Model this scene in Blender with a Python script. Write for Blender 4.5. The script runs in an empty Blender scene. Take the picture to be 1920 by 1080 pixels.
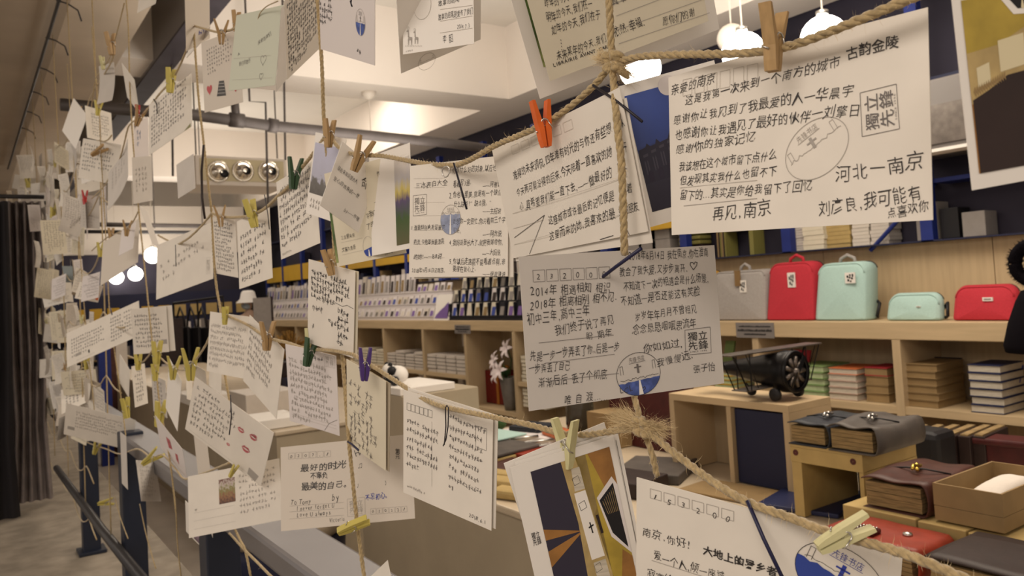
import bpy, bmesh, math, random
import numpy as np
from mathutils import Vector, Matrix, noise

SC = bpy.context.scene
COL = SC.collection
random.seed(7)
RNG = random.Random(11)

# ------------------------------------------------------------------ camera
F, CX, CY = 1480.0, 960.0, 485.0
AZ, PT, RO = math.radians(34.84), math.radians(2.15), math.atan(.057)
EYE = np.array([0, 0, 1.4])
_up = np.array([0, 0, 1.0])
_fw = np.array([math.sin(AZ), math.cos(AZ), 0])
_H = np.array([math.cos(AZ), -math.sin(AZ), 0])
CF = _fw * math.cos(PT) + _up * math.sin(PT)
_u0 = _up * math.cos(PT) - _fw * math.sin(PT)
CR = _H * math.cos(RO) - _u0 * math.sin(RO)
CD = -_u0 * math.cos(RO) - _H * math.sin(RO)
cam_data = bpy.data.cameras.new('camera')
cam = bpy.data.objects.new('camera', cam_data)
COL.objects.link(cam)
cam.matrix_world = Matrix(((CR[0], -CD[0], -CF[0], 0), (CR[1], -CD[1], -CF[1], 0), (CR[2], -CD[2], -CF[2], 1.4), (0, 0, 0, 1)))
cam_data.sensor_width = 36
cam_data.lens = F / 1920 * 36
cam_data.shift_y = (CY - 540) / 1920
cam_data.clip_start = .02
cam_data.clip_end = 60
cam_data.dof.use_dof = True
cam_data.dof.focus_distance = .62
cam_data.dof.aperture_fstop = 17
SC.camera = cam

# ------------------------------------------------------------------ world, lights, exposure
W = bpy.data.worlds.new('world')
SC.world = W
W.use_nodes = True
W.node_tree.nodes['Background'].inputs[0].default_value = (1, .86, .73, 1)
W.node_tree.nodes['Background'].inputs[1].default_value = .52
SC.view_settings.view_transform = 'Standard'
SC.view_settings.look = 'None'
SC.view_settings.exposure = .1
SC.view_settings.gamma = 1
SC.view_settings.use_curve_mapping = False

def area(name, loc, size, power, col=(1, .84, .66), rot=(0, 0, 0)):
    l = bpy.data.lights.new(name, 'AREA')
    l.shape = 'RECTANGLE'
    l.size, l.size_y = size
    l.energy = power
    l.color = col
    o = bpy.data.objects.new(name, l)
    o.location = loc
    o.rotation_euler = rot
    COL.objects.link(o)
    return o

R = math.radians
area('fill_light_walkway', (-1.1, -.6, 2.6), (1.2, 2.4), 46, (1, .88, .76), (0, R(-38), 0))  # both walkway lamps are unseen fills added to brighten cards and soffit
area('fill_light_walkway', (-.9, 3.2, 2.7), (.8, 3.2), 30, (1, .88, .74), (0, R(-30), 0))
area('fill_light_shop', (2.3, 1.3, 3.4), (1.4, 1.8), 50, (1, .88, .74))  # the shop lamps are added fills, kept out of sight above the view and behind beams
area('fill_light_shop', (2.4, 7.05, 3.46), (1.8, .6), 46, (1, .88, .74))
area('fill_light_shop', (2.3, 10.7, 3.46), (1.8, 1.2), 22, (1, .86, .70))
area('fill_uplight', (2.0, 3.2, 2.2), (1.2, 3.0), 40, (1, .92, .82), (R(180), 0, 0))  # added upward fills floating below the ceiling to brighten it, no cove there
area('fill_uplight', (2.2, 8.9, 2.15), (1.6, 2.0), 24, (1, .90, .78), (R(180), 0, 0))
area('fill_light_counter', (1.9, 1.2, 2.7), (.7, 1.6), 9, (1, .80, .58))  # unseen fill lamp added above the counter, without a fixture

# ------------------------------------------------------------------ helpers
def ray(px, py): return CF + CR * (px - CX) / F + CD * (py - CY) / F
def P(ax, val, px, py):
    "point where the sight line through a pixel of the photo meets the real plane x, y or z = val"
    r = ray(px, py)
    return EYE + r * ((val - EYE[ax]) / r[ax])
def depth(p): return float((np.array(p) - EYE) @ CF)
def proj(p):
    v = np.array(p) - EYE
    z = v @ CF
    return np.array([CX + F * (v @ CR) / z, CY + F * (v @ CD) / z])

def material(name, col, rough=.6, metal=0., var=0., scale=8., bump=0., stretch=None, spec=.4, col2=None, emit=0., sheen=0.):
    m = bpy.data.materials.new(name)
    m.use_nodes = True
    nt = m.node_tree
    b = nt.nodes['Principled BSDF']
    b.inputs['Base Color'].default_value = (*col, 1)
    b.inputs['Roughness'].default_value = rough
    b.inputs['Metallic'].default_value = metal
    b.inputs['Specular IOR Level'].default_value = spec
    if sheen: b.inputs['Sheen Weight'].default_value = sheen
    if emit:
        b.inputs['Emission Color'].default_value = (*col, 1)
        b.inputs['Emission Strength'].default_value = emit
    if var or bump or col2:
        tc = nt.nodes.new('ShaderNodeTexCoord')
        mp = nt.nodes.new('ShaderNodeMapping')
        nt.links.new(tc.outputs['Object'], mp.inputs[0])
        if stretch: mp.inputs['Scale'].default_value = stretch
        n = nt.nodes.new('ShaderNodeTexNoise')
        n.inputs['Scale'].default_value = scale
        n.inputs['Detail'].default_value = 5
        nt.links.new(mp.outputs[0], n.inputs['Vector'])
        if var or col2:
            rp = nt.nodes.new('ShaderNodeValToRGB')
            c2 = col2 or tuple(c * (1 - var) for c in col)
            rp.color_ramp.elements[0].position = .35
            rp.color_ramp.elements[1].position = .65
            rp.color_ramp.elements[0].color = (*c2, 1)
            rp.color_ramp.elements[1].color = (*col, 1)
            nt.links.new(n.outputs['Fac'], rp.inputs[0])
            nt.links.new(rp.outputs[0], b.inputs['Base Color'])
        if bump:
            bp = nt.nodes.new('ShaderNodeBump')
            bp.inputs['Strength'].default_value = bump
            bp.inputs['Distance'].default_value = .002
            nt.links.new(n.outputs['Fac'], bp.inputs['Height'])
            nt.links.new(bp.outputs[0], b.inputs['Normal'])
    return m

M = {}
def mk(k, *a, **kw): M[k] = material(k, *a, **kw)
mk('card', (.74, .69, .62), .75, var=.05, scale=30)
mk('card_grey', (.58, .54, .50), .75, var=.05, scale=30)
mk('card_cream', (.68, .62, .49), .7, var=.04, scale=30)
mk('card_white', (.80, .76, .71), .6)
mk('card_lilac', (.70, .65, .64), .7)
mk('card_green', (.55, .57, .47), .7)
mk('card_blue', (.27, .31, .32), .7)
mk('card_back', (.45, .38, .28), .8)
mk('card_pink', (.62, .56, .49), .7)
mk('ink', (.032, .028, .028), .5)
mk('pencil', (.14, .125, .12), .6)
mk('faint', (.36, .33, .30), .7)
mk('pale', (.50, .46, .41), .7)
mk('blue_ink', (.03, .05, .33), .5)
mk('sea_blue', (.08, .13, .42), .5, var=.5, scale=160)
mk('sea_pale', (.30, .34, .48), .6, var=.3, scale=160)
mk('red_ink', (.45, .05, .06), .5)
mk('lip_red', (.55, .13, .15), .6, var=.4, scale=90)
mk('twine', (.47, .35, .18), .9, var=.35, scale=300, bump=.4, sheen=.3)
mk('fuzz', (.58, .45, .26), .9)
mk('pin_wood', (.42, .27, .12), .6, var=.2, scale=40, stretch=(8, 8, 1))
mk('pin_pale', (.62, .58, .32), .6, var=.12, scale=40, stretch=(8, 8, 1))
mk('pin_orange', (.72, .13, .015), .5, var=.2, scale=60)
mk('pin_purple', (.07, .03, .19), .5, var=.2, scale=60)
mk('pin_green', (.03, .07, .03), .5)
mk('pin_yellow', (.50, .42, .10), .5)
mk('pin_red', (.45, .03, .03), .5)
mk('steel', (.55, .53, .50), .3, 1)
mk('black_wire', (.012, .01, .018), .4)
mk('navy_wire', (.012, .012, .05), .4)
mk('wood', (.56, .42, .25), .5, var=.14, scale=3, stretch=(3, 1, 14))
mk('wood_v', (.52, .39, .235), .5, var=.12, scale=3, stretch=(3, 14, 1))
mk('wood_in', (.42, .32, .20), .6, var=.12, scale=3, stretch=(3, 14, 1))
mk('counter', (.42, .35, .25), .55, var=.08, scale=6)
mk('counter_top', (.58, .48, .35), .4, var=.08, scale=5)
mk('ceil', (.84, .77, .70), .8, var=.03, scale=2)
mk('slab', (.72, .68, .62), .8, var=.05, scale=2)
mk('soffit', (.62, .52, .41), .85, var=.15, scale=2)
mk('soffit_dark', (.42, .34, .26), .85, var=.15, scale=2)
mk('dark_gap', (.03, .025, .045), .7)
mk('dark_wall', (.035, .03, .05), .8, var=.3, scale=2)
mk('steelbeam', (.055, .045, .06), .6, var=.3, scale=6)
mk('floor', (.50, .44, .38), .5, var=.22, scale=3)
mk('walk', (.33, .28, .22), .65, var=.35, scale=9, bump=.2)
mk('post', (.012, .017, .035), .45, var=.2, scale=9)
mk('rail', (.20, .19, .20), .35, .3, var=.1, scale=5)
mk('pole', (.04, .038, .04), .4, .4)
mk('pipe', (.095, .08, .075), .5, .3, var=.2, scale=10)
mk('curtain', (.26, .22, .21), .9, var=.3, scale=12)
mk('curtain_dark', (.012, .010, .012), .9)
mk('navy', (.012, .014, .045), .6)
mk('blue_metal', (.015, .03, .20), .45, .1, var=.15, scale=8)
mk('yellow', (.60, .36, .03), .6, var=.1, scale=6)
mk('white_box', (.62, .56, .50), .5, var=.06, scale=20)
mk('grey_box', (.30, .27, .25), .5, var=.1, scale=20)
mk('black', (.008, .007, .009), .55)
mk('black_rack', (.012, .012, .018), .4)
mk('chrome', (.75, .70, .62), .16, 1)
mk('jetplate', (.66, .58, .38), .6)
mk('globe', (1, .93, .80), .4, emit=11)
mk('opal', (.75, .68, .60), .3)
mk('leather_brown', (.075, .022, .014), .5, var=.3, scale=30, bump=.5)
mk('leather_dark', (.028, .014, .012), .55, var=.3, scale=30, bump=.5)
mk('leather_red', (.30, .035, .015), .5, var=.25, scale=30, bump=.5)
mk('leather_navy', (.018, .022, .032), .5, var=.3, scale=30, bump=.5)
mk('leather_grey', (.10, .085, .075), .55, var=.3, scale=20, bump=.5)
mk('leather_wine', (.08, .012, .012), .5, var=.3, scale=20, bump=.4)
mk('pages', (.34, .23, .10), .8, var=.45, scale=30, stretch=(1, 1, 16))
mk('pages_white', (.60, .54, .44), .8, var=.25, scale=30, stretch=(1, 1, 14))
mk('kraft', (.30, .20, .09), .75, var=.12, scale=25)
mk('kraft_light', (.46, .33, .13), .7, var=.1, scale=25)
mk('gold', (.75, .55, .12), .3, 1)
mk('cloth_white', (.72, .66, .60), .9, bump=.3, scale=120)
mk('cloth_cream', (.46, .38, .28), .95, var=.2, scale=14, bump=.4)
mk('red_canvas', (.50, .028, .045), .85, var=.12, scale=160, bump=.4)
mk('mint_canvas', (.42, .60, .56), .85, var=.08, scale=160, bump=.4)
mk('grey_canvas', (.36, .33, .31), .85, var=.12, scale=120, bump=.4)
mk('yellow_canvas', (.55, .28, .02), .85, var=.12, scale=120)
mk('brown_leather_tab', (.22, .13, .05), .6)
mk('biplane_black', (.010, .009, .010), .32, .5, var=.3, scale=40)
mk('tin', (.20, .17, .15), .35, .7, var=.3, scale=30)
mk('lily', (.80, .70, .70), .6)
mk('leaf', (.04, .10, .03), .6)
mk('vase', (.16, .14, .12), .5, var=.2, scale=20)
mk('gift_red', (.16, .006, .006), .25)
mk('ribbon', (.42, .16, .02), .3, .3)
mk('orange_cover', (.60, .16, .05), .6)
mk('red_cover', (.34, .02, .03), .6)
mk('green_cover', (.20, .30, .11), .6)
mk('green_edge', (.44, .52, .30), .6, var=.2, scale=30)
mk('pink_edge', (.58, .42, .34), .5, var=.2, scale=30)
mk('blue_cover', (.03, .06, .30), .5)
mk('dark_blue_cover', (.015, .02, .07), .5)
mk('glass_dark', (.06, .05, .035), .12, .2)
mk('skin', (.45, .30, .22), .6)
mk('hair', (.015, .012, .01), .6)
mk('hat', (.75, .72, .70), .8)
mk('mask', (.35, .40, .45), .8)
mk('shirt', (.60, .56, .52), .8)
mk('trousers', (.05, .05, .07), .8)
mk('dried', (.45, .25, .06), .8, var=.4, scale=40)
mk('plate_grey', (.20, .18, .17), .5)
mk('olive', (.20, .18, .05), .5)
mk('felt_black', (.006, .005, .007), .95, spec=.05)
mk('amber', (.36, .17, .045), .4, var=.3, scale=60)
mk('amber_light', (.52, .38, .16), .4, var=.3, scale=60)
mk('ochre', (.46, .33, .05), .4, var=.25, scale=60)
mk('dusk', (.028, .026, .045), .5)
mk('dusk_light', (.06, .055, .08), .5)
mk('purple_print', (.18, .10, .32), .6)

# printed pictures as procedural colours on the card's own flat coordinates (stored in a uv map)
def printed(name, stops, axis='Y', scale=6, warp=.12, detail=4):
    m = bpy.data.materials.new(name)
    m.use_nodes = True
    nt = m.node_tree
    b = nt.nodes['Principled BSDF']
    b.inputs['Roughness'].default_value = .35
    uv = nt.nodes.new('ShaderNodeUVMap')
    sp = nt.nodes.new('ShaderNodeSeparateXYZ')
    nt.links.new(uv.outputs[0], sp.inputs[0])
    n = nt.nodes.new('ShaderNodeTexNoise')
    n.inputs['Scale'].default_value = scale
    n.inputs['Detail'].default_value = detail
    nt.links.new(uv.outputs[0], n.inputs['Vector'])
    a = nt.nodes.new('ShaderNodeMath'); a.operation = 'MULTIPLY_ADD'
    a.inputs[1].default_value = warp * 2
    nt.links.new(n.outputs['Fac'], a.inputs[0])
    nt.links.new(sp.outputs[axis], a.inputs[2])
    s = nt.nodes.new('ShaderNodeMath'); s.operation = 'SUBTRACT'; s.inputs[1].default_value = warp
    nt.links.new(a.outputs[0], s.inputs[0])
    rp = nt.nodes.new('ShaderNodeValToRGB')
    el = rp.color_ramp.elements
    while len(el) < len(stops): el.new(.5)
    for e, (p, c) in zip(el, stops): e.position = p; e.color = (*c, 1)
    nt.links.new(s.outputs[0], rp.inputs[0])
    nt.links.new(rp.outputs[0], b.inputs['Base Color'])
    M[name] = m
printed('print_night', [(0, (.02, .018, .035)), (.28, (.03, .028, .05)), (.34, (.012, .012, .03)), (.50, (.02, .018, .04)), (.56, (.035, .06, .22)), (1, (.05, .09, .34))], scale=9, warp=.07)
printed('print_green', [(0, (.30, .34, .12)), (.35, (.03, .06, .015)), (.6, (.10, .16, .04)), (1, (.02, .05, .02))], scale=14, warp=.4)
printed('print_tree', [(0, (.10, .09, .08)), (.25, (.14, .13, .12)), (.34, (.42, .42, .52)), (1, (.48, .48, .62))], scale=6, warp=.3)
printed('print_street', [(0, (.10, .09, .03)), (.3, (.05, .10, .03)), (.5, (.10, .07, .16)), (.62, (.55, .45, .12)), (.75, (.50, .48, .50)), (1, (.6, .55, .5))], scale=5, warp=.12)
printed('print_flower', [(0, (.08, .03, .02)), (.3, (.26, .12, .05)), (.55, (.22, .20, .06)), (.8, (.5, .42, .38)), (1, (.15, .06, .04))], scale=9, warp=.5)
printed('print_lilac', [(0, (.10, .06, .09)), (.5, (.35, .25, .33)), (1, (.16, .11, .16))], scale=9, warp=.4)

class MB:
    def __init__(s): s.v, s.f = [], []
    def add(s, vs, fs):
        k = len(s.v)
        s.v += [tuple(map(float, v)) for v in vs]
        s.f += [tuple(i + k for i in f) for f in fs]
        return s
    def quad(s, *p): return s.add(p, [tuple(range(len(p)))])
    def box(s, x0, y0, z0, x1, y1, z1):
        v = [(x, y, z) for x in (x0, x1) for y in (y0, y1) for z in (z0, z1)]
        return s.add(v, [(0, 1, 3, 2), (4, 6, 7, 5), (0, 4, 5, 1), (2, 3, 7, 6), (0, 2, 6, 4), (1, 5, 7, 3)])
    def obox(s, c, ax, ay, az):
        c, ax, ay, az = map(np.array, (c, ax, ay, az))
        v = [c + a * ax + b * ay + d * az for a in (-1, 1) for b in (-1, 1) for d in (-1, 1)]
        return s.add(v, [(0, 1, 3, 2), (4, 6, 7, 5), (0, 4, 5, 1), (2, 3, 7, 6), (0, 2, 6, 4), (1, 5, 7, 3)])
    def rbox(s, cx, cy, z0, lx, ly, h, rz):
        c, t = math.cos(rz), math.sin(rz)
        return s.obox((cx, cy, z0 + h / 2), (lx / 2 * c, lx / 2 * t, 0), (-ly / 2 * t, ly / 2 * c, 0), (0, 0, h / 2))
    def tube(s, pts, r, n=6, caps=True):
        pts = [Vector(p) for p in pts]
        rs = r if isinstance(r, (list, tuple)) else [r] * len(pts)
        ref = None
        rings = []
        for i, p in enumerate(pts):
            t = (pts[min(i + 1, len(pts) - 1)] - pts[max(i - 1, 0)])
            if t.length < 1e-9: t = Vector((0, 0, 1))
            t.normalize()
            if ref is None:
                ref = t.cross(Vector((0, 0, 1)))
                if ref.length < .1: ref = t.cross(Vector((1, 0, 0)))
            ref = (ref - t * ref.dot(t))
            if ref.length < 1e-6: ref = t.orthogonal()
            ref.normalize()
            b = t.cross(ref)
            rings.append([p + (ref * math.cos(2 * math.pi * k / n) + b * math.sin(2 * math.pi * k / n)) * rs[i] for k in range(n)])
        vs = [q for g in rings for q in g]
        fs = []
        for i in range(len(pts) - 1):
            for k in range(n):
                a, c = i * n + k, i * n + (k + 1) % n
                fs.append((a, c, c + n, a + n))
        if caps and n > 2:
            fs.append(tuple(reversed(range(n))))
            fs.append(tuple(range(len(vs) - n, len(vs))))
        return s.add(vs, fs)
    def lathe(s, prof, c=(0, 0, 0), n=20, ax='z'):
        vs, fs = [], []
        for r, z in prof:
            for k in range(n):
                a = 2 * math.pi * k / n
                p = (r * math.cos(a), r * math.sin(a), z)
                if ax == 'y': p = (p[0], p[2], p[1])
                if ax == 'x': p = (p[2], p[0], p[1])
                vs.append((p[0] + c[0], p[1] + c[1], p[2] + c[2]))
        for i in range(len(prof) - 1):
            for k in range(n):
                a, b = i * n + k, i * n + (k + 1) % n
                fs.append((a, b, b + n, a + n))
        return s.add(vs, fs)
    def ball(s, c, r, n=14, sq=(1, 1, 1)):
        m = n // 2
        prof = [(max(1e-4, math.sin(math.pi * i / m)), -math.cos(math.pi * i / m)) for i in range(m + 1)]
        k = len(s.v)
        s.lathe(prof, (0, 0, 0), n)
        s.v[k:] = [(c[0] + x * r * sq[0], c[1] + y * r * sq[1], c[2] + z * r * sq[2]) for x, y, z in s.v[k:]]
        return s
    def mesh(s, name, m, off=(0, 0, 0), smooth=False):
        me = bpy.data.meshes.new(name)
        me.from_pydata([(x - off[0], y - off[1], z - off[2]) for x, y, z in s.v], [], s.f)
        if isinstance(m, str): m = M[m]
        me.materials.append(m)
        if smooth: me.polygons.foreach_set('use_smooth', [True] * len(me.polygons))
        me.update()
        return me
    def build(s, name, m, parent=None, smooth=False, bevel=0, seg=2, origin=None):
        if parent is not None:
            off = WL[parent.name]
        elif origin is not None:
            off = tuple(map(float, origin))
        else:
            a = np.array(s.v)
            lo, hi = a.min(0), a.max(0)
            off = ((lo[0] + hi[0]) / 2, (lo[1] + hi[1]) / 2, lo[2])
        o = bpy.data.objects.new(name, s.mesh(name, m, off, smooth))
        COL.objects.link(o)
        if parent is not None: o.parent = parent
        else: o.location = off
        WL[o.name] = off
        if bevel:
            b = o.modifiers.new('bevel', 'BEVEL')
            b.width = bevel; b.segments = seg; b.limit_method = 'ANGLE'
        return o
WL = {}   # world location of every object's origin

def tag(o, label=None, cat=None, group=None, kind=None):
    if label: o['label'] = label
    if cat: o['category'] = cat
    if group: o['group'] = group
    if kind: o['kind'] = kind
    return o
def thing(name, loc, label, cat, group=None):
    o = bpy.data.objects.new(name, None)
    COL.objects.link(o)
    o.empty_display_size = .05
    o.location = tuple(map(float, loc))
    WL[o.name] = tuple(map(float, loc))
    return tag(o, label, cat, group)
def struct(name, mb, m, **kw):
    return tag(mb.build(name, m, **kw), kind='structure')
def copy_tree(o, loc=None, rot=None, label=None, group=None, scale=None):
    c = o.copy(); COL.objects.link(c)
    if loc is not None: c.location = tuple(map(float, loc))
    if rot is not None: c.rotation_euler = rot
    if scale is not None: c.scale = scale
    if label: c['label'] = label
    if group: c['group'] = group
    WL[c.name] = tuple(c.location)
    for ch in list(o.children):
        k = ch.copy(); COL.objects.link(k); k.parent = c
        for g in list(ch.children):
            q = g.copy(); COL.objects.link(q); q.parent = k
    return c

# ================================================================== THE ROOM
struct('floor', MB().box(-2.6, -2.2, -.08, 7.5, 19.5, 0), 'floor')
wk = struct('floor_walkway', MB().box(-2.6, -2.2, 0.001, .72, 19.5, .33), 'walk')
struct('wall_left', MB().box(-.75, 6.9, .33, -.65, 19.5, 3.6), 'soffit')
struct('wall_back', MB().box(-.75, 19.5, 0, 7.5, 19.6, 3.6), 'soffit')
struct('wall_right', MB().box(4.10, -2.2, 0, 4.2, 19.5, 3.6), 'dark_wall')
ZS = 3.48
struct('ceiling', MB().box(.80, -2.2, ZS, 4.2, 19.5, ZS + .1), 'slab')
# beams of the coffered ceiling
struct('trim_1', MB().box(3.59, -2.2, 2.9, 4.04, 19.4, ZS), 'ceil')
for i, (a, b) in enumerate(((5.07, 5.49), (9.6, 10.0), (13.6, 14.0))):
    struct('trim_%d' % (2 + i), MB().box(.80, a, 2.9, 3.59, b, ZS), 'ceil')
struct('trim_5', MB().box(-.9, -2.2, 2.9, .80, 19.4, ZS + .1), 'soffit')
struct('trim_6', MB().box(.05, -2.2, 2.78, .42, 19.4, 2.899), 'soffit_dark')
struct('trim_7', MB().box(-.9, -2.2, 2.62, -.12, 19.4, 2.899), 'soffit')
# dark steel beam hung under the ceiling
bm = thing('steel_beam', (1.03, 5, 2.86), 'dark painted steel beam running lengthwise under the white ceiling', 'beam')
MB().box(.97, -2.0, 2.86, 1.09, 19.0, 2.875).build('flange', 'steelbeam', bm)
MB().box(.975, -2.0, 2.876, 1.085, 19.0, 3.3).build('web', 'plate_grey', bm)  # lighter grey puts the uplight on the beam's side into its colour
MB().box(.97, -2.0, 3.301, 1.09, 19.0, 3.315).build('flange', 'steelbeam', bm)

# conduit with wire stubs on the left soffit
cd = thing('conduit', (.36, 4, 2.76), 'thin dark conduit with wire stubs along the brown soffit', 'conduit')
MB().tube([(.36, 1.2, 2.755), (.37, 4, 2.755), (.36, 8.5, 2.755)], .008, 8).build('tube', 'pole', cd, True)
for k in range(9):
    y = 2.2 + k * .55
    MB().tube([(.36, y, 2.755), (.40, y - .02, 2.74), (.44, y - .01, 2.72), (.455, y + .01, 2.68)], .0035, 5).build('wire_stub', 'pole', cd)

# grey pipe crossing under the ceiling
pp = thing('ceiling_pipe', (2, 4.6, 2.44), 'grey steel sprinkler pipe crossing the shop below the ceiling', 'pipe')
a0, a1 = P(1, 4.6, 113, 195), P(1, 4.6, 1010, 298)
def onpipe(px, py): return P(1, 4.6, px, py)
L = [onpipe(113, 196), onpipe(360, 215), onpipe(510, 236), onpipe(845, 269), onpipe(1010, 292)]
MB().tube(L, .032, 14).build('pipe_run', 'pipe', pp, True)
for q0, q1 in (((430, 224), (457, 227)), ((503, 234), (520, 237))):
    MB().tube([onpipe(*q0), onpipe(*q1)], .042, 14).build('coupling', 'pipe', pp, True)
MB().tube([onpipe(443, 225), onpipe(440, 190)], .024, 12).build('riser', 'pipe', pp, True)
# ceiling cables
for k, pts in enumerate((((468, 190), (498, 192), (499, 240), (503, 400)), ((532, 60), (533, 176), (535, 300)), ((320, 60), (322, 120), (324, 330)))):
    cp = [P(1, 5.0, *q) for q in pts]
    tag(MB().tube([(cp[0][0], cp[0][1], ZS)] + cp, .007, 6).build('cable', 'pipe'),
        ('dark cable bending down past the grey ceiling pipe', 'thin straight cable hanging left of the round lamp canopy', 'thin rod hanging beside the air outlet box on its left')[k], 'cable')

# air outlet box with three round jets
Y0 = 6.5
d = thing('air_outlet_box', (1.9, Y0, 2.36), 'white air outlet box with three chrome ball nozzles', 'air vent')
MB().box(1.53, Y0, 2.36, 2.26, Y0 + .5, 2.60).build('housing', 'ceil', d, bevel=.005)
MB().box(1.56, Y0 - .008, 2.395, 2.235, Y0 - .001, 2.575).build('front_plate', 'jetplate', d, bevel=.003)
for (px, py) in ((409, 322), (455, 321), (503, 322)):
    c = P(1, Y0 - .01, px, py)
    j = MB().lathe([(.088, 0), (.088, -.012), (.074, -.016), (.070, 0)], (c[0], Y0 - .009, c[2]), 24, 'y').build('nozzle_ring', 'chrome', d, True)
    MB().ball((c[0], Y0 - .012, c[2]), .07, 24).build('nozzle_ball', 'chrome', j, True)
    MB().lathe([(.001, 0), (.032, 0), (.034, -.012), (.030, -.014)], (c[0] + (.01 if px > 410 else .028), Y0 - .078, c[2] - .006 - (.02 if px < 410 else 0)), 20, 'y').build('nozzle_mouth', 'black', j, True)
for x in (1.56, 2.22):
    MB().tube([(x, Y0 + .1, 2.60), (x, Y0 + .1, ZS)], .006, 6).build('hanger_rod', 'pipe', d)
# far truss bars and ducts
t = thing('lighting_track', (2, 8.6, 2.35), 'pair of thin grey ceiling track bars far back', 'track')
MB().tube([P(1, 8.6, 120, 420), P(1, 8.6, 400, 424)], .022, 8).build('bar', 'pipe', t, True)
MB().tube([P(1, 8.6, 120, 434), P(1, 8.6, 400, 436)], .018, 8).build('bar', 'pole', t, True)
for q in ((200, 425), (290, 428), (380, 430)):
    p = P(1, 8.6, *q)
    MB().tube([p, (p[0], p[1], ZS)], .006, 5).build('hanger_rod', 'pipe', t)
MB().box(.9, 12.4, 2.2, 3.6, 12.9, 2.9).build('x', 'ceil').name = 'trim_8'
tag(bpy.data.objects['trim_8'], kind='structure')

# pendant globe lamps
def pendant(c, r, label, group=None, zc=None, cord=True):
    if zc is None: zc = ZS if c[0] < 3.59 else 2.9
    t = thing('pendant_lamp', (c[0], c[1], c[2] - r), label, 'lamp', group)
    MB().ball(c, r, 24).build('globe', 'globe', t, True)
    MB().lathe([(.02, r * 1.0), (.028, r * .97), (.028, r * 1.22), (.008, r * 1.3)], c, 12).build('cap', 'steel', t, True)
    if cord: MB().tube([(c[0], c[1], c[2] + r * 1.2), (c[0], c[1], zc)], .004, 5).build('cord', 'opal', t)
    MB().lathe([(.001, zc), (.055, zc), (.05, zc - .03), (.028, zc - .055), (.001, zc - .06)], (c[0], c[1], 0), 16).build('canopy', 'opal', t, True)
pendant(P(2, 2.42, 1394, 100), .098, 'glowing round globe lamp left of the wooden clothespin above the large written card', zc=ZS)
pendant(P(2, 2.44, 1545, 72), .102, 'glowing round globe lamp rising behind the thick twine at the top right', zc=ZS)
pendant(P(2, 2.42, 1200, 128), .10, 'glowing globe lamp peeking through the gap right of the big twine knot', zc=ZS)
pendant(P(0, 2.48, 700, 345), .09, 'globe lamp hanging from the round white canopy on the beam underside', zc=2.9)
q = P(2, 2.62, 1372, 72)
t = thing('pendant_lamp', q, 'unlit cream globe lamp just behind the glowing globe', 'lamp')
MB().ball(q, .075, 20).build('globe', 'opal', t, True)
MB().tube([(q[0], q[1], q[2] + .07), (q[0], q[1], ZS)], .004, 5).build('cord', 'opal', t)
for (px, py, s, lb) in ((286, 479, .115, 'blazing round globe lamp, highest of the far left cluster'), (269, 486, .085, 'smaller glowing globe tucked left of the highest far globe'),
                        (218, 520, .10, 'glowing globe lamp, leftmost and lowest of the far cluster'), (254, 514, .10, 'glowing globe lamp in the middle of the far left cluster'),
                        (283, 514, .08, 'glowing globe lamp right of the middle one in the far cluster')):
    c = EYE + ray(px, py) * (11.0 if s > .09 else 12.4)
    pendant(c, s * .95, lb)
for (px, py, lb) in ((131, 488, 'tiny glowing far lamp, left one of the low row of three'), (147, 487, 'tiny glowing far lamp, middle one of the low row of three'), (166, 487, 'tiny glowing far lamp, right one of the low row of three'), (179, 461, 'tiny glowing far lamp above the low row of three')):
    pendant(EYE + ray(px, py) * 16, .06, lb)

# curtain at the left end
cu = thing('curtain', (.1, 7.1, .33), 'heavy grey brown curtain with a nearly black edge at the far left', 'curtain')
def folds(x0, x1, z0, z1, y, n, amp, nx=80):
    mb = MB(); vs = []
    for i in range(nx + 1):
        u = i / nx
        x = x0 + (x1 - x0) * u
        for j in range(5):
            v = j / 4
            vs.append((x + .012 * math.sin(9 * v + 5 * u) * v, y + amp * math.sin(u * n * 2 * math.pi + v) * (.4 + .6 * (1 - v)), z1 + (z0 - z1) * v))
    fs = [(i * 5 + j, i * 5 + j + 1, (i + 1) * 5 + j + 1, (i + 1) * 5 + j) for i in range(nx) for j in range(4)]
    return mb.add(vs, fs)
YC = 5.0
pL, pR = P(1, YC, -60, 600), P(1, YC, 22, 600)
folds(pL[0], pR[0], .34, 2.02, YC, 3, .03).build('dark_panel', 'curtain_dark', cu, True)
pR2 = P(1, YC + .25, 88, 700)
folds(pR[0] - .05, pR2[0], .36, 2.05, YC + .25, 6, .045).build('pleated_panel', 'curtain', cu, True)
MB().tube([(pL[0] - .1, YC + .1, 2.06), (pR2[0] + .005, YC + .1, 2.06)], .012, 8).build('curtain_rod', 'pole', cu, True)

# ------------------------------------------------------------------ railing that carries the strings
rl = thing('railing', (.43, 3, .33), 'navy metal railing with broad grey top rail behind the lower postcards', 'railing')
for y, lbl in ((4.05, 0), (2.90, 0), (1.80, 0)):
    ps = MB().box(.405, y - .035, .33, .475, y + .035, 1.0).build('post', 'post', rl, bevel=.004)
    MB().box(.385, y - .06, .331, .495, y + .06, .345).build('foot_plate', 'post', rl, bevel=.002)
MB().box(.415, -.6, .945, .515, 4.95, .99).build('top_rail', 'rail', rl, bevel=.008)
MB().tube([(.385, 2.3, .66), (.385, 3.2, .62), (.385, 4.5, .585), (.385, 4.95, .575)], .016, 10).build('lower_pole', 'pole', rl, True)

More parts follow.
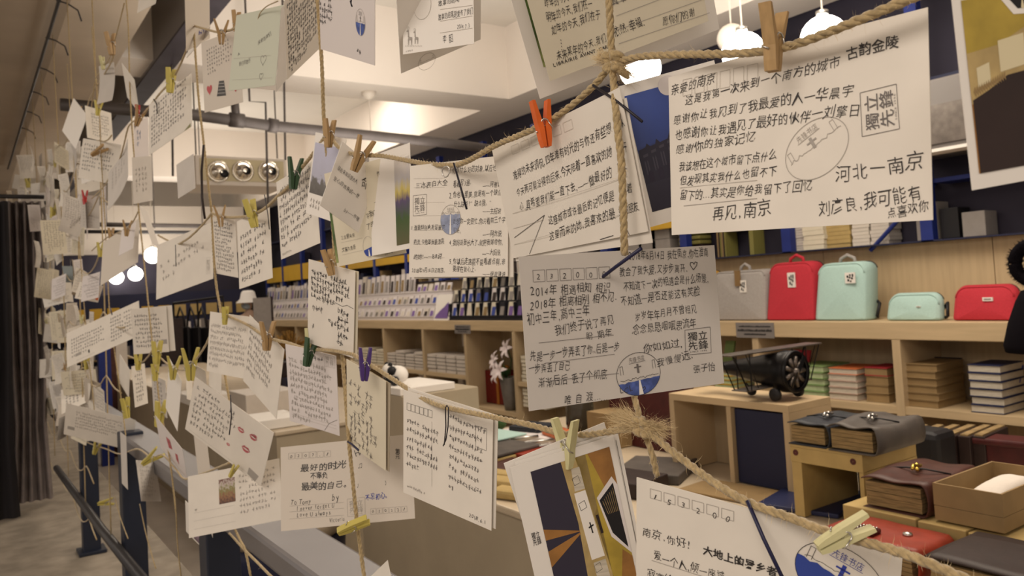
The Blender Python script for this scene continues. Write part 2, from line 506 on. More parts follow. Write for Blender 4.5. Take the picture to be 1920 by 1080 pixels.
# ------------------------------------------------------------------ wall shelving: section along the right wall
FX, BX, ZT = 3.6, 3.98, 1.14
cab = thing('wall_shelf_unit', (3.8, 5, 0), 'long pale wooden wall shelf unit with cubbyholes and a display ledge', 'shelf')
MB().box(FX, .2, ZT - .085, BX, 12.6, ZT).build('display_ledge', 'wood', cab, bevel=.004)
panels = [.9, 1.757, 2.65, 3.55, 4.45, 5.35, 6.25, 7.15, 8.05, 8.95, 9.85, 10.75, 11.65]
for a, b in zip(panels[:-1], panels[1:]):
    MB().box(BX, a + .002, ZT - .09, BX + .025, b - .002, 1.512).build('back_panel', 'wood_v', cab)
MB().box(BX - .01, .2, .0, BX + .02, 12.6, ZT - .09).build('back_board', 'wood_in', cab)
divs = [1.26, 2.05, 2.86, 3.66, 4.44, 5.22, 5.97, 6.75, 7.62, 8.5, 9.4, 10.3, 11.2]
for y in divs:
    MB().box(FX + .002, y - .02, .0, BX - .01, y + .02, ZT - .085).build('divider', 'wood_v', cab)
def shelf(y0, y1, z, tt=.035):
    MB().box(FX + .006, y0 + .02, z - tt, BX - .01, y1 - .02, z).build('shelf_board', 'wood', cab)
for a, b in zip(divs[:-1], divs[1:]):
    if abs(a - 5.22) < .01: continue
    shelf(a, b, .74 if a < 4 else .655)
    if a > 5: shelf(a, b, .30)
shelf(.2, 1.26, .74); shelf(5.22, 5.97, .40)
shelf(1.26, 2.05, .30); shelf(2.05, 2.86, .30)

# grey notice plates on the ledge edge
for (x0, x1, y0, y1, lb) in ((1379, 1452, 605, 633, 'grey notice plate with small print on the ledge below the grey backpack'), (852, 882, 609, 625, 'small grey notice plate on the ledge below the black postcard rack')):
    a, b = P(0, FX - .004, x0, y0), P(0, FX - .004, x1, y1)
    pl = thing('notice_plate', (FX, (a[1] + b[1]) / 2, b[2]), lb, 'sign')
    MB().box(FX - .004, b[1], b[2] - .004, FX - .0005, a[1], a[2]).build('plate', 'plate_grey', pl)
    mb = MB()
    for i, w in enumerate((.8, .86, .55)):
        z = a[2] - (a[2] - b[2]) * (.25 + .27 * i); hh = .004 + .003 * (i == 1)
        k = 22
        for j in range(k):
            yy = (a[1] + b[1]) / 2 + (a[1] - b[1]) * w * (j / (k - 1) - .5)
            mb.box(FX - .0055, yy - .0035, z - hh, FX - .0042, yy + .0025 + .002 * RNG.random(), z + hh * RNG.uniform(.2, 1))
    mb.build('small_print', 'black', pl)

# ------------------------------------------------------------------ blue metal stock rack on top
rk = thing('stock_rack', (3.9, 6, 1.51), 'tall blue metal stock rack with yellow shelf edges above the wooden panels', 'rack')
ups = [y for y in (1.2, 2.02, 2.83, 3.62, 4.4, 5.2, 6.0, 6.8, 7.6, 8.4, 9.2, 10.0, 10.8, 11.6, 12.4)]
for y in ups:
    MB().box(3.90, y - .03, 1.513, 3.95, y + .03, 2.75).build('upright', 'blue_metal', rk)
for a, b in zip(ups[:-1], ups[1:]):
    sd = MB().box(3.93, a + .03, 1.80, 4.095, b - .03, 1.82).build('rack_shelf', 'blue_metal', rk)
    if a not in (1.2, 2.02, 2.83):
        MB().box(3.905, a + .035, 1.745 - .05 * (a > 9), 3.93, b - .035, 1.825 + .09 * (a > 9)).build('yellow_edge', 'yellow', rk)
    MB().box(3.93, a + .03, 2.3, 4.095, b - .03, 2.32).build('rack_shelf', 'navy', rk)
MB().box(3.9, .9, 1.5125, 4.095, 12.4, 1.5205).build('base_shelf', 'navy', rk)
a, b = P(0, 3.93, 1632, 470), P(0, 3.93, 1668, 430)
b = a + (b - a) * 2.2
MB().tube([a, b], .011, 6).build('diagonal_brace', 'blue_metal', rk)

# ================================================================== THINGS ON AND ABOVE THE SHELVES
def paper_stack(y0, y1, x0, x1, z0, z1, n, m, lb, grp, name='paper_stack'):
    t = thing(name, ((x0 + x1) / 2, (y0 + y1) / 2, z0), lb, 'books', grp)
    h = (z1 - z0) / n
    for i in range(n):
        e = RNG.uniform(-.005, .005)
        MB().box(x0 + abs(e), y0 + e, z0 + i * h + .0006, x1, y1 + e, z0 + (i + 1) * h - .0006).build('book', m, t)
    return t
zb = 1.521
def yat(x, px, py): return P(0, x, px, py)[1]
X9 = 3.955
for (a, b, n, m, lb) in ((1512, 1478, 18, 'white_box', 'white page stack right of the blue upright over the red backpack'),
                         (1552, 1513, 10, 'card_cream', 'shrink wrapped cream page stack above the red backpack handle'),
                         (1596, 1550, 12, 'kraft_light', 'tan stack of books above the mint backpack'),
                         (1632, 1600, 14, 'card_pink', 'pinkish white page stack left of the blue diagonal brace'),
                         (1668, 1634, 14, 'white_box', 'white page stack behind the blue diagonal brace')):
    ya, yb = yat(X9, a, 470), yat(X9, b, 470)
    paper_stack(min(ya, yb), max(ya, yb), X9 - .03 * (m == 'card_cream'), 4.08, zb, 1.79, n, m, lb, None)
for i, (a, b, m, lb) in enumerate(((1720, 1760, 'grey_box', 'grey carton on the rack above the mint pouch'), (1765, 1800, 'black', 'black box beside the grey carton on the rack'), (1806, 1850, 'grey_box', 'small grey carton further right on the rack above the red pouch'))):
    ya, yb = yat(X9, b, 450), yat(X9, a, 450)
    tag(MB().box(X9, ya, zb, 4.08, yb, zb + (.19, .15, .12)[i]).build('carton', m, bevel=.004), lb, 'box')
# upright spines over the grey backpack
ya, yb = yat(X9, 1345, 470), yat(X9, 1362, 470)
for i in range(6):
    w = (ya - yb) / 6
    tag(MB().box(X9, yb + i * w + .002, zb, 4.07, yb + (i + 1) * w - .002, 1.75).build('magazine', ('olive', 'leather_dark', 'kraft')[i % 3]),
        'thin dark magazine standing at the left end of the rack above the grey backpack', 'magazine', 'magazines on the rack above the grey backpack')
ya, yb = yat(X9, 1362, 460), yat(X9, 1385, 460)
tag(MB().box(X9, yb, 1.68, 4.07, ya, 1.78).build('carton', 'white_box', bevel=.01), 'small cream carton hanging over the dark gap above the grey backpack', 'box')
ya, yb = yat(X9, 1272, 450), yat(X9, 1312, 450)
for i in range(5):
    tag(MB().box(X9, yb, zb + .10 + i * .032, 4.07, ya, zb + .125 + i * .032).build('wrapped_book', 'olive', bevel=.006), 'flat olive gold wrapped book lying in the stack left of the grey backpack', 'book', 'olive wrapped books on the rack')
tag(MB().box(X9 + .02, yb, zb, 4.07, ya, zb + .098).build('carton', 'leather_dark'), 'dark box under the olive wrapped books', 'box')
yy = yat(X9, 1412, 470)
tag(MB().box(X9 - .01, yy - .015, zb, 4.05, yy + .015, 1.80).build('divider_board', 'olive'), 'thin olive board standing in the dark gap above the grey backpack', 'board')
# cream cartons left of centre
for i in range(3):
    for j in range(3):
        yy = yat(X9, 1186 + 26 * i, 440)
        tag(MB().box(X9, yy - .085, zb + .08 * j, 4.07, yy + .085, zb + .08 * j + .078).build('carton', 'grey_box', bevel=.003), 'small beige carton stacked behind wire on the rack left of the olive books', 'box', 'beige cartons on the rack')
# spines and stock on the further bays
for i, a in enumerate(ups[4:-1]):
    b = a + .8
    y = a + .06; k = 0
    while y < b - .08:
        w = RNG.uniform(.03, .10); h = RNG.uniform(.10, .19)
        if RNG.random() < .8:
            tag(MB().box(3.95, y, zb, 4.08, min(y + w, b - .04), zb + h).build('stock_book', RNG.choice(['white_box', 'grey_box', 'leather_dark', 'kraft', 'navy', 'blue_cover'])),
                'small book or box standing on the far part of the blue rack', 'book', 'stock on the far blue rack')
        y += w + .01
    if i % 2 == 0:
        tag(MB().box(3.95, a + .1, 1.821, 4.08, b - .1, 2.08).build('stock_box', 'dark_wall'), 'dark stock box on the upper shelf of the far blue rack', 'box', 'dark stock boxes on the blue rack')
# shiny appliance high at the right
a, b = P(0, 3.7, 1742, 150), P(0, 3.7, 1815, 268)
t = thing('wall_unit', (3.9, (a[1] + b[1]) / 2, b[2]), 'shiny grey wall unit glimpsed between the large written card and the photo card at right', 'cabinet')
MB().box(3.7, b[1] - .6, b[2], 4.09, a[1] + .25, a[2]).build('casing', 'plate_grey', t, bevel=.01)
MB().box(3.69, b[1] - .6, b[2] + .02, 3.699, a[1] + .25, b[2] + .2).build('panel', 'tin', t)
MB().box(3.69, b[1] - .6, b[2] - .016, 3.8, a[1] + .25, b[2] - .001).build('white_rim', 'card_white', t)

# ---- backpacks
def bag(y0, y1, z1, xf, dep, m, r, label, cat, name, lean=.05, patch=None, handle=None, extra=None):
    "soft bag facing -x, between y0 (right) and y1 (left)"
    cy = (y0 + y1) / 2
    t = thing(name, (xf + dep / 2, cy, ZT), label, cat)
    w, h = (y1 - y0), z1 - ZT
    nu, nv = 22, 14
    def outline(k, inset):
        # rounded rectangle, bottom corners tight
        pts = []
        for (sx, sy, rr, a0) in ((1, 0, .012, -90), (1, 1, r, 0), (-1, 1, r, 90), (-1, 0, .012, 180)):
            cxx = sx * (w / 2 - inset - rr); cz = (inset * .3 + rr) if sy == 0 else h - inset - rr
            for q in range(6):
                a = math.radians(a0 + q * 18)
                pts.append((cxx + rr * math.cos(a), cz + rr * math.sin(a)))
        return pts
    rings = []
    for (dx, ins) in ((.0, .02), (.006, .006), (.014, 0), (dep * .5, -.004), (dep - .014, 0), (dep - .005, .006), (dep, .02)):
        o = []
        for (yy, zz) in outline(0, ins):
            wob = .006 * noise.noise(Vector((yy * 14, zz * 12, dx * 20 + cy)))
            bulge = 0
            o.append((xf + dx + lean * zz / h + wob, cy + yy * (1 - .08 * (zz / h) ** 2) + wob, ZT + .002 + max(0, zz)))
        rings.append(o)
    n = len(rings[0])
    vs = [p for g in rings for p in g]
    fs = [(i * n + k, i * n + (k + 1) % n, (i + 1) * n + (k + 1) % n, (i + 1) * n + k) for i in range(len(rings) - 1) for k in range(n)]
    mb = MB().add(vs, fs)
    # front face with a soft bulge
    cN = 5
    for (ring, sgn, x0) in ((rings[0], -1, xf), (rings[-1], 1, xf + dep)):
        c = np.mean(ring, 0)
        prev = [len(mb.v) + k for k in range(n)]
        mb.v += ring
        for s_ in (.8, .55, .3, .1):
            cur = [len(mb.v) + k for k in range(n)]
            for p in ring:
                q = c + (np.array(p) - c) * s_
                q[0] += sgn * (.012 * (1 - s_ ** 2)) + .005 * noise.noise(Vector((q[1] * 9, q[2] * 9, cy * 3)))
                mb.v.append(tuple(q))
            mb.f += [(prev[k], prev[(k + 1) % n], cur[(k + 1) % n], cur[k]) for k in range(n)]
            prev = cur
        mb.f.append(tuple(prev))
    mb.build('body', m, t, True)
    # piping along the front edge, zip along the gusset
    rr = [(p[0] - .001, p[1], p[2]) for p in rings[1]]
    MB().tube(rr[6:18], .0035, 6).build('front_piping', m, t, True)
    rr = [(p[0], cy + (p[1] - cy) * 1.01, ZT + (p[2] - ZT) * 1.004) for p in rings[4]]
    MB().tube(rr[7:17], .003, 5).build('zip', 'black', t, True)
    if handle:
        zt = z1; xm = xf + dep * .5 + lean
        MB().tube([(xm, cy + handle * .5, zt - .008), (xm, cy + handle * .42, zt + .025), (xm, cy, zt + .042), (xm, cy - handle * .42, zt + .025), (xm, cy - handle * .5, zt - .008)], .009, 8).build('carry_handle', m if m != 'mint_canvas' else 'grey_canvas', t, True)
    if patch:
        (px, py, pw, ph) = patch
        p = P(0, xf + lean * .6 - .014, px, py)
        hw, hh = pw / 2, ph / 2
        k = MB().box(p[0] - .003, p[1] - hw, p[2] - hh, p[0] + .004, p[1] + hw, p[2] + hh).build('logo_patch', 'card_white', t)
        mb = MB()
        for (a, b2, c2, d2) in ((.55, .2, .9, .85), (-.1, .35, .25, .8), (-.75, .05, -.35, .55), (-.2, -.1, .2, .25), (.35, -.35, .75, .1), (-.6, -.75, -.2, -.25), (.0, -.9, .35, -.55)):
            if ph > .03: mb.box(p[0] - .0045, p[1] - c2 * hw * .8, p[2] + b2 * hh * .85, p[0] - .0032, p[1] - a * hw * .8, p[2] + d2 * hh * .85)
        if ph > .03: mb.build('logo_marks', 'black', k)
        else: MB().box(p[0] - .0045, p[1] - hw * .7, p[2] - hh * .2, p[0] - .0032, p[1] + hw * .7, p[2] + hh * .3).build('logo_marks', 'plate_grey', k)
    # straps at the right side
    yR = cy - w / 2
    MB().tube([(xf + dep + .01, yR + .02, ZT + h * .35), (xf + dep * .9, yR - .015, ZT + .08), (xf + dep * .6, yR - .02, ZT + .02), (xf + dep * .9, yR + .0, ZT + .012)], .008, 6).build('strap', 'black' if 'mint' in m or 'grey' in m else 'gift_red', t, True)
    return t
xf = 3.66
def by(px, x=xf): return yat(x, px, 603)
PSC = 1.35
bag(by(1434), by(1330), P(0, 3.72, 1400, 508)[2], xf, .13, 'grey_canvas', .03, 'grey canvas backpack with brown tab on the display ledge', 'backpack', 'backpack', patch=(1393, 537, .045, .07), handle=.07)
t = bpy.data.objects['backpack']
p = P(0, xf + .015, 1383, 522)
MB().box(p[0] - .004, p[1] - .02, p[2] - .045, p[0] + .003, p[1] + .02, p[2] + .045).build('brown_tab', 'brown_leather_tab', t)
bag(by(1524), by(1436), P(0, 3.72, 1500, 492)[2], xf, .12, 'red_canvas', .05, 'bright red canvas backpack with a black and white logo patch', 'backpack', 'backpack', patch=(1484, 525, .046, .08), handle=.09)
bag(by(1622), by(1527), P(0, 3.72, 1590, 493)[2], xf, .13, 'mint_canvas', .05, 'mint green canvas backpack, tallest bag on the ledge', 'backpack', 'backpack', patch=(1594, 521, .055, .055), handle=.09)
bag(by(1762), by(1661), P(0, 3.70, 1720, 551)[2], xf, .06, 'mint_canvas', .045, 'flat mint green pouch lying low between mint backpack and red pouch', 'pouch', 'pouch', lean=.03, patch=(1722, 575, .018, .006))
bag(by(1905), by(1785), P(0, 3.70, 1850, 536)[2], xf, .07, 'red_canvas', .045, 'flat red pouch with a tiny white label at the right end of the ledge', 'pouch', 'pouch', lean=.03, patch=(1852, 561, .042, .016))
bag(by(1332), by(1250), P(0, 3.72, 1340, 508)[2], xf, .12, 'yellow_canvas', .05, 'mustard yellow backpack mostly hidden behind the central written card', 'backpack', 'backpack', handle=.08)

# ---- notebooks in the cubbies
def notebook(c, lx, ly, h, rz, cover, edge, lb, grp, cat='notebook'):
    t = thing('notebook', (c[0], c[1], c[2]), lb, cat, grp)
    MB().rbox(c[0], c[1], c[2] + h * .1, lx * .96, ly * .96, h * .8, rz).build('pages', edge, t)
    mb = MB().rbox(c[0], c[1], c[2], lx, ly, h * .1, rz)
    mb.rbox(c[0], c[1], c[2] + h * .9, lx, ly, h * .1, rz)
    mb.build('cover', cover, t, bevel=.001)
    return t
def nb_stack(pa, pb, zbase, x, n, lx, cover, edge, lb, grp, tot, topcover=None, rz=0, fn=notebook):
    yl, yr = yat(x, *pa), yat(x, *pb)
    h = tot / n
    ords = ['lowest', 'second from the bottom', 'third from the bottom', 'fourth from the bottom', 'fifth from the bottom', 'sixth from the bottom']
    for i in range(n):
        lb_ = lb + ', ' + ('topmost' if i == n - 1 else ords[i])
        fn((x + lx / 2 + RNG.uniform(-.004, .004), (yl + yr) / 2 + RNG.uniform(-.004, .004), zbase + i * h + .0005), lx, abs(yl - yr), h - .001, rz + RNG.uniform(-.02, .02), topcover if topcover and i == n - 1 else cover, edge, lb_, grp)
z = .741
nb_stack((1490, 740), (1546, 740), z, 3.63, 5, .24, 'green_cover', 'green_edge', 'pale green notebook stacked beside the biplane', 'pale green notebooks', .165)
nb_stack((1555, 750), (1608, 750), z, 3.64, 5, .22, 'pink_edge', 'pages_white', 'cream and pink notebook stacked under the upright orange one', 'cream pink notebooks', .16, 'orange_cover')
nb_stack((1625, 755), (1668, 755), z, 3.66, 4, .2, 'kraft', 'kraft', 'brown boxed notebook stacked left of the divider', 'brown notebooks by the divider', .17, 'red_cover')
nb_stack((1687, 768), (1760, 768), z, 3.64, 6, .26, 'kraft', 'kraft', 'kraft brown notebook stacked right of the divider', 'kraft notebooks right of the divider', .20, None)
nb_stack((1822, 780), (1884, 780), z, 3.63, 6, .22, 'dark_blue_cover', 'pages_white', 'cream paged notebook below the upright blue one', 'cream notebooks with blue covers', .21)
def leaner(px0, px1, py0, py1, x, cover, lb, tilt=.05):
    a, b = P(0, x, px0, py0), P(0, x, px1, py1)
    t = thing('display_notebook', (x, (a[1] + b[1]) / 2, b[2]), lb, 'notebook')
    cy, hw = (a[1] + b[1]) / 2, (a[1] - b[1]) / 2
    h = a[2] - b[2]
    MB().obox((x + tilt / 2, cy, b[2] + h / 2), (.007, 0, 0), (0, hw, 0), (tilt / 2, 0, h / 2)).build('cover', cover, t, bevel=.001)
    MB().obox((x + tilt / 2 + .008, cy, b[2] + h / 2), (.004, 0, 0), (0, hw * .95, 0), (tilt / 2, 0, h / 2 * .96)).build('pages', 'pages_white', t)
    return t
leaner(1480, 1514, 657, 702, 3.8, 'red_cover', 'red notebook standing behind the nose of the model biplane')
leaner(1588, 1647, 683, 712, 3.82, 'orange_cover', 'orange notebook propped upright on the cream stack')
leaner(1722, 1797, 670, 716, 3.86, 'leather_dark', 'dark brown embossed notebook standing behind the kraft stack')
t = leaner(1852, 1912, 684, 718, 3.80, 'blue_cover', 'blue notebook with a thin frame mark propped on the cream stack')
a, b = P(0, 3.79, 1889, 701), P(0, 3.79, 1908, 711)
mb = MB()
for (u0, v0, u1, v1) in ((0, 0, 1, .08), (0, .92, 1, 1), (0, 0, .05, 1), (.95, 0, 1, 1)):
    yA, yB = a[1] + (b[1] - a[1]) * u0, a[1] + (b[1] - a[1]) * u1
    zA, zB = a[2] + (b[2] - a[2]) * v1, a[2] + (b[2] - a[2]) * v0
    mb.box(3.789, yB, zA, 3.7925, yA, zB)
mb.build('frame_mark', 'white_box', t)
leaner(1352, 1372, 640, 690, 3.8, 'green_cover', 'lime green notebook standing behind the tail of the model biplane')
nb_stack((1340, 720), (1372, 720), z, 3.66, 4, .22, 'yellow', 'green_edge', 'yellow green notebook behind the biplane tail', 'yellow green notebooks', .10)

# dark leather goods on the table level at the right
for i, (px, lb) in enumerate(((1715, 'dark'), (1745, 'dark'), (1775, 'dark'), (1805, 'dark'), (1835, 'dark'), (1862, 'dark'))):
    c = P(2, .762, px, 872 + (px - 1715) * .02)
    t = thing('leather_folder', c, ('leftmost', 'second from left', 'third from left', 'fourth from left', 'fifth from left', 'rightmost')[i] + ' dark leather folder in the row behind the open kraft box', 'folder', 'dark leather folders in a row')
    MB().obox((c[0], c[1], c[2] + .055), (.10, .01, 0), (-.0015, .018, 0), (0, 0, .055)).build('cover', 'leather_dark', t, bevel=.003)
    MB().obox((c[0], c[1], c[2] + .062), (.097, .0097, 0), (-.001, .011, 0), (0, 0, .053)).build('pages', 'pages', t)
c = P(2, .762, 1905, 885)
t = thing('wine_pouch', c, 'wine red leather pouch at the right edge behind the open kraft box', 'pouch')
MB().rbox(c[0], c[1], c[2], .12, .20, .10, .1).build('body', 'leather_wine', t, bevel=.012)
MB().rbox(c[0] - .02, c[1], c[2] + .085, .10, .205, .02, .1).build('flap', 'leather_wine', t, bevel=.006)
c = P(2, .90, 1725, 812)
tag(MB().rbox(c[0], c[1], .761, .12, .16, .155, 0).build('leather_case', 'black', bevel=.02), 'black leather case standing behind the large brown leather notebook', 'case')
c = P(0, 3.64, 1765, 820)
tag(MB().rbox(c[0] + .1, c[1], .50, .12, .16, .12, 0).build('blue_box', 'dark_blue_cover', bevel=.004), 'small dark blue box on the low shelf behind the leather goods', 'box')

# ---- section with flat white boxes
def flat_box_stack(y0, y1, z0, n, h, lb, grp, m='white_box', x=3.62, dep=.26):
    for i in range(n):
        e = RNG.uniform(-.006, .006)
        tag(MB().box(x + abs(e), y0 + e, z0 + i * h + .0006, x + dep, y1 + e, z0 + (i + 1) * h - .006).build('flat_box', m), lb, 'box', grp)
for ci, (a, b) in enumerate(((5.97, 6.75), (6.75, 7.62), (7.62, 8.5))):
    for j in range(4):
        y0 = a + .03 + j * (b - a - .05) / 4
        flat_box_stack(y0 + .01, y0 + (b - a - .05) / 4 - .012, .6565, (6, 5, 6, 5)[j] if ci else 5, .03 if ci else .034, 'flat cream box piled on the middle shelf of the far cubbyholes', 'flat boxes on the middle shelf', 'card_cream' if ci == 2 else 'white_box')
    for j in range(2 if ci else 3):
        y0 = a + .04 + j * .26
        flat_box_stack(y0, y0 + .22, .3015, (4, 3, 5)[j], .034, 'flat white box piled on the lowest shelf of the far cubbyholes', 'flat boxes on the low shelf')
    for j in range(2):
        y0 = a + .14 + j * .24
        tag(MB().box(3.86, y0, .88 if ci == 0 else .84, 3.885, y0 + .1, 1.03).build('standing_card_box', 'grey_box' if ci else 'white_box'), 'upright pale box leaning at the back of an upper cubbyhole', 'box', 'upright boxes in the cubbyholes')
        tag(MB().box(3.80, y0 + .02, .46, 3.83, y0 + .11, .62).build('standing_card_box', 'white_box'), 'upright pale box at the back of a lower cubbyhole', 'box', 'upright boxes in the lower cubbyholes')
for j in range(2):
    flat_box_stack(4.5 + j * .36, 4.8 + j * .36, .6565, 7, .03, 'cream box in the pile right of the lilies', 'cream boxes right of the lilies', 'card_cream')
flat_box_stack(4.86, 5.16, .46, 5, .03, 'cream box low in the pile right of the vase', 'cream boxes right of the vase', 'card_cream')

# gift boxes and lily vase in the tall cubby
zc = .401
g0, g1 = P(0, 3.64, 888, 775), P(0, 3.64, 945, 720)
for (pxa, pxb, lb) in ((887, 917, 'left dark red gift box with a gold ribbon in the tall cubbyhole'), (915, 945, 'right red gift box with a gold ribbon beside the lily vase')):
    ya, yb = yat(3.78, pxa, 770), yat(3.78, pxb, 770)
    t = thing('gift_box', (3.84, (ya + yb) / 2, zc), lb, 'gift box')
    MB().box(3.78, yb + .004, zc, 3.92, ya - .004, zc + .29).build('box_body', 'gift_red', t, bevel=.008)
    ym = ya * .3 + yb * .7
    MB().box(3.776, ym - .018, zc + .001, 3.924, ym + .018, zc + .294).build('ribbon', 'ribbon', t)
    mb = MB()
    for s in (-1, 1):
        mb.tube([(3.85, ym, zc + .295), (3.85, ym + s * .04, zc + .33), (3.85, ym + s * .085, zc + .32), (3.85, ym + s * .06, zc + .298), (3.85, ym, zc + .296)], .012, 6)
    mb.build('bow', 'ribbon', t, True)
vy = yat(3.66, 955, 770)
t = thing('lily_vase', (3.68, vy, zc), 'grey conical vase of white lilies in the tall cubbyhole', 'vase')
MB().lathe([(.001, zc), (.052, zc), (.058, zc + .05), (.085, zc + .27), (.078, zc + .27), (.05, zc + .06)], (3.68, vy, 0), 20).build('vase_body', 'vase', t, True)
for i, (dy, dz, dx) in enumerate(((.10, .40, -.06), (-.03, .33, -.10), (.0, .50, .0), (.17, .36, 0), (.05, .30, -.08))):
    c = Vector((3.68 + dx, vy + dy, zc + dz))
    ax = Vector((-1, dy * 3, .3)).normalized()
    u = ax.orthogonal().normalized(); w = ax.cross(u)
    lilly = MB()
    for k in range(6):
        a = k * math.pi / 3 + i
        d = u * math.cos(a) + w * math.sin(a)
        e = ax.cross(d)
        p = [c, c + d * .03 + ax * .03, c + d * .065 + ax * .035, c + d * .095 + ax * .015]
        ws = (.004, .017, .015, .001)
        vs = []
        for q, ww in zip(p, ws): vs += [q - e * ww, q + e * ww]
        lilly.add(vs, [(0, 1, 3, 2), (2, 3, 5, 4), (4, 5, 7, 6)])
    fl = lilly.build('lily_flower', 'lily', t, True)
    MB().tube([c, c - ax * .03 + Vector((0, 0, -.08)), (3.68, vy, zc + .25)], .005, 5).build('stem', 'leaf', t, True)
lm = MB()
for k in range(7):
    a = k * .9
    b0 = Vector((3.67, vy + .02, zc + .27)); d = Vector((-.4, math.cos(a), .9)).normalized()
    e = Vector((0, 0, 1)).cross(d).normalized() * .018
    p = [b0, b0 + d * .07, b0 + d * .13]
    lm.add([p[0] - e * .3, p[0] + e * .3, p[1] - e, p[1] + e, p[2]], [(0, 1, 3, 2), (2, 3, 4)])
lm.build('leaves', 'leaf', t)

# ---- postcard racks on the ledge
def pack(x, y, z, w, h, m, m2, lb, grp, name='postcard_pack'):
    t = thing(name, (x, y, z), lb, 'postcards', grp)
    MB().obox((x + .012, y, z + h / 2), (.006, 0, 0), (0, w / 2, 0), (.012, 0, h / 2)).build('pack', m, t)
    MB().obox((x + .0045, y, z + h * .46), (.001, 0, 0), (0, w * .33, 0), (.011, 0, h * .36)).build('picture', m2, t)
    return t
TIER = ['lowest', 'middle', 'top']
def nth(i): return '%d%s' % (i, 'th' if 10 < i % 100 < 14 else {1: 'st', 2: 'nd', 3: 'rd'}.get(i % 10, 'th'))
def tiers(y0, y1, m, lb, name):
    t = thing(name, (3.75, (y0 + y1) / 2, ZT), lb, 'rack')
    for k in range(3):
        MB().box(3.64 + .10 * k, y0, ZT + .001, 3.74 + .10 * k, y1, ZT + .03 + .12 * k).build('step', m, t, bevel=.002)
        MB().box(3.635 + .10 * k, y0, ZT + .031 + .12 * k, 3.639 + .10 * k, y1, ZT + .043 + .12 * k).build('lip', m, t)
    return t
tiers(6.55, 12.2, 'card_lilac', 'long stepped pale rack holding small white postcard packs', 'card_rack')
tiers(4.7, 6.38, 'black_rack', 'stepped black rack holding postcard packs on the ledge', 'card_rack')
pm = ['plate_grey', 'purple_print', 'grey_box', 'leather_dark', 'pages', 'card_pink', 'vase', 'blue_cover']
for k in range(3):
    n = 46
    for i in range(n):
        y = 6.62 + (12.15 - 6.62) * i / (n - 1) + RNG.uniform(-.01, .01)
        big = (k == 2 and y > 7.3)
        pack(3.642 + .10 * k, y, ZT + .032 + .12 * k, .085, (.20 if big else .085) * RNG.uniform(.92, 1.1), 'card_lilac' if RNG.random() < .8 else 'card_pink', RNG.choice(pm),
             'small white pack in the pale rack, %s tier, %s from its right end' % (TIER[k], nth(i + 1)), 'packs in the pale rack')
    n = 13
    for i in range(n):
        y = 4.78 + (6.32 - 4.78) * i / (n - 1)
        t = pack(3.642 + .10 * k, y, ZT + .032 + .12 * k, .085, .12, RNG.choice(['card_cream', 'card_cream', 'plate_grey', 'card_lilac', 'black_rack']), RNG.choice(pm),
                 'postcard pack in the black rack, %s tier, %s from its right end' % (TIER[k], nth(i + 1)), 'packs in the black rack')
        MB().box(3.639 + .10 * k, y - .056, ZT + .03 + .12 * k, 3.664 + .10 * k, y - .046, ZT + .15 + .12 * k).build('black_side', 'black_rack', t)
a, b = P(0, 3.62, 812, 605), P(0, 3.62, 842, 558)
t = thing('leaning_picture', (3.62, (a[1] + b[1]) / 2, ZT), 'white mounted picture with purple hills leaning between the two racks', 'picture')
MB().obox((3.66, 6.42, ZT + .12), (.004, 0, 0), (0, .14, 0), (.03, 0, .118)).build('mount', 'card_white', t)
vs = [(3.628 + .03 * 1, 6.55, ZT + .01)]
MB().add([(3.627, 6.54, ZT + .02), (3.627, 6.30, ZT + .02), (3.652, 6.30, ZT + .17), (3.640, 6.38, ZT + .12), (3.645, 6.44, ZT + .10), (3.634, 6.52, ZT + .05)], [(0, 1, 2, 3, 4, 5)]).build('printed_hills', 'purple_print', t)
tag(MB().box(3.9, 5.45, 1.56, 3.97, 5.5, 1.6).build('yellow_tag', 'yellow'), 'small bright yellow tag above the black rack', 'tag')

# ================================================================== COUNTERS
ct = thing('display_counter', (1.9, 1.4, 0), 'large beige display counter carrying the leather notebooks', 'counter')
MB().box(1.31, -1.4, .0, 2.60, 3.05, .735).build('counter_body', 'counter', ct)
MB().box(1.29, -1.42, .736, 2.62, 3.07, .76).build('counter_top', 'counter_top', ct, bevel=.006)
c2 = thing('display_counter', (1.8, 6.6, 0), 'second beige counter further back with white boxes on it', 'counter')
MB().box(1.25, 3.92, .0, 2.2, 9.4, .735).build('counter_body', 'counter', c2)
MB().box(1.24, 3.91, .736, 2.21, 9.42, .76).build('counter_top', 'counter_top', c2, bevel=.006)
# cushioned round stool between them
sx, sy = 1.10, 3.44
t = thing('round_stool', (sx, sy, 0), 'round stool with a cream cushion on a dark navy drum', 'stool')
MB().lathe([(.001, 0), (.22, 0), (.25, .05), (.27, .36), (.26, .40), (.001, .40)], (sx, sy, 0), 32).build('drum', 'navy', t, True)
MB().lathe([(.001, .40), (.25, .401), (.275, .43), (.27, .47), (.20, .495), (.001, .50)], (sx, sy, 0), 32).build('cushion', 'cloth_cream', t, True)

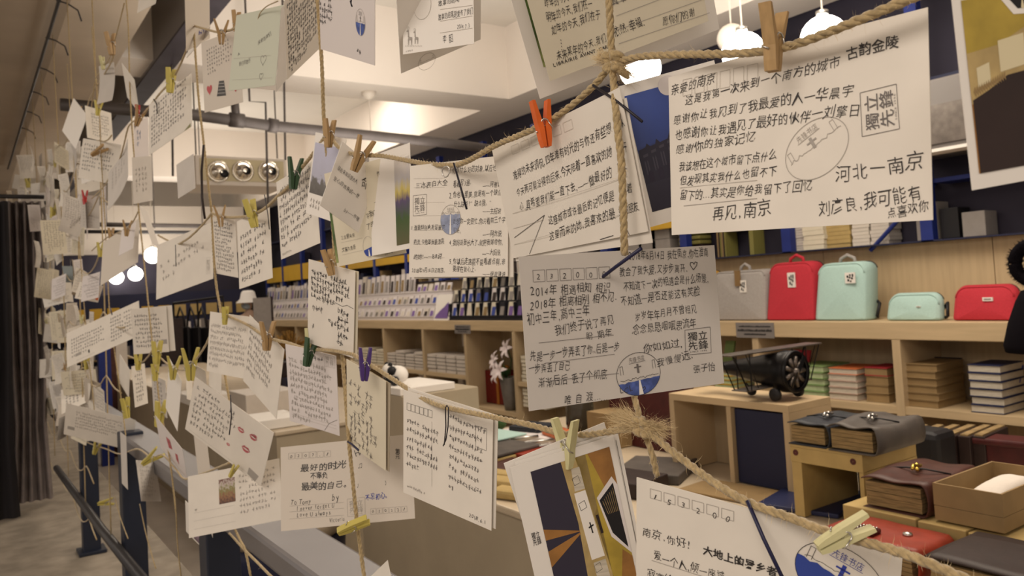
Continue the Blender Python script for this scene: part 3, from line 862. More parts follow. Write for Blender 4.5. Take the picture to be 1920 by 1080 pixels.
# small display cabinet with the model biplane
kb = thing('small_cabinet', (2.03, 1.65, .762), 'small pale wooden open cabinet under the model biplane', 'cabinet')
cx0, cx1, cy0, cy1, cz0, cz1 = 1.93, 2.135, 1.432, 1.90, .762, 1.02
MB().box(cx0, cy0, cz1 - .022, cx1, cy1, cz1).build('cabinet_top', 'wood', kb, bevel=.001)
MB().box(cx0, cy0, cz0, cx1, cy0 + .02, cz1 - .022).build('side_panel', 'wood_v', kb)
MB().box(cx0, cy1 - .02, cz0, cx1, cy1, cz1 - .022).build('side_panel', 'wood_v', kb)
MB().box(cx1 - .012, cy0 + .02, cz0, cx1, cy1 - .02, cz1 - .022).build('cabinet_back', 'wood_in', kb)
MB().box(cx0 + .005, cy0 + .215, cz0, cx1 - .012, cy0 + .232, cz1 - .022).build('inner_divider', 'wood_v', kb)
tag(MB().box(cx0 + .02, cy0 + .022, cz0 + .002, cx1 - .015, cy0 + .213, cz1 - .03).build('navy_box', 'navy', bevel=.002), 'dark navy box filling the right half of the small cabinet', 'box')
tag(MB().box(cx0 + .03, cy1 + .006, cz0, cx1 + .02, cy1 + .028, cz1 - .01).build('wood_board', 'wood_v'), 'pale wooden board standing against the left side of the small cabinet', 'board')
c = P(2, .763, 1210, 835)
tag(MB().box(2.12, 2.00, .762, 2.16, 2.42, 1.03).build('wine_board', 'leather_wine'), 'wine red board left of the small cabinet behind the twine knot', 'board')
tag(MB().box(2.0, 2.30, .762, 2.14, 2.42, .90).build('kraft_carton', 'kraft'), 'small kraft carton behind the twine knot', 'box')

# ---- model biplane (nose towards -y)
bx, by0 = 2.02, 1.50
bp = thing('model_biplane', (bx, 1.6, 1.022), 'black metal model biplane with a big round engine on the small cabinet', 'model plane')
zc = 1.105
def sec(y, r, z=zc): return (r, y, z)
prof = [(.001, 1.47), (.045, 1.47), (.058, 1.463), (.062, 1.475), (.063, 1.50), (.058, 1.515), (.056, 1.53), (.05, 1.56), (.038, 1.62), (.024, 1.70), (.010, 1.78), (.001, 1.785)]
MB().lathe([(r, y) for r, y in prof], (bx, 0, zc), 30, 'y').build('fuselage', 'biplane_black', bp, True)
MB().lathe([(.052, 1.463), (.060, 1.458), (.064, 1.466), (.060, 1.474)], (bx, 0, zc), 30, 'y').build('engine_ring', 'biplane_black', bp, True)
eng = MB()
for k in range(9):
    a = k * 2 * math.pi / 9
    d = Vector((math.cos(a), 0, math.sin(a)))
    c = Vector((bx, 1.468, zc))
    eng.tube([c + d * .012, c + d * .046], .0075, 8)
e = eng.build('engine_cylinders', 'tin', bp, True)
MB().lathe([(.001, 1.452), (.010, 1.455), (.014, 1.47)], (bx, 0, zc), 16, 'y').build('hub', 'tin', bp, True)
for k in range(2):
    a = .9 + k * math.pi
    d = Vector((math.cos(a), 0, math.sin(a))); s = Vector((-math.sin(a), .25, math.cos(a)))
    c = Vector((bx, 1.455, zc))
    MB().obox(c + d * .028, d * .026, s * .006, Vector((0, .0012, 0))).build('propeller_blade', 'biplane_black', bp, bevel=.002)
MB().box(1.80, 1.515, zc + .062, 2.235, 1.575, zc + .067).build('upper_wing', 'tin', bp, bevel=.002)
MB().box(1.86, 1.52, zc - .046, 2.18, 1.575, zc - .042).build('lower_wing', 'tin', bp, bevel=.002)
for x0 in (1.815, 1.885, 2.155, 2.225):
    for yy in (1.52, 1.57):
        MB().tube([(x0, yy, zc + .062), (min(max(x0, 1.87), 2.17), yy, zc - .044)], .002, 6).build('wing_strut', 'biplane_black', bp)
for (a, b) in ((1.82, 1.88), (2.22, 2.16), (1.88, 1.93), (2.16, 2.11)):
    MB().tube([(a, 1.53, zc + .062), (b, 1.53, zc - .044)], .0015, 5).build('bracing_wire', 'biplane_black', bp)
for (x, y, r) in ((1.965, 1.50, .019), (2.075, 1.50, .019), (2.02, 1.63, .016)):
    w = MB().lathe([(.001, -.009), (r * .8, -.009), (r, -.005), (r, .005), (r * .8, .009), (.001, .009)], (x, y, 1.0225 + r), 20, 'x').build('wheel', 'black', bp, True)
    MB().tube([(x, y, 1.0225 + r), (bx, y + .02, zc - .045)], .003, 6).build('gear_leg', 'biplane_black', bp)
MB().add([(bx - .002, 1.74, zc), (bx - .002, 1.80, zc), (bx - .002, 1.80, zc + .055), (bx - .002, 1.77, zc + .05), (bx + .002, 1.74, zc), (bx + .002, 1.80, zc), (bx + .002, 1.80, zc + .055), (bx + .002, 1.77, zc + .05)],
         [(0, 1, 2, 3), (7, 6, 5, 4), (0, 4, 5, 1), (1, 5, 6, 2), (2, 6, 7, 3), (3, 7, 4, 0)]).build('tail_fin', 'biplane_black', bp)
MB().box(bx - .06, 1.755, zc - .002, bx + .06, 1.79, zc + .001).build('tailplane', 'biplane_black', bp)

# ---- leather notebooks, riser, boxes on the counter
def leather_book(c, lx, ly, h, rz, m, lb, clasp='steel', label_cat='notebook', waves=.008, spine=1):
    "thick book lying flat: pages block and a soft wrap cover; local x = long side"
    t = thing('leather_notebook', c, lb, label_cat)
    ca, sa = math.cos(rz), math.sin(rz)
    def Wd(x, y, z): return (c[0] + ca * x - sa * y, c[1] + sa * x + ca * y, c[2] + z)
    mb = MB(); n = 5
    for i in range(n):
        z0 = .004 + (h - .010) * i / n
        sh = RNG.uniform(-.0015, .0015)
        mb2 = MB()
        mb.add([Wd(x * (lx / 2 - .005) + sh, y * (ly / 2 - .005) + sh, zz) for x in (-1, 1) for y in (-1, 1) for zz in (z0, z0 + (h - .010) / n - .0008)], [(0, 1, 3, 2), (4, 6, 7, 5), (0, 4, 5, 1), (2, 3, 7, 6), (0, 2, 6, 4), (1, 5, 7, 3)])
    mb.build('pages', 'pages', t)
    # wrap cover: profile in local y/z, open at +y... front edge, spine rounded at -y*spine
    prof = []
    N = 24
    top = []
    for i in range(N + 1):
        u = i / N
        top.append((ly / 2 * (1 - 2 * u), h + waves * math.sin(u * 7 + rz * 3) * (1 - u) + .001))
    arc = [(-ly / 2 - .012 * math.sin(a), h / 2 + h / 2 * math.cos(a)) for a in [math.pi * k / 6 for k in range(1, 6)]]
    prof = top + arc + [(-ly / 2, 0), (ly / 2, 0)]
    vs, fs = [], []
    for j, x in enumerate(np.linspace(-lx / 2 - .003, lx / 2 + .003, 7)):
        for (y, z) in prof:
            wv = waves * .5 * math.sin(x * 30 + y * 20) if z > h * .9 else 0
            vs.append(Wd(x, y * spine, max(0, z + wv)))
    m0 = len(prof)
    for j in range(6):
        for k in range(m0 - 1):
            a = j * m0 + k
            fs.append((a, a + 1, a + 1 + m0, a + m0))
    o = MB().add(vs, fs).build('cover', m, t, True)
    s = o.modifiers.new('thick', 'SOLIDIFY'); s.thickness = .003; s.offset = 1
    if clasp:
        k = MB()
        k.tube([Wd(-.022, .0, h + .012), Wd(-.008, .005, h + .018), Wd(.008, -.002, h + .014), Wd(.024, .004, h + .012)], .0035, 6)
        k.ball(Wd(.01, .006, h + .014), .006, 8); k.ball(Wd(-.016, -.008, h + .012), .005, 8)
        k.build('clasp', clasp, t, True)
        MB().tube([Wd(-.02, ly * .48, h + .006), Wd(-.012, .02, h + .012), Wd(.0, -.02, h + .011), Wd(.02, -ly * .48, h + .003)], .002, 5).build('cord', 'black', t, True)
    return t
# riser (kraft wood) under the two notebooks
XR = 1.78
ra, rb = P(0, XR, 1481, 834), P(0, XR, 1617, 868)
rt = thing('display_riser', (XR + .12, (ra[1] + rb[1]) / 2, .762), 'kraft coloured arched riser with two dark holes under two leather notebooks', 'riser')
yl, yr, zt = ra[1], rb[1], ra[2]
MB().box(XR, yr, zt - .042, XR + .015, yl, zt - .0045).build('front_rail', 'kraft_light', rt)
for yy_ in (yl - .012, yr + .002): MB().box(XR + .016, yy_, zt - .042, XR + .249, yy_ + .01, zt - .0045).build('side_rail', 'kraft_light', rt)
MB().box(XR, yr, zt - .004, XR + .26, yl, zt + .006).build('riser_top', 'kraft_light', rt)
MB().box(XR + .002, yl - .03, .762, XR + .249, yl - .001, zt - .043).build('riser_leg', 'kraft_light', rt)
MB().box(XR + .002, yr + .001, .762, XR + .249, yr + .012, zt - .043).build('riser_leg', 'kraft_light', rt)
MB().box(XR + .25, yr + .012, .762, XR + .26, yl - .03, zt - .004).build('riser_back', 'navy', rt)
for f_ in (.08, .88):
    y = yl + (yr - yl) * f_
    MB().lathe([(.001, XR - .001), (.008, XR - .001), (.008, XR - .0002)], (0, y, zt - .018), 14, 'x').build('hole', 'leather_wine', rt)
z2 = zt + .0065
ym = yl + (yr - yl) * .56
leather_book((XR + .10, (yl + ym) / 2 + .004, z2), .20, abs(yl - ym) - .006, .052, 0, 'leather_navy', 'dark slate leather notebook on the left half of the riser', waves=.004)
leather_book((XR + .10, (yr + ym) / 2 - .02, z2), .21, abs(yr - ym) + .03, .058, 0, 'leather_grey', 'grey leather notebook with a wavy cover on the right half of the riser', waves=.010)
# row of light kraft boxes
XB = 1.62
q = [P(0, XB, 1578, 945), P(0, XB, 1718, 972), P(0, XB, 1812, 992), P(0, XB, 1925, 1016)]
for i in range(3):
    a, b = q[i], q[i + 1]
    tag(MB().box(XB, b[1] + .002, .762, XB + .20, a[1] - .002, q[0][2] - .002 * i).build('kraft_box', 'kraft_light', bevel=.002),
        ('leftmost light kraft box of the row under the brown leather notebook', 'middle light kraft box of the row under the open carton', 'rightmost light kraft box of the row with a printed label')[i], 'box')
zb2 = q[0][2]
c = (P(2, zb2 + .04, 1650, 920) + P(2, zb2 + .04, 1700, 930)) / 2
leather_book((XB + .135, (P(0, XB + .02, 1603, 930)[1] + P(0, XB + .02, 1745, 955)[1]) / 2, zb2 + .001), .23, P(0, XB + .02, 1603, 930)[1] - P(0, XB + .02, 1712, 955)[1], .062, .02, 'leather_brown', 'thick dark brown leather notebook with a brass clasp in front of the riser', 'gold', waves=.006)
# open kraft box with cloth
OX0, OX1 = 1.64, 1.90
oy1, oy0 = P(0, OX0, 1748, 905)[1], P(0, OX0, 1883, 985)[1]
oz0 = zb2 + .002
ob = thing('open_box', ((OX0 + OX1) / 2, (oy0 + oy1) / 2, oz0), 'open kraft box with white cloth inside at the right edge', 'box')
MB().box(OX0, oy0, oz0, OX1, oy1, oz0 + .03).build('lower_tray', 'kraft', ob, bevel=.001)
oh = P(0, OX0, 1748, 905)[2] - oz0
mb = MB()
for bx_ in ((OX0, oy0, OX0 + .004, oy1), (OX1 - .004, oy0, OX1, oy1), (OX0 + .004, oy0, OX1 - .004, oy0 + .004), (OX0 + .004, oy1 - .004, OX1 - .004, oy1)):
    MB().box(bx_[0], bx_[1], oz0 + .031, bx_[2], bx_[3], oz0 + oh).build('box_wall', 'kraft', ob)
vs, fs = [], []
for i in range(13):
    for j in range(13):
        u, v = i / 12, j / 12
        vs.append((OX0 + .02 + (OX1 - OX0 - .04) * u, oy0 + .01 + (oy1 - oy0 - .05) * v, oz0 + .036 + (oh - .038) * (1 - (2 * u - 1) ** 4) * (1 - (2 * v - 1) ** 4) + .003 * noise.noise(Vector((u * 5, v * 5, 0)))))
fs = [(i * 13 + j, i * 13 + j + 1, i * 13 + j + 14, i * 13 + j + 13) for i in range(12) for j in range(12)]
tag(MB().add(vs, fs).build('folded_cloth', 'cloth_white', smooth=True), 'folded white cloth lying in the open kraft box', 'cloth')
# red orange leather notebook and dark one in front
tag(MB().box(1.44, .835, .762, 1.605, 1.035, .80).build('leather_folder', 'leather_red', bevel=.004), 'red leather folder under the red orange notebook', 'folder')
leather_book((1.535, .932, .8005), .135, .195, .054, 0, 'leather_red', 'red orange leather notebook lying in front of the kraft boxes', None, waves=.003)
ztop = .857
cc = P(2, ztop, 1622, 1000)
wv = thing('woven_charm', (cc[0], cc[1], ztop), 'dark plum beaded woven charm on the red orange notebook', 'charm')
for k in range(3):
    MB().tube([(cc[0] + .011 * k - .01, cc[1] + .02, ztop + .006), (cc[0] - .008 + .011 * k, cc[1] - .024, ztop + .006)], .006, 7).build('strand', 'leather_wine', wv, True)
s = MB()
for k in range(3):
    for j in range(6):
        s.ball((cc[0] - .010 + .011 * k, cc[1] + .016 - .007 * j, ztop + .0125), .0022, 6)
s.build('beads', 'steel', wv)
cc = P(2, ztop, 1702, 1004)
tag(MB().lathe([(.001, ztop), (.010, ztop), (.009, ztop + .005), (.001, ztop + .007)], (cc[0], cc[1], 0), 14).build('metal_button', 'steel', smooth=True), 'small silver button on the red orange notebook', 'button')
tag(MB().box(1.41, .50, .762, 1.60, .785, .80).build('slip_case', 'kraft', bevel=.002), 'flat kraft slip case under the large dark brown notebook', 'case')
leather_book((1.505, .645, .8005), .19, .265, .074, 0, 'leather_dark', 'large dark brown leather notebook at the bottom right corner', None, waves=.002)
# dark cloth / navy folder left of the riser, kraft sheet
c = P(2, .765, 1530, 950)
tag(MB().rbox(c[0] + .05, c[1] + .04, .762, .26, .22, .012, .25).build('navy_folder', 'dark_blue_cover', bevel=.003), 'flat navy folder lying in front of the riser', 'folder')
c = P(2, .765, 1390, 925)
tag(MB().rbox(c[0], c[1] + .02, .762, .16, .30, .006, .1).build('kraft_sheet', 'kraft', bevel=.001), 'brown kraft sheet lying in front of the small cabinet', 'paper')
# centre of the counter, seen between the cards
items = [  # px, py (centre on z), z, lx, ly, h, rz, mat, label, name
    (905, 855, .762, .26, .30, .035, .1, 'kraft_light', 'kraft box at the left end of the notebooks seen beside the white double card', 'kraft_box'),
    (925, 838, .80, .24, .28, .012, .15, 'leather_grey', 'grey leather folder on top of the kraft box beside the white double card', 'folder'),
    (930, 815, .814, .16, .2, .008, .1, 'mint_canvas', 'pale mint booklet on the grey folder', 'booklet'),
    (985, 880, .762, .16, .26, .03, .25, 'leather_brown', 'brown leather notebook left of the photo postcard', 'notebook'),
    (1035, 858, .762, .16, .26, .038, .2, 'leather_red', 'red leather notebook seen left of the photo postcard', 'notebook'),
    (1010, 815, .762, .20, .34, .03, .1, 'card_lilac', 'flat pale box in the middle of the counter', 'box'),
    (1000, 800, .793, .14, .16, .02, .3, 'leather_navy', 'dark blue leather notebook on the flat pale box', 'notebook'),
    (1050, 812, .793, .1, .14, .02, -.2, 'orange_cover', 'orange leather notebook on the flat pale box', 'notebook'),
    (1090, 860, .762, .14, .2, .05, .4, 'leather_grey', 'grey cloth covered box behind the photo postcard', 'box'),
    (1230, 880, .762, .25, .22, .03, .5, 'leather_grey', 'greyish brown folded leather behind the twine knot', 'leather'),
    (1180, 905, .762, .16, .18, .045, .2, 'leather_dark', 'dark leather roll below the twine knot', 'leather'),
]
for (px, py, z, lx, ly, h, rz, m, lb, nm) in items:
    c = P(2, z + h / 2, px, py)
    tag(MB().rbox(c[0], c[1], z, lx, ly, h, rz).build(nm, m, bevel=.004), lb, nm if nm not in ('kraft_box',) else 'box')
for k in range(3):
    c = P(2, .80, 985 + 28 * k, 826 + 7 * k)
    tag(MB().tube([(c[0] - .05, c[1] + .03, .81), (c[0] + .05, c[1] - .02, .812)], .006, 8).build('metal_clasp', 'steel', smooth=True), 'thin metal pen lying across the notebooks under the lower twine', 'pen', 'metal pens on the counter')
for (px, py, k) in ((945, 905, 0), (960, 925, 1), (935, 890, 2)):
    c = P(2, .775, px, py)
    tag(MB().rbox(c[0], c[1], .762, .07, .13, .028, .35).build('wooden_block', 'kraft_light', bevel=.010), 'small rounded pale wooden case near the counter edge', 'case', 'wooden cases near the counter edge')
# glass jar
c = P(2, .77, 1090, 820)
t = thing('glass_jar', (c[0], c[1], .792), 'dark glass jar half hidden behind the central card', 'jar')
MB().lathe([(.001, .80), (.055, .80), (.060, .83), (.058, .93), (.045, .96), (.047, .975), (.041, .975), (.052, .92), (.054, .83)], (c[0], c[1], 0), 24).build('jar_body', 'glass_dark', t, True)
MB().lathe([(.001, .7615), (.07, .7615), (.07, .799), (.001, .7995)], (c[0], c[1], 0), 24).build('jar_base', 'kraft', t, True)
# green ball-ish case + green small
c = P(2, .80, 935, 790)
tag(MB().ball((c[0], c[1], .795), .032, 16, (1, 1.4, 1)).build('green_case', 'leaf', smooth=True), 'green rounded case right of the white double card', 'case')

# carton with printed paper at the far end of counter one
t = thing('carton', (1.5, 2.85, .762), 'beige carton with a white printed sheet left of the white double card', 'box')
ya = yat(1.40, 760, 840); yb_ = yat(1.40, 690, 840)
MB().box(1.40, ya, .762, 1.75, yb_, 1.0).build('carton_body', 'counter', t, bevel=.003)
tag(MB().box(1.40, ya + .02, 1.001, 1.65, yb_ - .02, 1.03).build('paper_tray', 'card_white', bevel=.003), 'white paper tray on top of the beige carton', 'tray')
p0 = ((ya + yb_) / 2)
pd = thing('plush_toy', (1.47, p0, 1.031), 'black and white plush animal on the paper tray above the beige carton', 'toy')
MB().ball((1.47, p0, 1.07), .042, 16, (1, 1.3, .9)).build('body', 'card_white', pd, True)
MB().ball((1.455, p0 + .05, 1.085), .03, 14).build('head', 'card_white', pd, True)
for (dy, dz) in ((.035, .11 - .0), (.068, .11)):
    MB().ball((1.455, p0 + dy, 1.0 + dz), .011, 8).build('ear', 'black', pd, True)
for (dy, dz) in ((-.04, .05), (.03, .045), (-.02, .09)):
    MB().ball((1.435, p0 + dy, 1.0 + dz), .02, 10).build('black_patch', 'black', pd, True)

# things on counter two
for (px, py, lx, ly, h, m, lb, nm) in ((455, 765, .30, .35, .12, 'white_box', 'lower white box on the second counter behind the folded card', 'box'),
                                      (470, 792, .25, .3, .05, 'card_white', 'flat white tray on the second counter corner', 'tray'),
                                      (352, 748, .25, .5, .06, 'card_white', 'flat white box at the far end of the second counter', 'box')):
    c = P(2, .79, px, py)
    tag(MB().rbox(c[0] + lx * .4, c[1], .762, lx, ly, h, 0).build('white_' + nm, m, bevel=.004), lb, nm)
c = P(2, .77, 535, 790)
t = thing('paper_dish', (c[0], c[1], .762), 'shallow white dish with a roll of paper on the second counter corner', 'dish')
MB().lathe([(.001, .764), (.05, .764), (.09, .785), (.085, .787), (.045, .768), (.001, .767)], (c[0], c[1], 0), 20).build('dish', 'card_white', t, True)
MB().tube([(c[0] - .05, c[1], .795), (c[0] + .06, c[1] + .05, .80)], .016, 10).build('paper_roll', 'cloth_white', t, True)
c = P(2, .77, 600, 745)
for k in range(5):
    tag(MB().box(c[0], c[1] + k * .16, .762, c[0] + .1, c[1] + .1 + k * .16, .85 + .03 * (k % 2)).build('small_gift_box', ('card_white', 'navy', 'purple_print')[k % 3], bevel=.004), 'small coloured box on the second counter seen through a gap', 'box', 'small boxes on the second counter')
# dried flower bunch
c = P(2, .9, 540, 628)
c = EYE + ray(540, 636) * 5.9
t = thing('dried_flowers', (c[0], c[1], .762), 'bunch of dried orange brown flowers behind the clothesline', 'plant')
MB().lathe([(.001, .762), (.08, .762), (.1, .95), (.09, .95), (.001, .78)], (c[0], c[1], 0), 16).build('pot', 'leather_dark', t, True)
mb = MB(); rr = random.Random(3)
for k in range(420):
    a, b = rr.uniform(0, 6.28), rr.uniform(0, 1.3)
    d = Vector((math.cos(a) * math.sin(b), math.sin(a) * math.sin(b), math.cos(b)))
    s0 = Vector((c[0], c[1], .95)); L_ = rr.uniform(.12, .24)
    q = s0 + d * L_ + Vector((0, 0, -.25 * L_ * math.sin(b)))
    e = d.orthogonal().normalized() * rr.uniform(.006, .014)
    mb.add([s0 + d * L_ * .4 - e * .3, s0 + d * L_ * .4 + e * .3, q - e, q + e], [(0, 1, 3, 2)])
tag(mb.build('petals', 'dried', t), kind='stuff')
tag(MB().box(2.04, c[1] + .25, .762, 2.19, c[1] + 1.1, 1.0).build('wicker_box', 'leather_dark'), 'dark brown box behind the dried flowers', 'box')

# ---- far end: hat person, bags, far racks
def P_at(px, py, dpt):
    r = ray(px, py)
    return EYE + r * dpt
# sign board beside the person
a = P_at(492, 560, 9.6)
t = thing('sign_board', (a[0], a[1], 0), 'narrow grey sign board on a stand beside the person in the hat', 'sign')
MB().box(a[0] - .11, a[1], .92, a[0] + .10, a[1] + .02, 1.46).build('board', 'grey_box', t)
MB().box(a[0] + .10, a[1] - .005, .92, a[0] + .125, a[1] + .025, 1.47).build('board_edge', 'leather_dark', t)
MB().tube([(a[0], a[1] + .03, 0), (a[0], a[1] + .03, .95)], .015, 8).build('stand', 'black', t)
MB().box(a[0] - .15, a[1] - .08, .0, a[0] + .15, a[1] + .14, .015).build('stand_foot', 'black', t)
# display with tote bags
zz = P_at(400, 565, 9.5)
t = thing('bag_rail', (zz[0], zz[1], 0), 'black rail with crosspieces holding the tote bags', 'rail')
A, B = P_at(325, 569, 9.8), P_at(418, 556, 9.2)
MB().tube([A, B], .014, 8).build('top_bar', 'black', t)
for q_ in (A, B, (A + B) / 2):
    MB().tube([q_, (q_[0], q_[1], .0)], .012, 8).build('rail_post', 'black', t)
for k, (px, lb) in enumerate(((338, 'black tote bag hanging at the left of the rail'), (358, 'black tote bag hanging in the middle of the rail'), (378, 'black tote bag hanging at the right of the rail'))):
    c = P_at(px, 592, 9.3)
    u = (B - A) / np.linalg.norm(B - A)
    t = thing('tote_bag', (c[0], c[1], c[2] - .5), lb, 'bag')
    w = .17
    nrm = np.cross(u, [0, 0, 1.])
    MB().obox(c + np.array([0, 0, -.38]), u * w, nrm * .02, (0, 0, .24)).build('bag_body', 'black', t, bevel=.01)
    MB().tube([c - u * .09 + np.array([0, 0, -.15]), c - u * .06 + np.array([0, 0, .0]), c + np.array([0, 0, .1]), c + u * .06 + np.array([0, 0, .0]), c + u * .09 + np.array([0, 0, -.15])], .012, 6).build('bag_strap', 'black', t, True)
# low far racks of spines with yellow headers
fr = thing('far_bookcase', (1.9, 12.0, 0), 'far navy bookcase with a row of yellow boards across the end of the shop', 'bookcase')
Yf = 12.0
MB().box(.9, Yf, .0, 3.55, Yf + .3, 1.62).build('case', 'navy', fr)
for k in range(12):
    x = .95 + k * .215
    MB().box(x, Yf - .02, 1.28, x + .15, Yf - .001, 1.44).build('yellow_board', 'kraft_light' if k > 6 else 'yellow', fr)
rr = random.Random(5); nbk = 0
for row, z0 in enumerate((1.04, .76, .48)):
    x = .95; nbk = 0
    MB().box(.92, Yf - .16, z0 - .02, 3.53, Yf - .001, z0 - .001).build('case_shelf', 'kraft', fr)
    while x < 3.45:
        w = rr.uniform(.03, .06)
        tag(MB().box(x, Yf - .14, z0, x + w - .003, Yf - .003, z0 + rr.uniform(.15, .20)).build('far_book', rr.choice(['white_box', 'navy', 'grey_box', 'plate_grey', 'card_lilac', 'leather_dark'])), 'book spine on the far navy bookcase, %s shelf, %s from the left' % (('top', 'middle', 'bottom')[row], nth(nbk + 1)), 'book', 'books on the far bookcase')
        x += w; nbk += 1
tag(MB().box(.9, 12.31, 1.621, 3.6, 12.34, 2.19).build('dark_partition', 'dark_wall'), 'dark partition above the far bookcase', 'partition')
# shop shelving bits lower left
for (px, py, dpt, w, h, m, lb) in ((197, 690, 7.2, .10, .75, 'blue_metal', 'narrow blue post behind the dense cards'), (208, 700, 7.6, .10, .7, 'leather_brown', 'narrow brown post behind the dense cards'), (222, 650, 8, .16, .35, 'white_box', 'tall pale box behind the dense cards'), (300, 640, 9, .5, .5, 'leather_dark', 'dark furniture block behind the small double card')):
    c = P_at(px, py, dpt)
    tag(MB().box(c[0] - w / 2, c[1], 0 if dpt < 8 else .762, c[0] + w / 2, c[1] + .1, max(c[2] + h / 2, .9)).build('post' if w < .12 else 'furniture_block', m), lb, 'post' if w < .12 else 'furniture')

# person with bucket hat, standing beyond the counters, face turned left
def skin_body(name, verts, edges, radii, m, parent, sub=2, off=(0, 0, 0)):
    me = bpy.data.meshes.new(name)
    me.from_pydata([(v[0] - off[0], v[1] - off[1], v[2] - off[2]) for v in verts], edges, [])
    o = bpy.data.objects.new(name, me); COL.objects.link(o)
    sk = o.modifiers.new('skin', 'SKIN'); sk.use_smooth_shade = True
    for i, r in enumerate(radii):
        me.skin_vertices[0].data[i].radius = (r, r) if not isinstance(r, tuple) else r
        me.skin_vertices[0].data[i].use_root = (i == 0)
    s = o.modifiers.new('sub', 'SUBSURF'); s.levels = s.render_levels = sub
    me.materials.append(M[m])
    o.parent = parent; WL[o.name] = off
    return o
hp = P_at(467, 574, 9.9)
px_, py_ = hp[0], hp[1]
z0 = hp[2] - 1.46
pt = thing('person', (px_, py_, 0), 'person in a white bucket hat, face mask and pale shirt standing beyond the counters', 'person')
off = (px_, py_, 0)
def B3(x, y, z): return (px_ + x, py_ + y, z)
vb = [B3(0, 0, .86), B3(0, 0, 1.02), B3(0, 0, 1.20), B3(0, 0, 1.30), B3(0, 0, 1.36), B3(-.015, -.01, 1.42),
      B3(.15, 0, 1.27), B3(.20, -.02, 1.02), B3(.17, -.12, .84), B3(-.15, 0, 1.27), B3(-.20, -.02, 1.02), B3(-.17, -.12, .84),
      B3(.09, 0, .80), B3(.10, -.01, .45), B3(.10, .02, .07), B3(.10, -.12, .04), B3(-.09, 0, .80), B3(-.10, -.01, .45), B3(-.10, .02, .07), B3(-.10, -.12, .04)]
eb = [(0, 1), (1, 2), (2, 3), (3, 4), (4, 5), (3, 6), (6, 7), (7, 8), (3, 9), (9, 10), (10, 11), (0, 12), (12, 13), (13, 14), (14, 15), (0, 16), (16, 17), (17, 18), (18, 19)]
rb_ = [.13, .115, .13, .10, .05, .05, .055, .042, .028, .055, .042, .028, .085, .058, .04, .035, .085, .058, .04, .035]
skin_body('body', vb, eb, rb_, 'skin', pt, 2, off)
for s_ in (1, -1):
    for k in range(5):
        base = B3(s_ * .17 + (k - 2) * .012, -.13, .825)
        tip = B3(s_ * .17 + (k - 2) * .018, -.18 + .01 * abs(k - 2), .765 + .008 * abs(k - 2))
        mid = tuple((base[i] + tip[i]) / 2 for i in range(3))
        MB().tube([base, mid, tip], [.008, .007, .005], 6).build('finger', 'skin', pt, True)
# shirt and trousers follow the body
skin_body('shirt', [vb[0], vb[1], vb[2], vb[3], vb[6], (vb[7][0], vb[7][1], 1.06), vb[9], (vb[10][0], vb[10][1], 1.06), B3(0, 0, 1.335)], [(0, 1), (1, 2), (2, 3), (3, 4), (4, 5), (3, 6), (6, 7), (3, 8)], [.15, .135, .15, .12, .07, .062, .07, .062, .07], 'shirt', pt, 2, off)
skin_body('trousers', [vb[0], vb[12], vb[13], (vb[14][0], vb[14][1], .13), vb[16], vb[17], (vb[18][0], vb[18][1], .13)], [(0, 1), (1, 2), (2, 3), (0, 4), (4, 5), (5, 6)], [.148, .10, .075, .06, .10, .075, .06], 'trousers', pt, 2, off)
hz = 1.50
MB().ball(B3(-.01, -.01, hz), .095, 20, (.9, 1.0, 1.2)).build('head', 'skin', pt, True)
fd = np.array([-.85, -.53, 0])   # facing direction
fs_ = np.array([.53, -.85, 0])
hc = np.array(B3(-.01, -.01, hz))
MB().obox(hc + fd * .098 + np.array([0, 0, -.012]), fd * .012, fs_ * .009, (0, 0, .018)).build('nose', 'skin', pt, bevel=.004)
for s_ in (-1, 1):
    MB().ball(hc + fd * .078 + fs_ * .033 * s_ + np.array([0, 0, .008]), .011, 10).build('eye', 'black', pt, True)
    MB().ball(hc + fs_ * .088 * s_ + np.array([0, 0, -.01]), .022, 10, (.5, .5, 1.2)).build('ear', 'skin', pt, True)
MB().ball(hc + fd * .035 + np.array([0, 0, -.045]), .075, 16, (.92, .95, .75)).build('face_mask', 'mask', pt, True)
MB().ball(hc - fd * .018 + np.array([0, 0, .0]), .102, 18, (.92, 1.0, 1.15)).build('hair', 'hair', pt, True)
MB().lathe([(.001, .155), (.06, .152), (.085, .13), (.105, .045), (.155, -.005), (.158, -.010), (.108, .035)], tuple(hc + np.array([0, 0, .0])), 28).build('bucket_hat', 'hat', pt, True)

pt.scale = (.95, .95, .945)
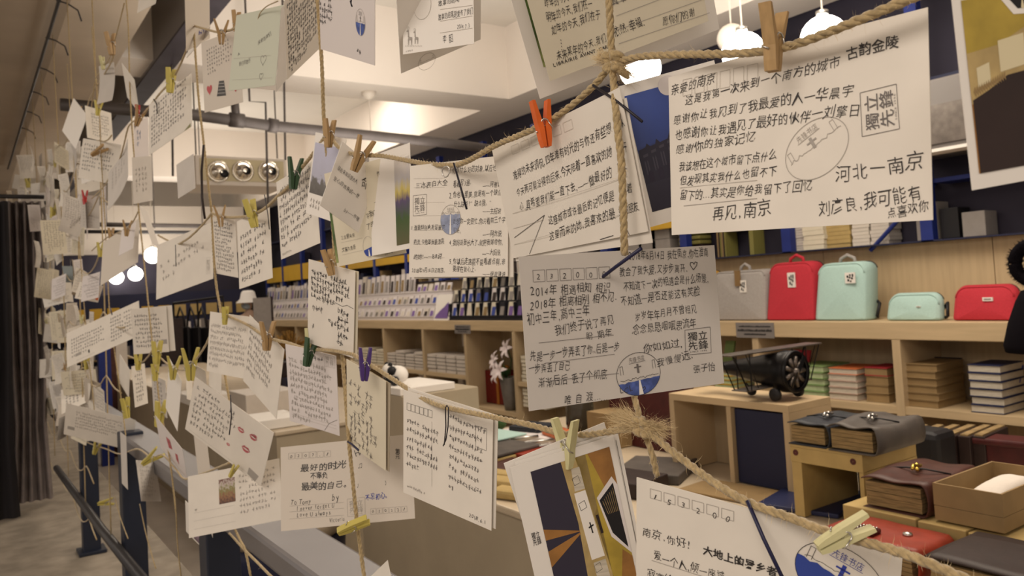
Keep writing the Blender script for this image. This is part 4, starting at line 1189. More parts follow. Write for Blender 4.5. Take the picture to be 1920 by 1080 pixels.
# fluffy ornament at the right edge, hanging on its stand
XO = 2.45
c = P(0, XO, 1938, 493)
R0 = .5 * (P(0, XO, 1891, 493)[1] - c[1]) * 2
t = thing('plush_ornament', (XO, c[1], .762), 'black fluffy ring topped ornament with a black felt body at the right edge', 'ornament')
mb = MB(); n1, n2 = 40, 12
Rm, rm = R0 * .74, R0 * .27
ringp = [Vector((XO, c[1] + Rm * math.cos(a), c[2] + Rm * 1.1 * math.sin(a))) for a in [2 * math.pi * k / n1 for k in range(n1 + 1)]]
mb.tube(ringp, rm, n2)
mb.build('fluffy_ring', 'felt_black', t, True)
fz = MB(); rr = random.Random(9)
for k in range(1500):
    a, b = rr.uniform(0, 6.283), rr.uniform(0, 6.283)
    ce = Vector((XO, c[1] + Rm * math.cos(a), c[2] + Rm * 1.1 * math.sin(a)))
    ra_ = Vector((0, math.cos(a), math.sin(a)))
    d_ = ra_ * math.cos(b) + Vector((1, 0, 0)) * math.sin(b)
    d2 = (d_ + Vector((rr.uniform(-.5, .5), rr.uniform(-.5, .5), rr.uniform(-.5, .5)))).normalized()
    p_ = ce + d_ * rm * .95
    e = d2.orthogonal().normalized() * .0011
    fz.add([p_ - e, p_ + e, p_ + d2 * .010], [(0, 1, 2)])
tag(fz.build('fur', 'felt_black', t), kind='stuff')
zbt = P(0, XO, 1900, 658)[2]; ztp = P(0, XO, 1900, 552)[2]
yl_ = P(0, XO, 1887, 655)[1] - c[1]; yt_ = P(0, XO, 1905, 552)[1] - c[1]
MB().lathe([(.001, zbt), (yl_ * .96, zbt), (yl_, zbt + .02), ((yl_ + yt_) / 2 * 1.05, (zbt + ztp) / 2), (yt_, ztp - .02), (yt_ * .7, ztp + .01), (.001, ztp + .02)], (XO, c[1], 0), 28).build('felt_body', 'felt_black', t, True)
MB().tube([(XO, c[1], .775), (XO, c[1], zbt + .02)], .008, 8).build('stand_pole', 'pole', t)
MB().lathe([(.001, .762), (.07, .762), (.07, .775), (.001, .777)], (XO, c[1], 0), 20).build('stand_base', 'pole', t)

# ================================================================== POSTCARDS ON THE STRINGS
NET = .39
def rodr(w):
    th = np.linalg.norm(w)
    if th < 1e-9: return np.eye(3)
    k = w / th
    K = np.array([[0, -k[2], k[1]], [k[2], 0, -k[0]], [-k[1], k[0], 0]])
    return np.eye(3) + math.sin(th) * K + (1 - math.cos(th)) * K @ K
SG = np.array([[-1, 1], [1, 1], [1, -1], [-1, -1]])   # TL TR BR BL in card axes (u right, v up)
def fit(quad, w, h, xn):
    "pose (centre, axes) of a w x h card whose corners are seen at the four given pixels"
    q = np.array(quad, float)
    c0 = P(0, xn, *q.mean(0))
    D = depth(c0)
    best = None
    wpx = (np.linalg.norm(q[1] - q[0]) + np.linalg.norm(q[2] - q[3])) / 2
    hpx = (np.linalg.norm(q[3] - q[0]) + np.linalg.norm(q[2] - q[1])) / 2
    ct = min(.98, max(.12, (wpx / hpx) / (w / h)))
    ang = math.acos(ct)
    e = (q[1] + q[2] - q[0] - q[3]) / 2
    tilt = math.atan2(-e[1], e[0]) if ct > .5 else 0.
    vdir = (c0 - EYE) / np.linalg.norm(c0 - EYE)
    for s in (1, -1):
        # base frame facing the camera
        uu = CR * math.cos(tilt) - CD * math.sin(tilt)
        vv = CR * math.sin(tilt) - CD * -math.cos(tilt) * -1
        vv = np.cross(np.cross(uu, -CD), uu); vv /= np.linalg.norm(vv)
        B = np.stack([uu, vv, np.cross(uu, vv)], 1)
        B = B @ rodr(np.array([0, s * ang, 0]))
        x = np.zeros(8)
        def pts(x):
            Rm = B @ rodr(x[3:6])
            sc, asp = math.exp(x[6]), math.exp(x[7])
            c = c0 + x[:3]
            return [c + Rm[:, 0] * g[0] * w / 2 * sc * asp + Rm[:, 1] * g[1] * h / 2 * sc / asp for g in SG], Rm, c, sc, asp
        def res(x):
            p, _, c, _, _ = pts(x)
            r = [(proj(pp) - qq) for pp, qq in zip(p, q)]
            return np.concatenate([np.concatenate(r), [(c[0] - xn) * 400 / max(1, D), x[6] * 25, x[7] * 60, x[3] * 1., x[5] * .5]])
        lam = 1e-2; r = res(x); cst = r @ r
        for it in range(30):
            J = np.zeros((len(r), 8))
            for k in range(8):
                d = np.zeros(8); d[k] = 1e-5
                J[:, k] = (res(x + d) - r) / 1e-5
            A = J.T @ J
            st = -np.linalg.solve(A + lam * np.diag(np.diag(A) + 1e-9), J.T @ r)
            r2 = res(x + st); c2 = r2 @ r2
            if c2 < cst:
                if cst - c2 < 1e-3: x, r, cst = x + st, r2, c2; break
                x, r, cst = x + st, r2, c2; lam *= .4
            else: lam *= 4
        if best is None or cst < best[0]: best = (cst, x, pts(x))
    _, _, (p, Rm, c, sc, asp) = best
    return c, Rm, w * sc * asp, h * sc / asp, best[0]

class Card:
    def __init__(s, quad, label, port=False, x=NET, tint='card', bend=.0, group=None, size=None, name='postcard', back=None, curl=0):
        w, h = size or ((.1, .148) if port else (.148, .1))
        if back is not None:      # parallel sheet a little behind another card: (card, du, dv, turn in degrees, gap)
            b, du, dv, tr, gp = back
            a = math.radians(tr)
            s.c = b.c + b.R[:, 0] * du + b.R[:, 1] * dv - b.n * b.front * gp
            s.R = b.R @ np.array([[math.cos(a), -math.sin(a), 0], [math.sin(a), math.cos(a), 0], [0, 0, 1]])
            s.w, s.h = size or (b.w, b.h)
            bend, curl = b.bend, b.curl
        else:
            s.c, s.R, s.w, s.h, cost = fit(quad, w, h, x)
        s.n = np.cross(s.R[:, 0], s.R[:, 1])
        s.front = 1 if s.n @ (EYE - s.c) > 0 else -1
        s.bend, s.curl = bend, curl
        nx, ny = 10, 8
        vs, fs = [], []
        for side in (0, 1):
            for i in range(nx + 1):
                for j in range(ny + 1):
                    vs.append(s.at((i / nx - .5) * s.w, (j / ny - .5) * s.h, 0 if side == 0 else -.0006))
        o = (nx + 1) * (ny + 1)
        I = lambda i, j: i * (ny + 1) + j
        for i in range(nx):
            for j in range(ny):
                fs.append((I(i, j), I(i + 1, j), I(i + 1, j + 1), I(i, j + 1)))
                fs.append((o + I(i, j), o + I(i, j + 1), o + I(i + 1, j + 1), o + I(i + 1, j)))
        for i in range(nx):
            fs += [(I(i, 0), o + I(i, 0), o + I(i + 1, 0), I(i + 1, 0)), (I(i, ny), I(i + 1, ny), o + I(i + 1, ny), o + I(i, ny))]
        for j in range(ny):
            fs += [(I(0, j), I(0, j + 1), o + I(0, j + 1), o + I(0, j)), (I(nx, j), o + I(nx, j), o + I(nx, j + 1), I(nx, j + 1))]
        s.o = MB().add(vs, fs).build(name, tint, origin=s.c)
        tag(s.o, label, 'postcard', group)
        s.inks = {}
        s.far = depth(s.c)
    def at(s, u, v, off=0.):
        b = s.bend * ((2 * v / s.h) ** 2) * s.h * .5 + s.curl * ((2 * u / s.w) ** 2) * s.w * .5
        return s.c + s.R[:, 0] * u + s.R[:, 1] * v + s.n * s.front * (off + b)
    def uv(s, px, py):
        r = ray(px, py)
        t = ((s.c - EYE) @ s.n) / (r @ s.n)
        p = EYE + r * t - s.c
        return np.array([p @ s.R[:, 0], p @ s.R[:, 1]])
    def poly(s, ink, pts2, off=.00035, faces=None):
        mb = s.inks.setdefault(ink, MB())
        mb.add([s.at(a, b, off) for a, b in pts2], faces or [tuple(range(len(pts2)))])
    def line(s, ink, p0, p1, wd=.0004, px=True, off=.0004):
        a, b = (s.uv(*p0), s.uv(*p1)) if px else (np.array(p0), np.array(p1))
        d = b - a; L = np.linalg.norm(d)
        if L < 1e-6: return
        n = np.array([-d[1], d[0]]) / L * wd / 2
        s.poly(ink, [a - n, b - n, b + n, a + n], off)
    def path(s, ink, pts, wd=.0004, px=True, close=False):
        pts = list(pts) + ([pts[0]] if close else [])
        for a, b in zip(pts[:-1], pts[1:]): s.line(ink, a, b, wd, px)
    def boxes(s, ink, x0, y0, x1, y1, n, hpx, gap=.2, wd=.00028):
        "n postcode boxes, upper edge from (x0,y0) to (x1,y1) in photo pixels"
        a, b = s.uv(x0, y0), s.uv(x1, y1)
        d = (b - a) / n; L = np.linalg.norm(d); e = d / L
        v = np.array([e[1], -e[0]]); hh = hpx * s.far / F
        for i in range(n):
            p = a + d * i + e * L * gap / 2
            q = p + e * L * (1 - gap)
            s.path(ink, [p, q, q + v * hh, p + v * hh], wd, False, True)
    def text(s, t, x0, y0, x1, y1, h, ink='ink', jit=1., wt=0, part='handwriting', uvc=None, slant=.0):
        a, b = (s.uv(x0, y0), s.uv(x1, y1)) if uvc is None else uvc
        hm = h * s.far / F if uvc is None else h
        adv = [ADV(c) for c in t]
        tot = sum(adv)
        d = b - a; L = np.linalg.norm(d); e = d / L
        n = np.array([-e[1], e[0]])
        if n[1] < 0 and uvc is None and abs(e[0]) > .5: n = -n
        sx = L / tot
        mb = s.inks.setdefault(ink, MB())
        x = 0.
        rr = RNG
        for ch, ad in zip(t, adv):
            if ch != ' ':
                gv, gf = glyph(ch, wt)
                th = rr.uniform(-.09, .09) * jit; k = 1 + rr.uniform(-.12, .10) * jit; dy = rr.uniform(-.09, .09) * jit
                sk = rr.uniform(-.1, .25) * jit + slant
                ct, st = math.cos(th), math.sin(th)
                kx = k
                vs = []
                for (gx, gy) in gv:
                    gx -= ad / 2; gy -= .38
                    if jit:
                        gx += .045 * jit * noise.noise((gx * 4 + x * 3, gy * 4, 0)); gy += .045 * jit * noise.noise((gx * 4, gy * 4 + x * 3, 5))
                    X_, Y_ = (ct * gx - st * gy) * kx, (st * gx + ct * gy) * k
                    X_ += sk * Y_
                    q = a + e * (x + ad / 2 + X_ * .98) * sx + n * (Y_ + .38 + dy) * hm / .86
                    vs.append(s.at(q[0], q[1], .0004))
                mb.add(vs, gf)
            x += ad
    def scrib(s, u0, v0, u1, v1, rows, cols, ink='pencil', size=.7, slope=0., gapp=.06, end=.8, wdt=.10):
        "illegible handwriting: rows of small stroke clusters; region in card fractions (0..1, v from the top)"
        mb = s.inks.setdefault(ink, MB())
        rh = (v1 - v0) * s.h / rows; cw = (u1 - u0) * s.w / cols
        for r_ in range(rows):
            n = cols if r_ < rows - 1 else int(cols * RNG.uniform(.3, .9))
            n = int(n * RNG.uniform(end, 1))
            for c_ in range(n):
                if RNG.random() < gapp: continue
                cx_ = -s.w / 2 + u0 * s.w + (c_ + .5) * cw
                cy_ = s.h / 2 - v0 * s.h - (r_ + .5) * rh + slope * (c_ * cw) + RNG.uniform(-.08, .08) * rh
                g = size * min(rh, cw * 1.5) / 2
                for k in range(5):
                    hor = RNG.random() < .5
                    l = g * RNG.uniform(.5, 1)
                    ox, oy = RNG.uniform(-.45, .45) * g, RNG.uniform(-.75, .75) * g
                    an = RNG.uniform(-.35, .2) + slope + (0 if hor else 1.45)
                    dx, dy = math.cos(an) * l, math.sin(an) * l
                    w2 = g * wdt
                    nx_, ny_ = -math.sin(an) * w2, math.cos(an) * w2
                    px_, py_ = cx_ + ox, cy_ + oy
                    sc = cw * .42 / max(g, 1e-6)
                    sc = min(1, sc)
                    pts = [(px_ - dx * sc - nx_, py_ - dy - ny_), (px_ + dx * sc - nx_, py_ + dy - ny_), (px_ + dx * sc + nx_, py_ + dy + ny_), (px_ - dx * sc + nx_, py_ - dy + ny_)]
                    mb.add([s.at(min(max(a, -s.w / 2), s.w / 2), min(max(b, -s.h / 2), s.h / 2), .00035) for a, b in pts], [(0, 1, 2, 3)])
    def rules(s, u0, v0, u1, n, dv, ink='pale', wd=.0003):
        for i in range(n):
            v = s.h / 2 - (v0 + dv * i) * s.h
            s.line(ink, (-s.w / 2 + u0 * s.w, v), (-s.w / 2 + u1 * s.w, v), wd, False)
    def picture(s, mat, u0, v0, u1, v1, name='printed_picture', off=.00025):
        nx, ny = 8, 8
        vs, uvs, fs = [], [], []
        for i in range(nx + 1):
            for j in range(ny + 1):
                a, b = i / nx, j / ny
                vs.append(s.at(-s.w / 2 + (u0 + (u1 - u0) * a) * s.w, s.h / 2 - (v0 + (v1 - v0) * b) * s.h, off)); uvs.append((a, 1 - b))
        fs = [(i * (ny + 1) + j, i * (ny + 1) + j + 1, (i + 1) * (ny + 1) + j + 1, (i + 1) * (ny + 1) + j) for i in range(nx) for j in range(ny)]
        o = MB().add(vs, fs).build(name, mat, s.o)
        L = o.data.uv_layers.new(name='UVMap')
        for p in o.data.polygons:
            for li in p.loop_indices: L.data[li].uv = uvs[o.data.loops[li].vertex_index]
        return o
    def pp(s, u, v):
        return (-s.w / 2 + u * s.w, s.h / 2 - v * s.h)
    def shape(s, ink, pts, off=.0004):
        s.poly(ink, [s.pp(*p) for p in pts], off)
    def oval(s, px, py, rx, ry, ang=0, ring='pencil', sea='sea_blue', level=.0, cross=True, words='先锋书店', wink='pencil'):
        "oval bookshop emblem; centre in photo pixels, radii in pixels at the card's depth"
        c = s.uv(px, py); k = s.far / F
        rx, ry = rx * k, ry * k; ca, sa = math.cos(ang), math.sin(ang)
        T = lambda a, b: (c[0] + ca * a * rx - sa * b * ry, c[1] + sa * a * rx + ca * b * ry)
        N = 40
        s.path(ring, [T(math.cos(2 * math.pi * i / N), math.sin(2 * math.pi * i / N)) for i in range(N)], .00035, False, True)
        if sea:
            a0 = math.asin(level)
            arc = [T(math.cos(t), math.sin(t)) for t in np.linspace(math.pi - a0, 2 * math.pi + a0, 24)]
            topp = [T(x, level + .10 * noise.noise((x * 5, 0, px))) for x in np.linspace(math.cos(a0), -math.cos(a0), 14)[1:-1]]
            s.poly(sea, arc + topp, .00038)
            s.poly('card_white', [T(-.03, level), T(.03, level), T(.10, -.97), T(-.10, -.97)], .00048)
        s.path(ring, [T(x, level + .12 + .13 * noise.noise((x * 9, 3, py))) for x in np.linspace(-.85, .9, 26)], .00028, False)
        for bx_ in (-.8, .68):
            s.path(ring, [T(bx_, .1), T(bx_, .5), T(bx_ + .12, .5), T(bx_ + .12, .1)], .00028, False)
        if cross:
            w_ = .045
            s.poly(wink, [T(-w_, .05), T(w_, .05), T(w_, .48), T(-w_, .48)])
            s.poly(wink, [T(-.16, .30), T(.16, .30), T(.16, .36), T(-.16, .36)])
        if words:
            a_, b_ = np.array(T(-.36, .60)), np.array(T(.36, .60))
            s.text(words, 0, 0, 0, 0, ry * .24, wink, .2, uvc=(a_, b_))
            s.line(wink, tuple(T(-.38, .55)), tuple(T(.38, .55)), .0003, False)
    def crest(s, q, ink='pencil', rot=False, bold=0):
        "square mark of four characters; q = four pixel corners TL TR BR BL"
        p = [s.uv(*a) for a in q]
        s.path(ink, p, .0003, False, True)
        def L(u, v): return p[0] * (1 - u) * (1 - v) + p[1] * u * (1 - v) + p[2] * u * v + p[3] * (1 - u) * v
        if not rot:
            hh = np.linalg.norm(p[3] - p[0])
            s.text('獨立', 0, 0, 0, 0, hh * .33, ink, .15, bold, uvc=(L(.1, .43), L(.9, .43)))
            s.text('先鋒', 0, 0, 0, 0, hh * .33, ink, .15, bold, uvc=(L(.1, .80), L(.9, .80)))
            s.text('SINCE 1996', 0, 0, 0, 0, hh * .07, ink, .1, 0, uvc=(L(.15, .92), L(.85, .92)))
        else:   # read from below: text runs up the page
            ww = np.linalg.norm(p[1] - p[0])
            s.text('獨立', 0, 0, 0, 0, ww * .36, ink, .15, bold, uvc=(L(.46, .92), L(.46, .08)))
            s.text('先鋒', 0, 0, 0, 0, ww * .36, ink, .15, bold, uvc=(L(.86, .92), L(.86, .08)))
            s.text('SINCE 1996', 0, 0, 0, 0, ww * .06, ink, .1, 0, uvc=(L(.96, .8), L(.96, .2)))
    def done(s):
        nm = {'ink': 'handwriting', 'pencil': 'handwriting', 'faint': 'printed_lines', 'pale': 'printed_lines', 'blue_ink': 'blue_writing', 'sea_blue': 'blue_emblem', 'sea_pale': 'blue_emblem', 'lip_red': 'lip_print', 'red_ink': 'red_print', 'card_white': 'white_print'}
        for k, mb in s.inks.items():
            mb.build(nm.get(k, 'printed_mark'), k, s.o)
        return s

# glyph cache from the font built into Blender
_gl = {}
def glyph(ch, wt):
    k = (ch, wt)
    if k not in _gl:
        cu_ = bpy.data.curves.new('glyph', 'FONT')
        cu_.body = ch; cu_.resolution_u = 1 if ord(ch) > 255 else 3
        cu_.offset = -.007 if wt == 0 else wt
        o = bpy.data.objects.new('glyph', cu_); COL.objects.link(o)
        bpy.context.view_layer.update()
        me = bpy.data.meshes.new_from_object(o.evaluated_get(bpy.context.evaluated_depsgraph_get()))
        vs = [(v.co.x, v.co.y) for v in me.vertices]
        if ord(ch) < 256 and vs:
            m0 = min(v[0] for v in vs); m1 = max(v[0] for v in vs)
            ad = ADV(ch)
            vs = [(x - (m0 + m1) / 2 + ad / 2, y) for x, y in vs]
        _gl[k] = (vs, [tuple(p.vertices) for p in me.polygons])
        bpy.data.objects.remove(o); bpy.data.curves.remove(cu_); bpy.data.meshes.remove(me)
    return _gl[k]
def ADV(c):
    if c == ' ': return .45
    if c in 'ijlI.,:;!1|': return .42
    return 1.0 if ord(c) > 255 else .66

# ---- the large written card, right
k = Card([(1248, 145), (1738, 12), (1744, 412), (1258, 441)], 'large written postcard at the upper right, message to Nanjing with a crest and faint oval', x=.385, curl=-.02)
T = k.text
k.boxes('pale', 1276, 150, 1425, 118, 6, 34, .25)
T('亲爱的南京', 1256, 178, 1342, 152, 21, slant=.1)
T('这是我第一次来到一个南方的城市', 1283, 196, 1577, 125, 20, slant=.1)
T('古韵金陵', 1586, 109, 1684, 86, 20, wt=.006)
T('感谢你让我见到了我最爱的人一华晨宇', 1260, 232, 1602, 177, 21, slant=.1)
T('也感谢你让我遇见了最好的伙伴一刘擎日', 1263, 262, 1614, 213, 21, slant=.1)
T('感谢你的独家记忆', 1265, 289, 1419, 261, 20, slant=.1)
T('我该想在这个城市留下点什么', 1271, 320, 1458, 298, 19, slant=.1)
T('但发现其实我什么也留不下', 1273, 347, 1458, 327, 19, slant=.1)
T('留下的…其实是你给我留下了回忆', 1273, 375, 1525, 356, 20, slant=.1)
T('再见,南京', 1335, 411, 1447, 400, 28)
T('河北一南京', 1566, 339, 1732, 313, 28)
T('刘彦良,我可能有', 1536, 407, 1729, 372, 26)
T('点喜欢你', 1662, 408, 1741, 395, 18)
k.line('faint', (1280, 386), (1420, 372)); k.line('pale', (1273, 352), (1420, 338))
k.crest([(1612, 174), (1679, 157), (1685, 241), (1616, 256)], 'pencil', True, .004)
k.oval(1530, 279, 66, 50, .52, 'faint', None, 0, wink='faint')
k.done()

# ---- blue night photo card behind it
k = Card([(1150, 166), (1338, 112), (1398, 378), (1212, 427)], 'postcard with a deep blue night photo and pale moon, behind the large written card', port=True, x=.41, tint='card_white', size=(.105, .148))
k.picture('print_night', .09, .075, .97, .90)
k.poly('card_lilac', [(a, b) for a, b in [tuple(k.uv(1252, 160) + np.array([math.cos(t), math.sin(t)]) * .0068) for t in np.linspace(0, 6.28, 25)[:-1]]])
k.shape('dusk', [(.10, .46), (.17, .45), (.19, .425), (.22, .45), (.27, .445), (.29, .41), (.32, .44), (.40, .43), (.44, .37), (.50, .35), (.56, .36), (.62, .30), (.70, .24), (.80, .22), (.96, .20), (.96, .68), (.10, .70)], .0003)
for i in range(7):
    u = .13 + .085 * i; v = .50 - .018 * i
    k.shape('dusk_light', [(u, v), (u + .05, v - .008), (u + .05, v + .012), (u, v + .018)], .00035)
    for e in (0, .025):
        k.shape('dusk_light', [(u + e, v + .05), (u + e + .006, v + .038), (u + e + .012, v + .05), (u + e + .012, v + .14), (u + e, v + .14)], .00035)
for i in range(6):
    k.shape('dark_gap', [(.14 + .1 * i, .69), (.14 + .1 * i, .63 - .01 * i), (.165 + .1 * i, .61 - .01 * i), (.19 + .1 * i, .63 - .01 * i), (.19 + .1 * i, .69)], .00045)
k.done()
# ---- yellow room photo at the right edge
k = Card([(1785, -6), (2030, -48), (2062, 314), (1824, 355)], 'photo postcard of a yellow room hanging at the top right edge of the picture', port=True, x=.36, tint='card_white')
k.picture('print_night', .06, .03, .95, .92).data.materials[0] = M['amber']
k.shape('ochre', [(.06, .03), (.95, .03), (.95, .45), (.06, .52)], .0003)
k.shape('amber_light', [(.06, .30), (.30, .28), (.55, .20), (.95, .20), (.95, .50), (.06, .56)], .00035)
k.shape('leather_dark', [(.07, .54), (.20, .50), (.35, .44), (.95, .40), (.95, .92), (.07, .92)], .0004)
for (a, b, c_, d_) in ((.30, .24, .50, .40), (.55, .22, .80, .38), (.12, .36, .22, .46)):
    k.shape('jetplate', [(a, b + .02), (c_, b), (c_, d_), (a, d_ + .02)], .00045)
k.shape('card_white', [(.30, .0), (.95, .0), (.95, .17), (.44, .14)], .00045)
k.shape('black', [(.37, .02), (.93, .02), (.93, .145), (.475, .115)], .0005)
for i in range(10): k.shape('jetplate', [(.5 + .05 * i, .115), (.515 + .05 * i, .06), (.53 + .05 * i, .12)], .00055)
for i in range(14): k.shape('kraft', [(.08 + .018 * i, .50 - .004 * i), (.095 + .018 * i, .47 - .004 * i), (.10 + .018 * i, .53 - .005 * i)], .00055)
k.scrib(.10, .80, .90, .835, 1, 24, 'pale', .8); k.scrib(.10, .86, .90, .89, 1, 30, 'pale', .8)
k.done()

# ---- top centre cards
k = Card([(948, -60), (1300, -190), (1353, 54), (1006, 187)], 'white photo postcard with a green tree strip, behind the cream bookshop card at top centre', x=.425, tint='card_white')
k.picture('print_green', .06, .05, .17, .78); k.shape('card_white', [(.17, .05), (.23, .05), (.23, .8), (.17, .8)])
k.done()
k = Card([(976, -64), (1284, -176), (1332, 39), (1026, 153)], 'cream postcard with ruled lines and bookshop lettering at the top centre', x=.405, tint='card_cream')
T = k.text
T('昨年的今天,我们在起', 1022, 15, 1105, -14, 16, slant=.12); T('其幸', 1146, 11, 1178, 0, 14)
T('明年的今天,我们在一', 1026, 42, 1112, 12, 17, slant=.12)
T('如年的今天,我们在于', 1035, 64, 1127, 32, 17, slant=.12)
T('未来某年的今天,我们', 1045, 113, 1138, 78, 17, slant=.12)
T('依然,幸福.', 1151, 68, 1210, 45, 19)
T('愿你们的谢', 1243, 50, 1304, 29, 17)
for (a, b) in (((1155, 30), (1318, -32)), ((1158, 56), (1325, -4)), ((1160, 82), (1330, 24)), ((1150, 8), (1310, -58))): k.line('faint', a, b)
for i in range(4): k.line('pencil', (1051 + i * .6, 74 + i * 6), (1051.6 + i * .6, 76 + i * 6), .0006)
T('LIBRAIRIE AVANT-GARDE', 1037, 126, 1152, 86, 8, 'ink', .1, .012)
k.done()

# ---- card under the orange pin (and backing cards)
k = Card([(922, 285), (1169, 160), (1216, 436), (970, 479)], 'postcard held by the orange clothespin, slanting lines of ink handwriting', x=.388, curl=.02)
T = k.text
k.boxes('pale', 958, 275, 1075, 222, 6, 17, .25)
T('难得的未来调侃,四年难有时光的与你还有些想', 966, 336, 1152, 248, 18, slant=.15); T('从', 1166, 240, 1177, 236, 12)
T('今天两可能没得的后来,今天陪着一直喜欢的她', 972, 369, 1152, 289, 17, slant=.15); T('展开', 1162, 287, 1181, 279, 16)
T('心,真希望我们能一直下去,——做最好的', 978, 396, 1152, 330, 18, slant=.15); T('朋友', 1163, 322, 1179, 315, 14)
T('这座城市或许最后的记忆便是', 1031, 422, 1156, 372, 17, slant=.15); T('陪着', 1167, 366, 1192, 356, 17)
T('这里而来的她,我喜欢的最', 1032, 450, 1157, 405, 17, slant=.15); T('好的朋友', 1164, 402, 1203, 391, 15)
for a, b in (((968, 445), (1022, 403)), ((1022, 403), (995, 476)), ((1126, 449), (1152, 441)), ((1172, 424), (1169, 436)), ((1176, 424), (1183, 440))): k.line('ink', a, b, .0005)
for (a, b) in (((964, 400), (1180, 330)), ((966, 428), (1020, 412)), ((968, 458), (1190, 395))): k.line('pale', a, b)
k.done()
Card(None, 'plain backing card peeping out under the card with the orange pin', back=(k, .001, -.0055, -1.5, .002)).done()

# ---- dense list card
k = Card([(768, 317), (954, 286), (952, 522), (767, 514)], 'postcard with a numbered list of lines, square crest and pale oval stamp', size=(.10, .125), x=.39)
T = k.text
T('三冰表白大全', 779, 354, 840, 346, 11)
k.crest([(775, 367), (800, 364), (800, 402), (775, 405)], 'pencil')
k.oval(845, 412, 24, 28, 0, 'faint', 'sea_pale', .35, wink='faint')
for (t_, a, b, c_, d_, h_) in (
    ('1.谁最特别火发留最求', 771, 432, 835, 430, 10), ('的流,今给等我最漂亮', 776, 458, 833, 457, 10), ('的她!——BB说', 776, 485, 829, 484, 10), ('2018年9月16日记南京.', 772, 511, 835, 510, 9),
    ('1.你有什么好的对象,以后也不知', 842, 325, 947, 318, 12), ('看着写3遍。', 850, 350, 888, 346, 12), ('——阿雅说', 905, 352, 940, 350, 11),
    ('2.你也心里美,就是有一个缺点。', 842, 372, 949, 365, 12), ('什么缺点?“缺点我。”', 851, 388, 925, 385, 11), ('——主招说', 905, 401, 940, 400, 10),
    ('3.我想你一定很忙,你只看前三个字', 842, 421, 948, 417, 11), ('就好。', 850, 437, 868, 436, 11), ('——阿龙说', 905, 443, 941, 442, 11),
    ('4.我妈说我长大了,就把我嫁给你。', 842, 460, 948, 459, 11), ('——大妈说', 905, 479, 939, 478, 11),
    ('5.你以后走路能不能看着点啊,非', 842, 496, 948, 496, 12), ('要撞在我心上。', 849, 509, 897, 509, 11), ('——徐音谦说', 905, 517, 948, 519, 10)):
    T(t_, a, b, c_, d_, h_)
for y in (335, 352, 380, 405, 432, 458, 484, 510): k.line('pale', (776, y), (834, y - 1), .0002)
k.done()
Card(None, 'blank card right behind the numbered list card', back=(k, .0035, -.001, .6, .003)).done()

# ---- central card
k = Card([(972, 481), (1338, 460), (1357, 718), (991, 771)], 'central grey beige postcard with postcode 232000, long handwriting and blue oval emblem', x=.385, tint='card_grey', curl=.01)
T = k.text
k.boxes('pencil', 996, 507, 1144, 500, 6, 21, .14)
for i, ch in enumerate('232000'): T(ch, 1004 + 24.7 * i, 525 - 1.2 * i, 1013 + 24.7 * i, 524.6 - 1.2 * i, 12)
for (t_, a, b, c_, d_, h_) in (
    ('2014年 相遇相知 相识', 992, 555, 1145, 545, 18), ('2018年 相离相别 相不见.', 992, 581, 1158, 562, 17), ('初中三年,高中三年', 988, 608, 1106, 591, 20),
    ('我们终于说了再见', 1040, 628, 1152, 607, 18), ('盼 期年', 1098, 637, 1148, 630, 15), ('先是一步一步弄丢了你,后是一步', 993, 678, 1162, 656, 18),
    ('一步弄丢了自己', 990, 700, 1069, 693, 17), ('渐渐后后 丢了个彻底', 1008, 727, 1139, 707, 18), ('唯 自 渡……', 1057, 757, 1140, 748, 17),
    ('2018年6月14日 我在南京,你在淮南', 1178, 488, 1327, 480, 17), ('教会了我失爱,又步步离开.', 1161, 517, 1289, 508, 17), ('不知道下一次的相遇会是什么场景,', 1169, 545, 1328, 527, 17),
    ('不知道—是否还能这有笑脸', 1164, 573, 1312, 551, 18), ('岁岁年年月月不曾相见', 1190, 602, 1306, 584, 17), ('念念恳恳咽咽思流年', 1186, 627, 1305, 612, 17),
    ('你如如过,', 1206, 661, 1281, 650, 16), ('我慢慢远,', 1231, 687, 1300, 671, 16), ('張子怡', 1299, 698, 1340, 692, 15)):
    T(t_, a, b, c_, d_, h_)
ht = [(1299, 506), (1293, 497), (1294, 492), (1298, 492), (1300, 496), (1302, 491), (1306, 492), (1305, 498)]
k.path('ink', ht, .0005, True, True)
for (a, b) in (((1009, 643), (1150, 628)), ((1020, 681), (1152, 664)), ((1020, 715), (1160, 700))): k.line('pencil', a, b, .0003)
k.crest([(1283, 619), (1330, 613), (1332, 661), (1285, 666)], 'ink', False, .003)
k.oval(1197, 701, 48, 40, .08, 'ink', 'sea_blue', -.30, wink='pencil')
T('LCL', 1161, 739, 1188, 733, 13); k.path('ink', [(1204, 734), (1200, 728), (1203, 725), (1205, 728), (1208, 724), (1210, 728)], .0005, True, True)
k.done()

# ---- lower right card
k = Card([(1198, 883), (1686, 1043), (1672, 1382), (1188, 1206)], 'postcard with postcode 153200 and bold print at the bottom right, blue oval emblem', x=.38)
T = k.text
k.boxes('faint', 1217, 915, 1379, 959, 6, 20, .2, .0003)
for ch, a, b in (('1', 1229, 936), ('5', 1255, 945), ('3', 1281, 952), ('2', 1309, 962), ('0', 1340, 972), ('0', 1365, 978)): T(ch, a - 5, b - 1.5, a + 5, b + 1.5, 14)
T('南京,你好!', 1204, 1003, 1296, 1029, 20); T('爱一个人,倾一座城', 1226, 1048, 1360, 1090, 20); T('寂寞给未来的你', 1214, 1080, 1330, 1116, 18)
T('大地上的异乡者', 1318, 1037, 1458, 1081, 18, 'ink', .05, .022)
k.line('faint', (1222, 1050), (1380, 1100)); k.line('faint', (1222, 1090), (1380, 1140))
k.oval(1573, 1085, 76, 62, -.30, 'ink', 'blue_cover', .06, wink='blue_ink')
k.done()

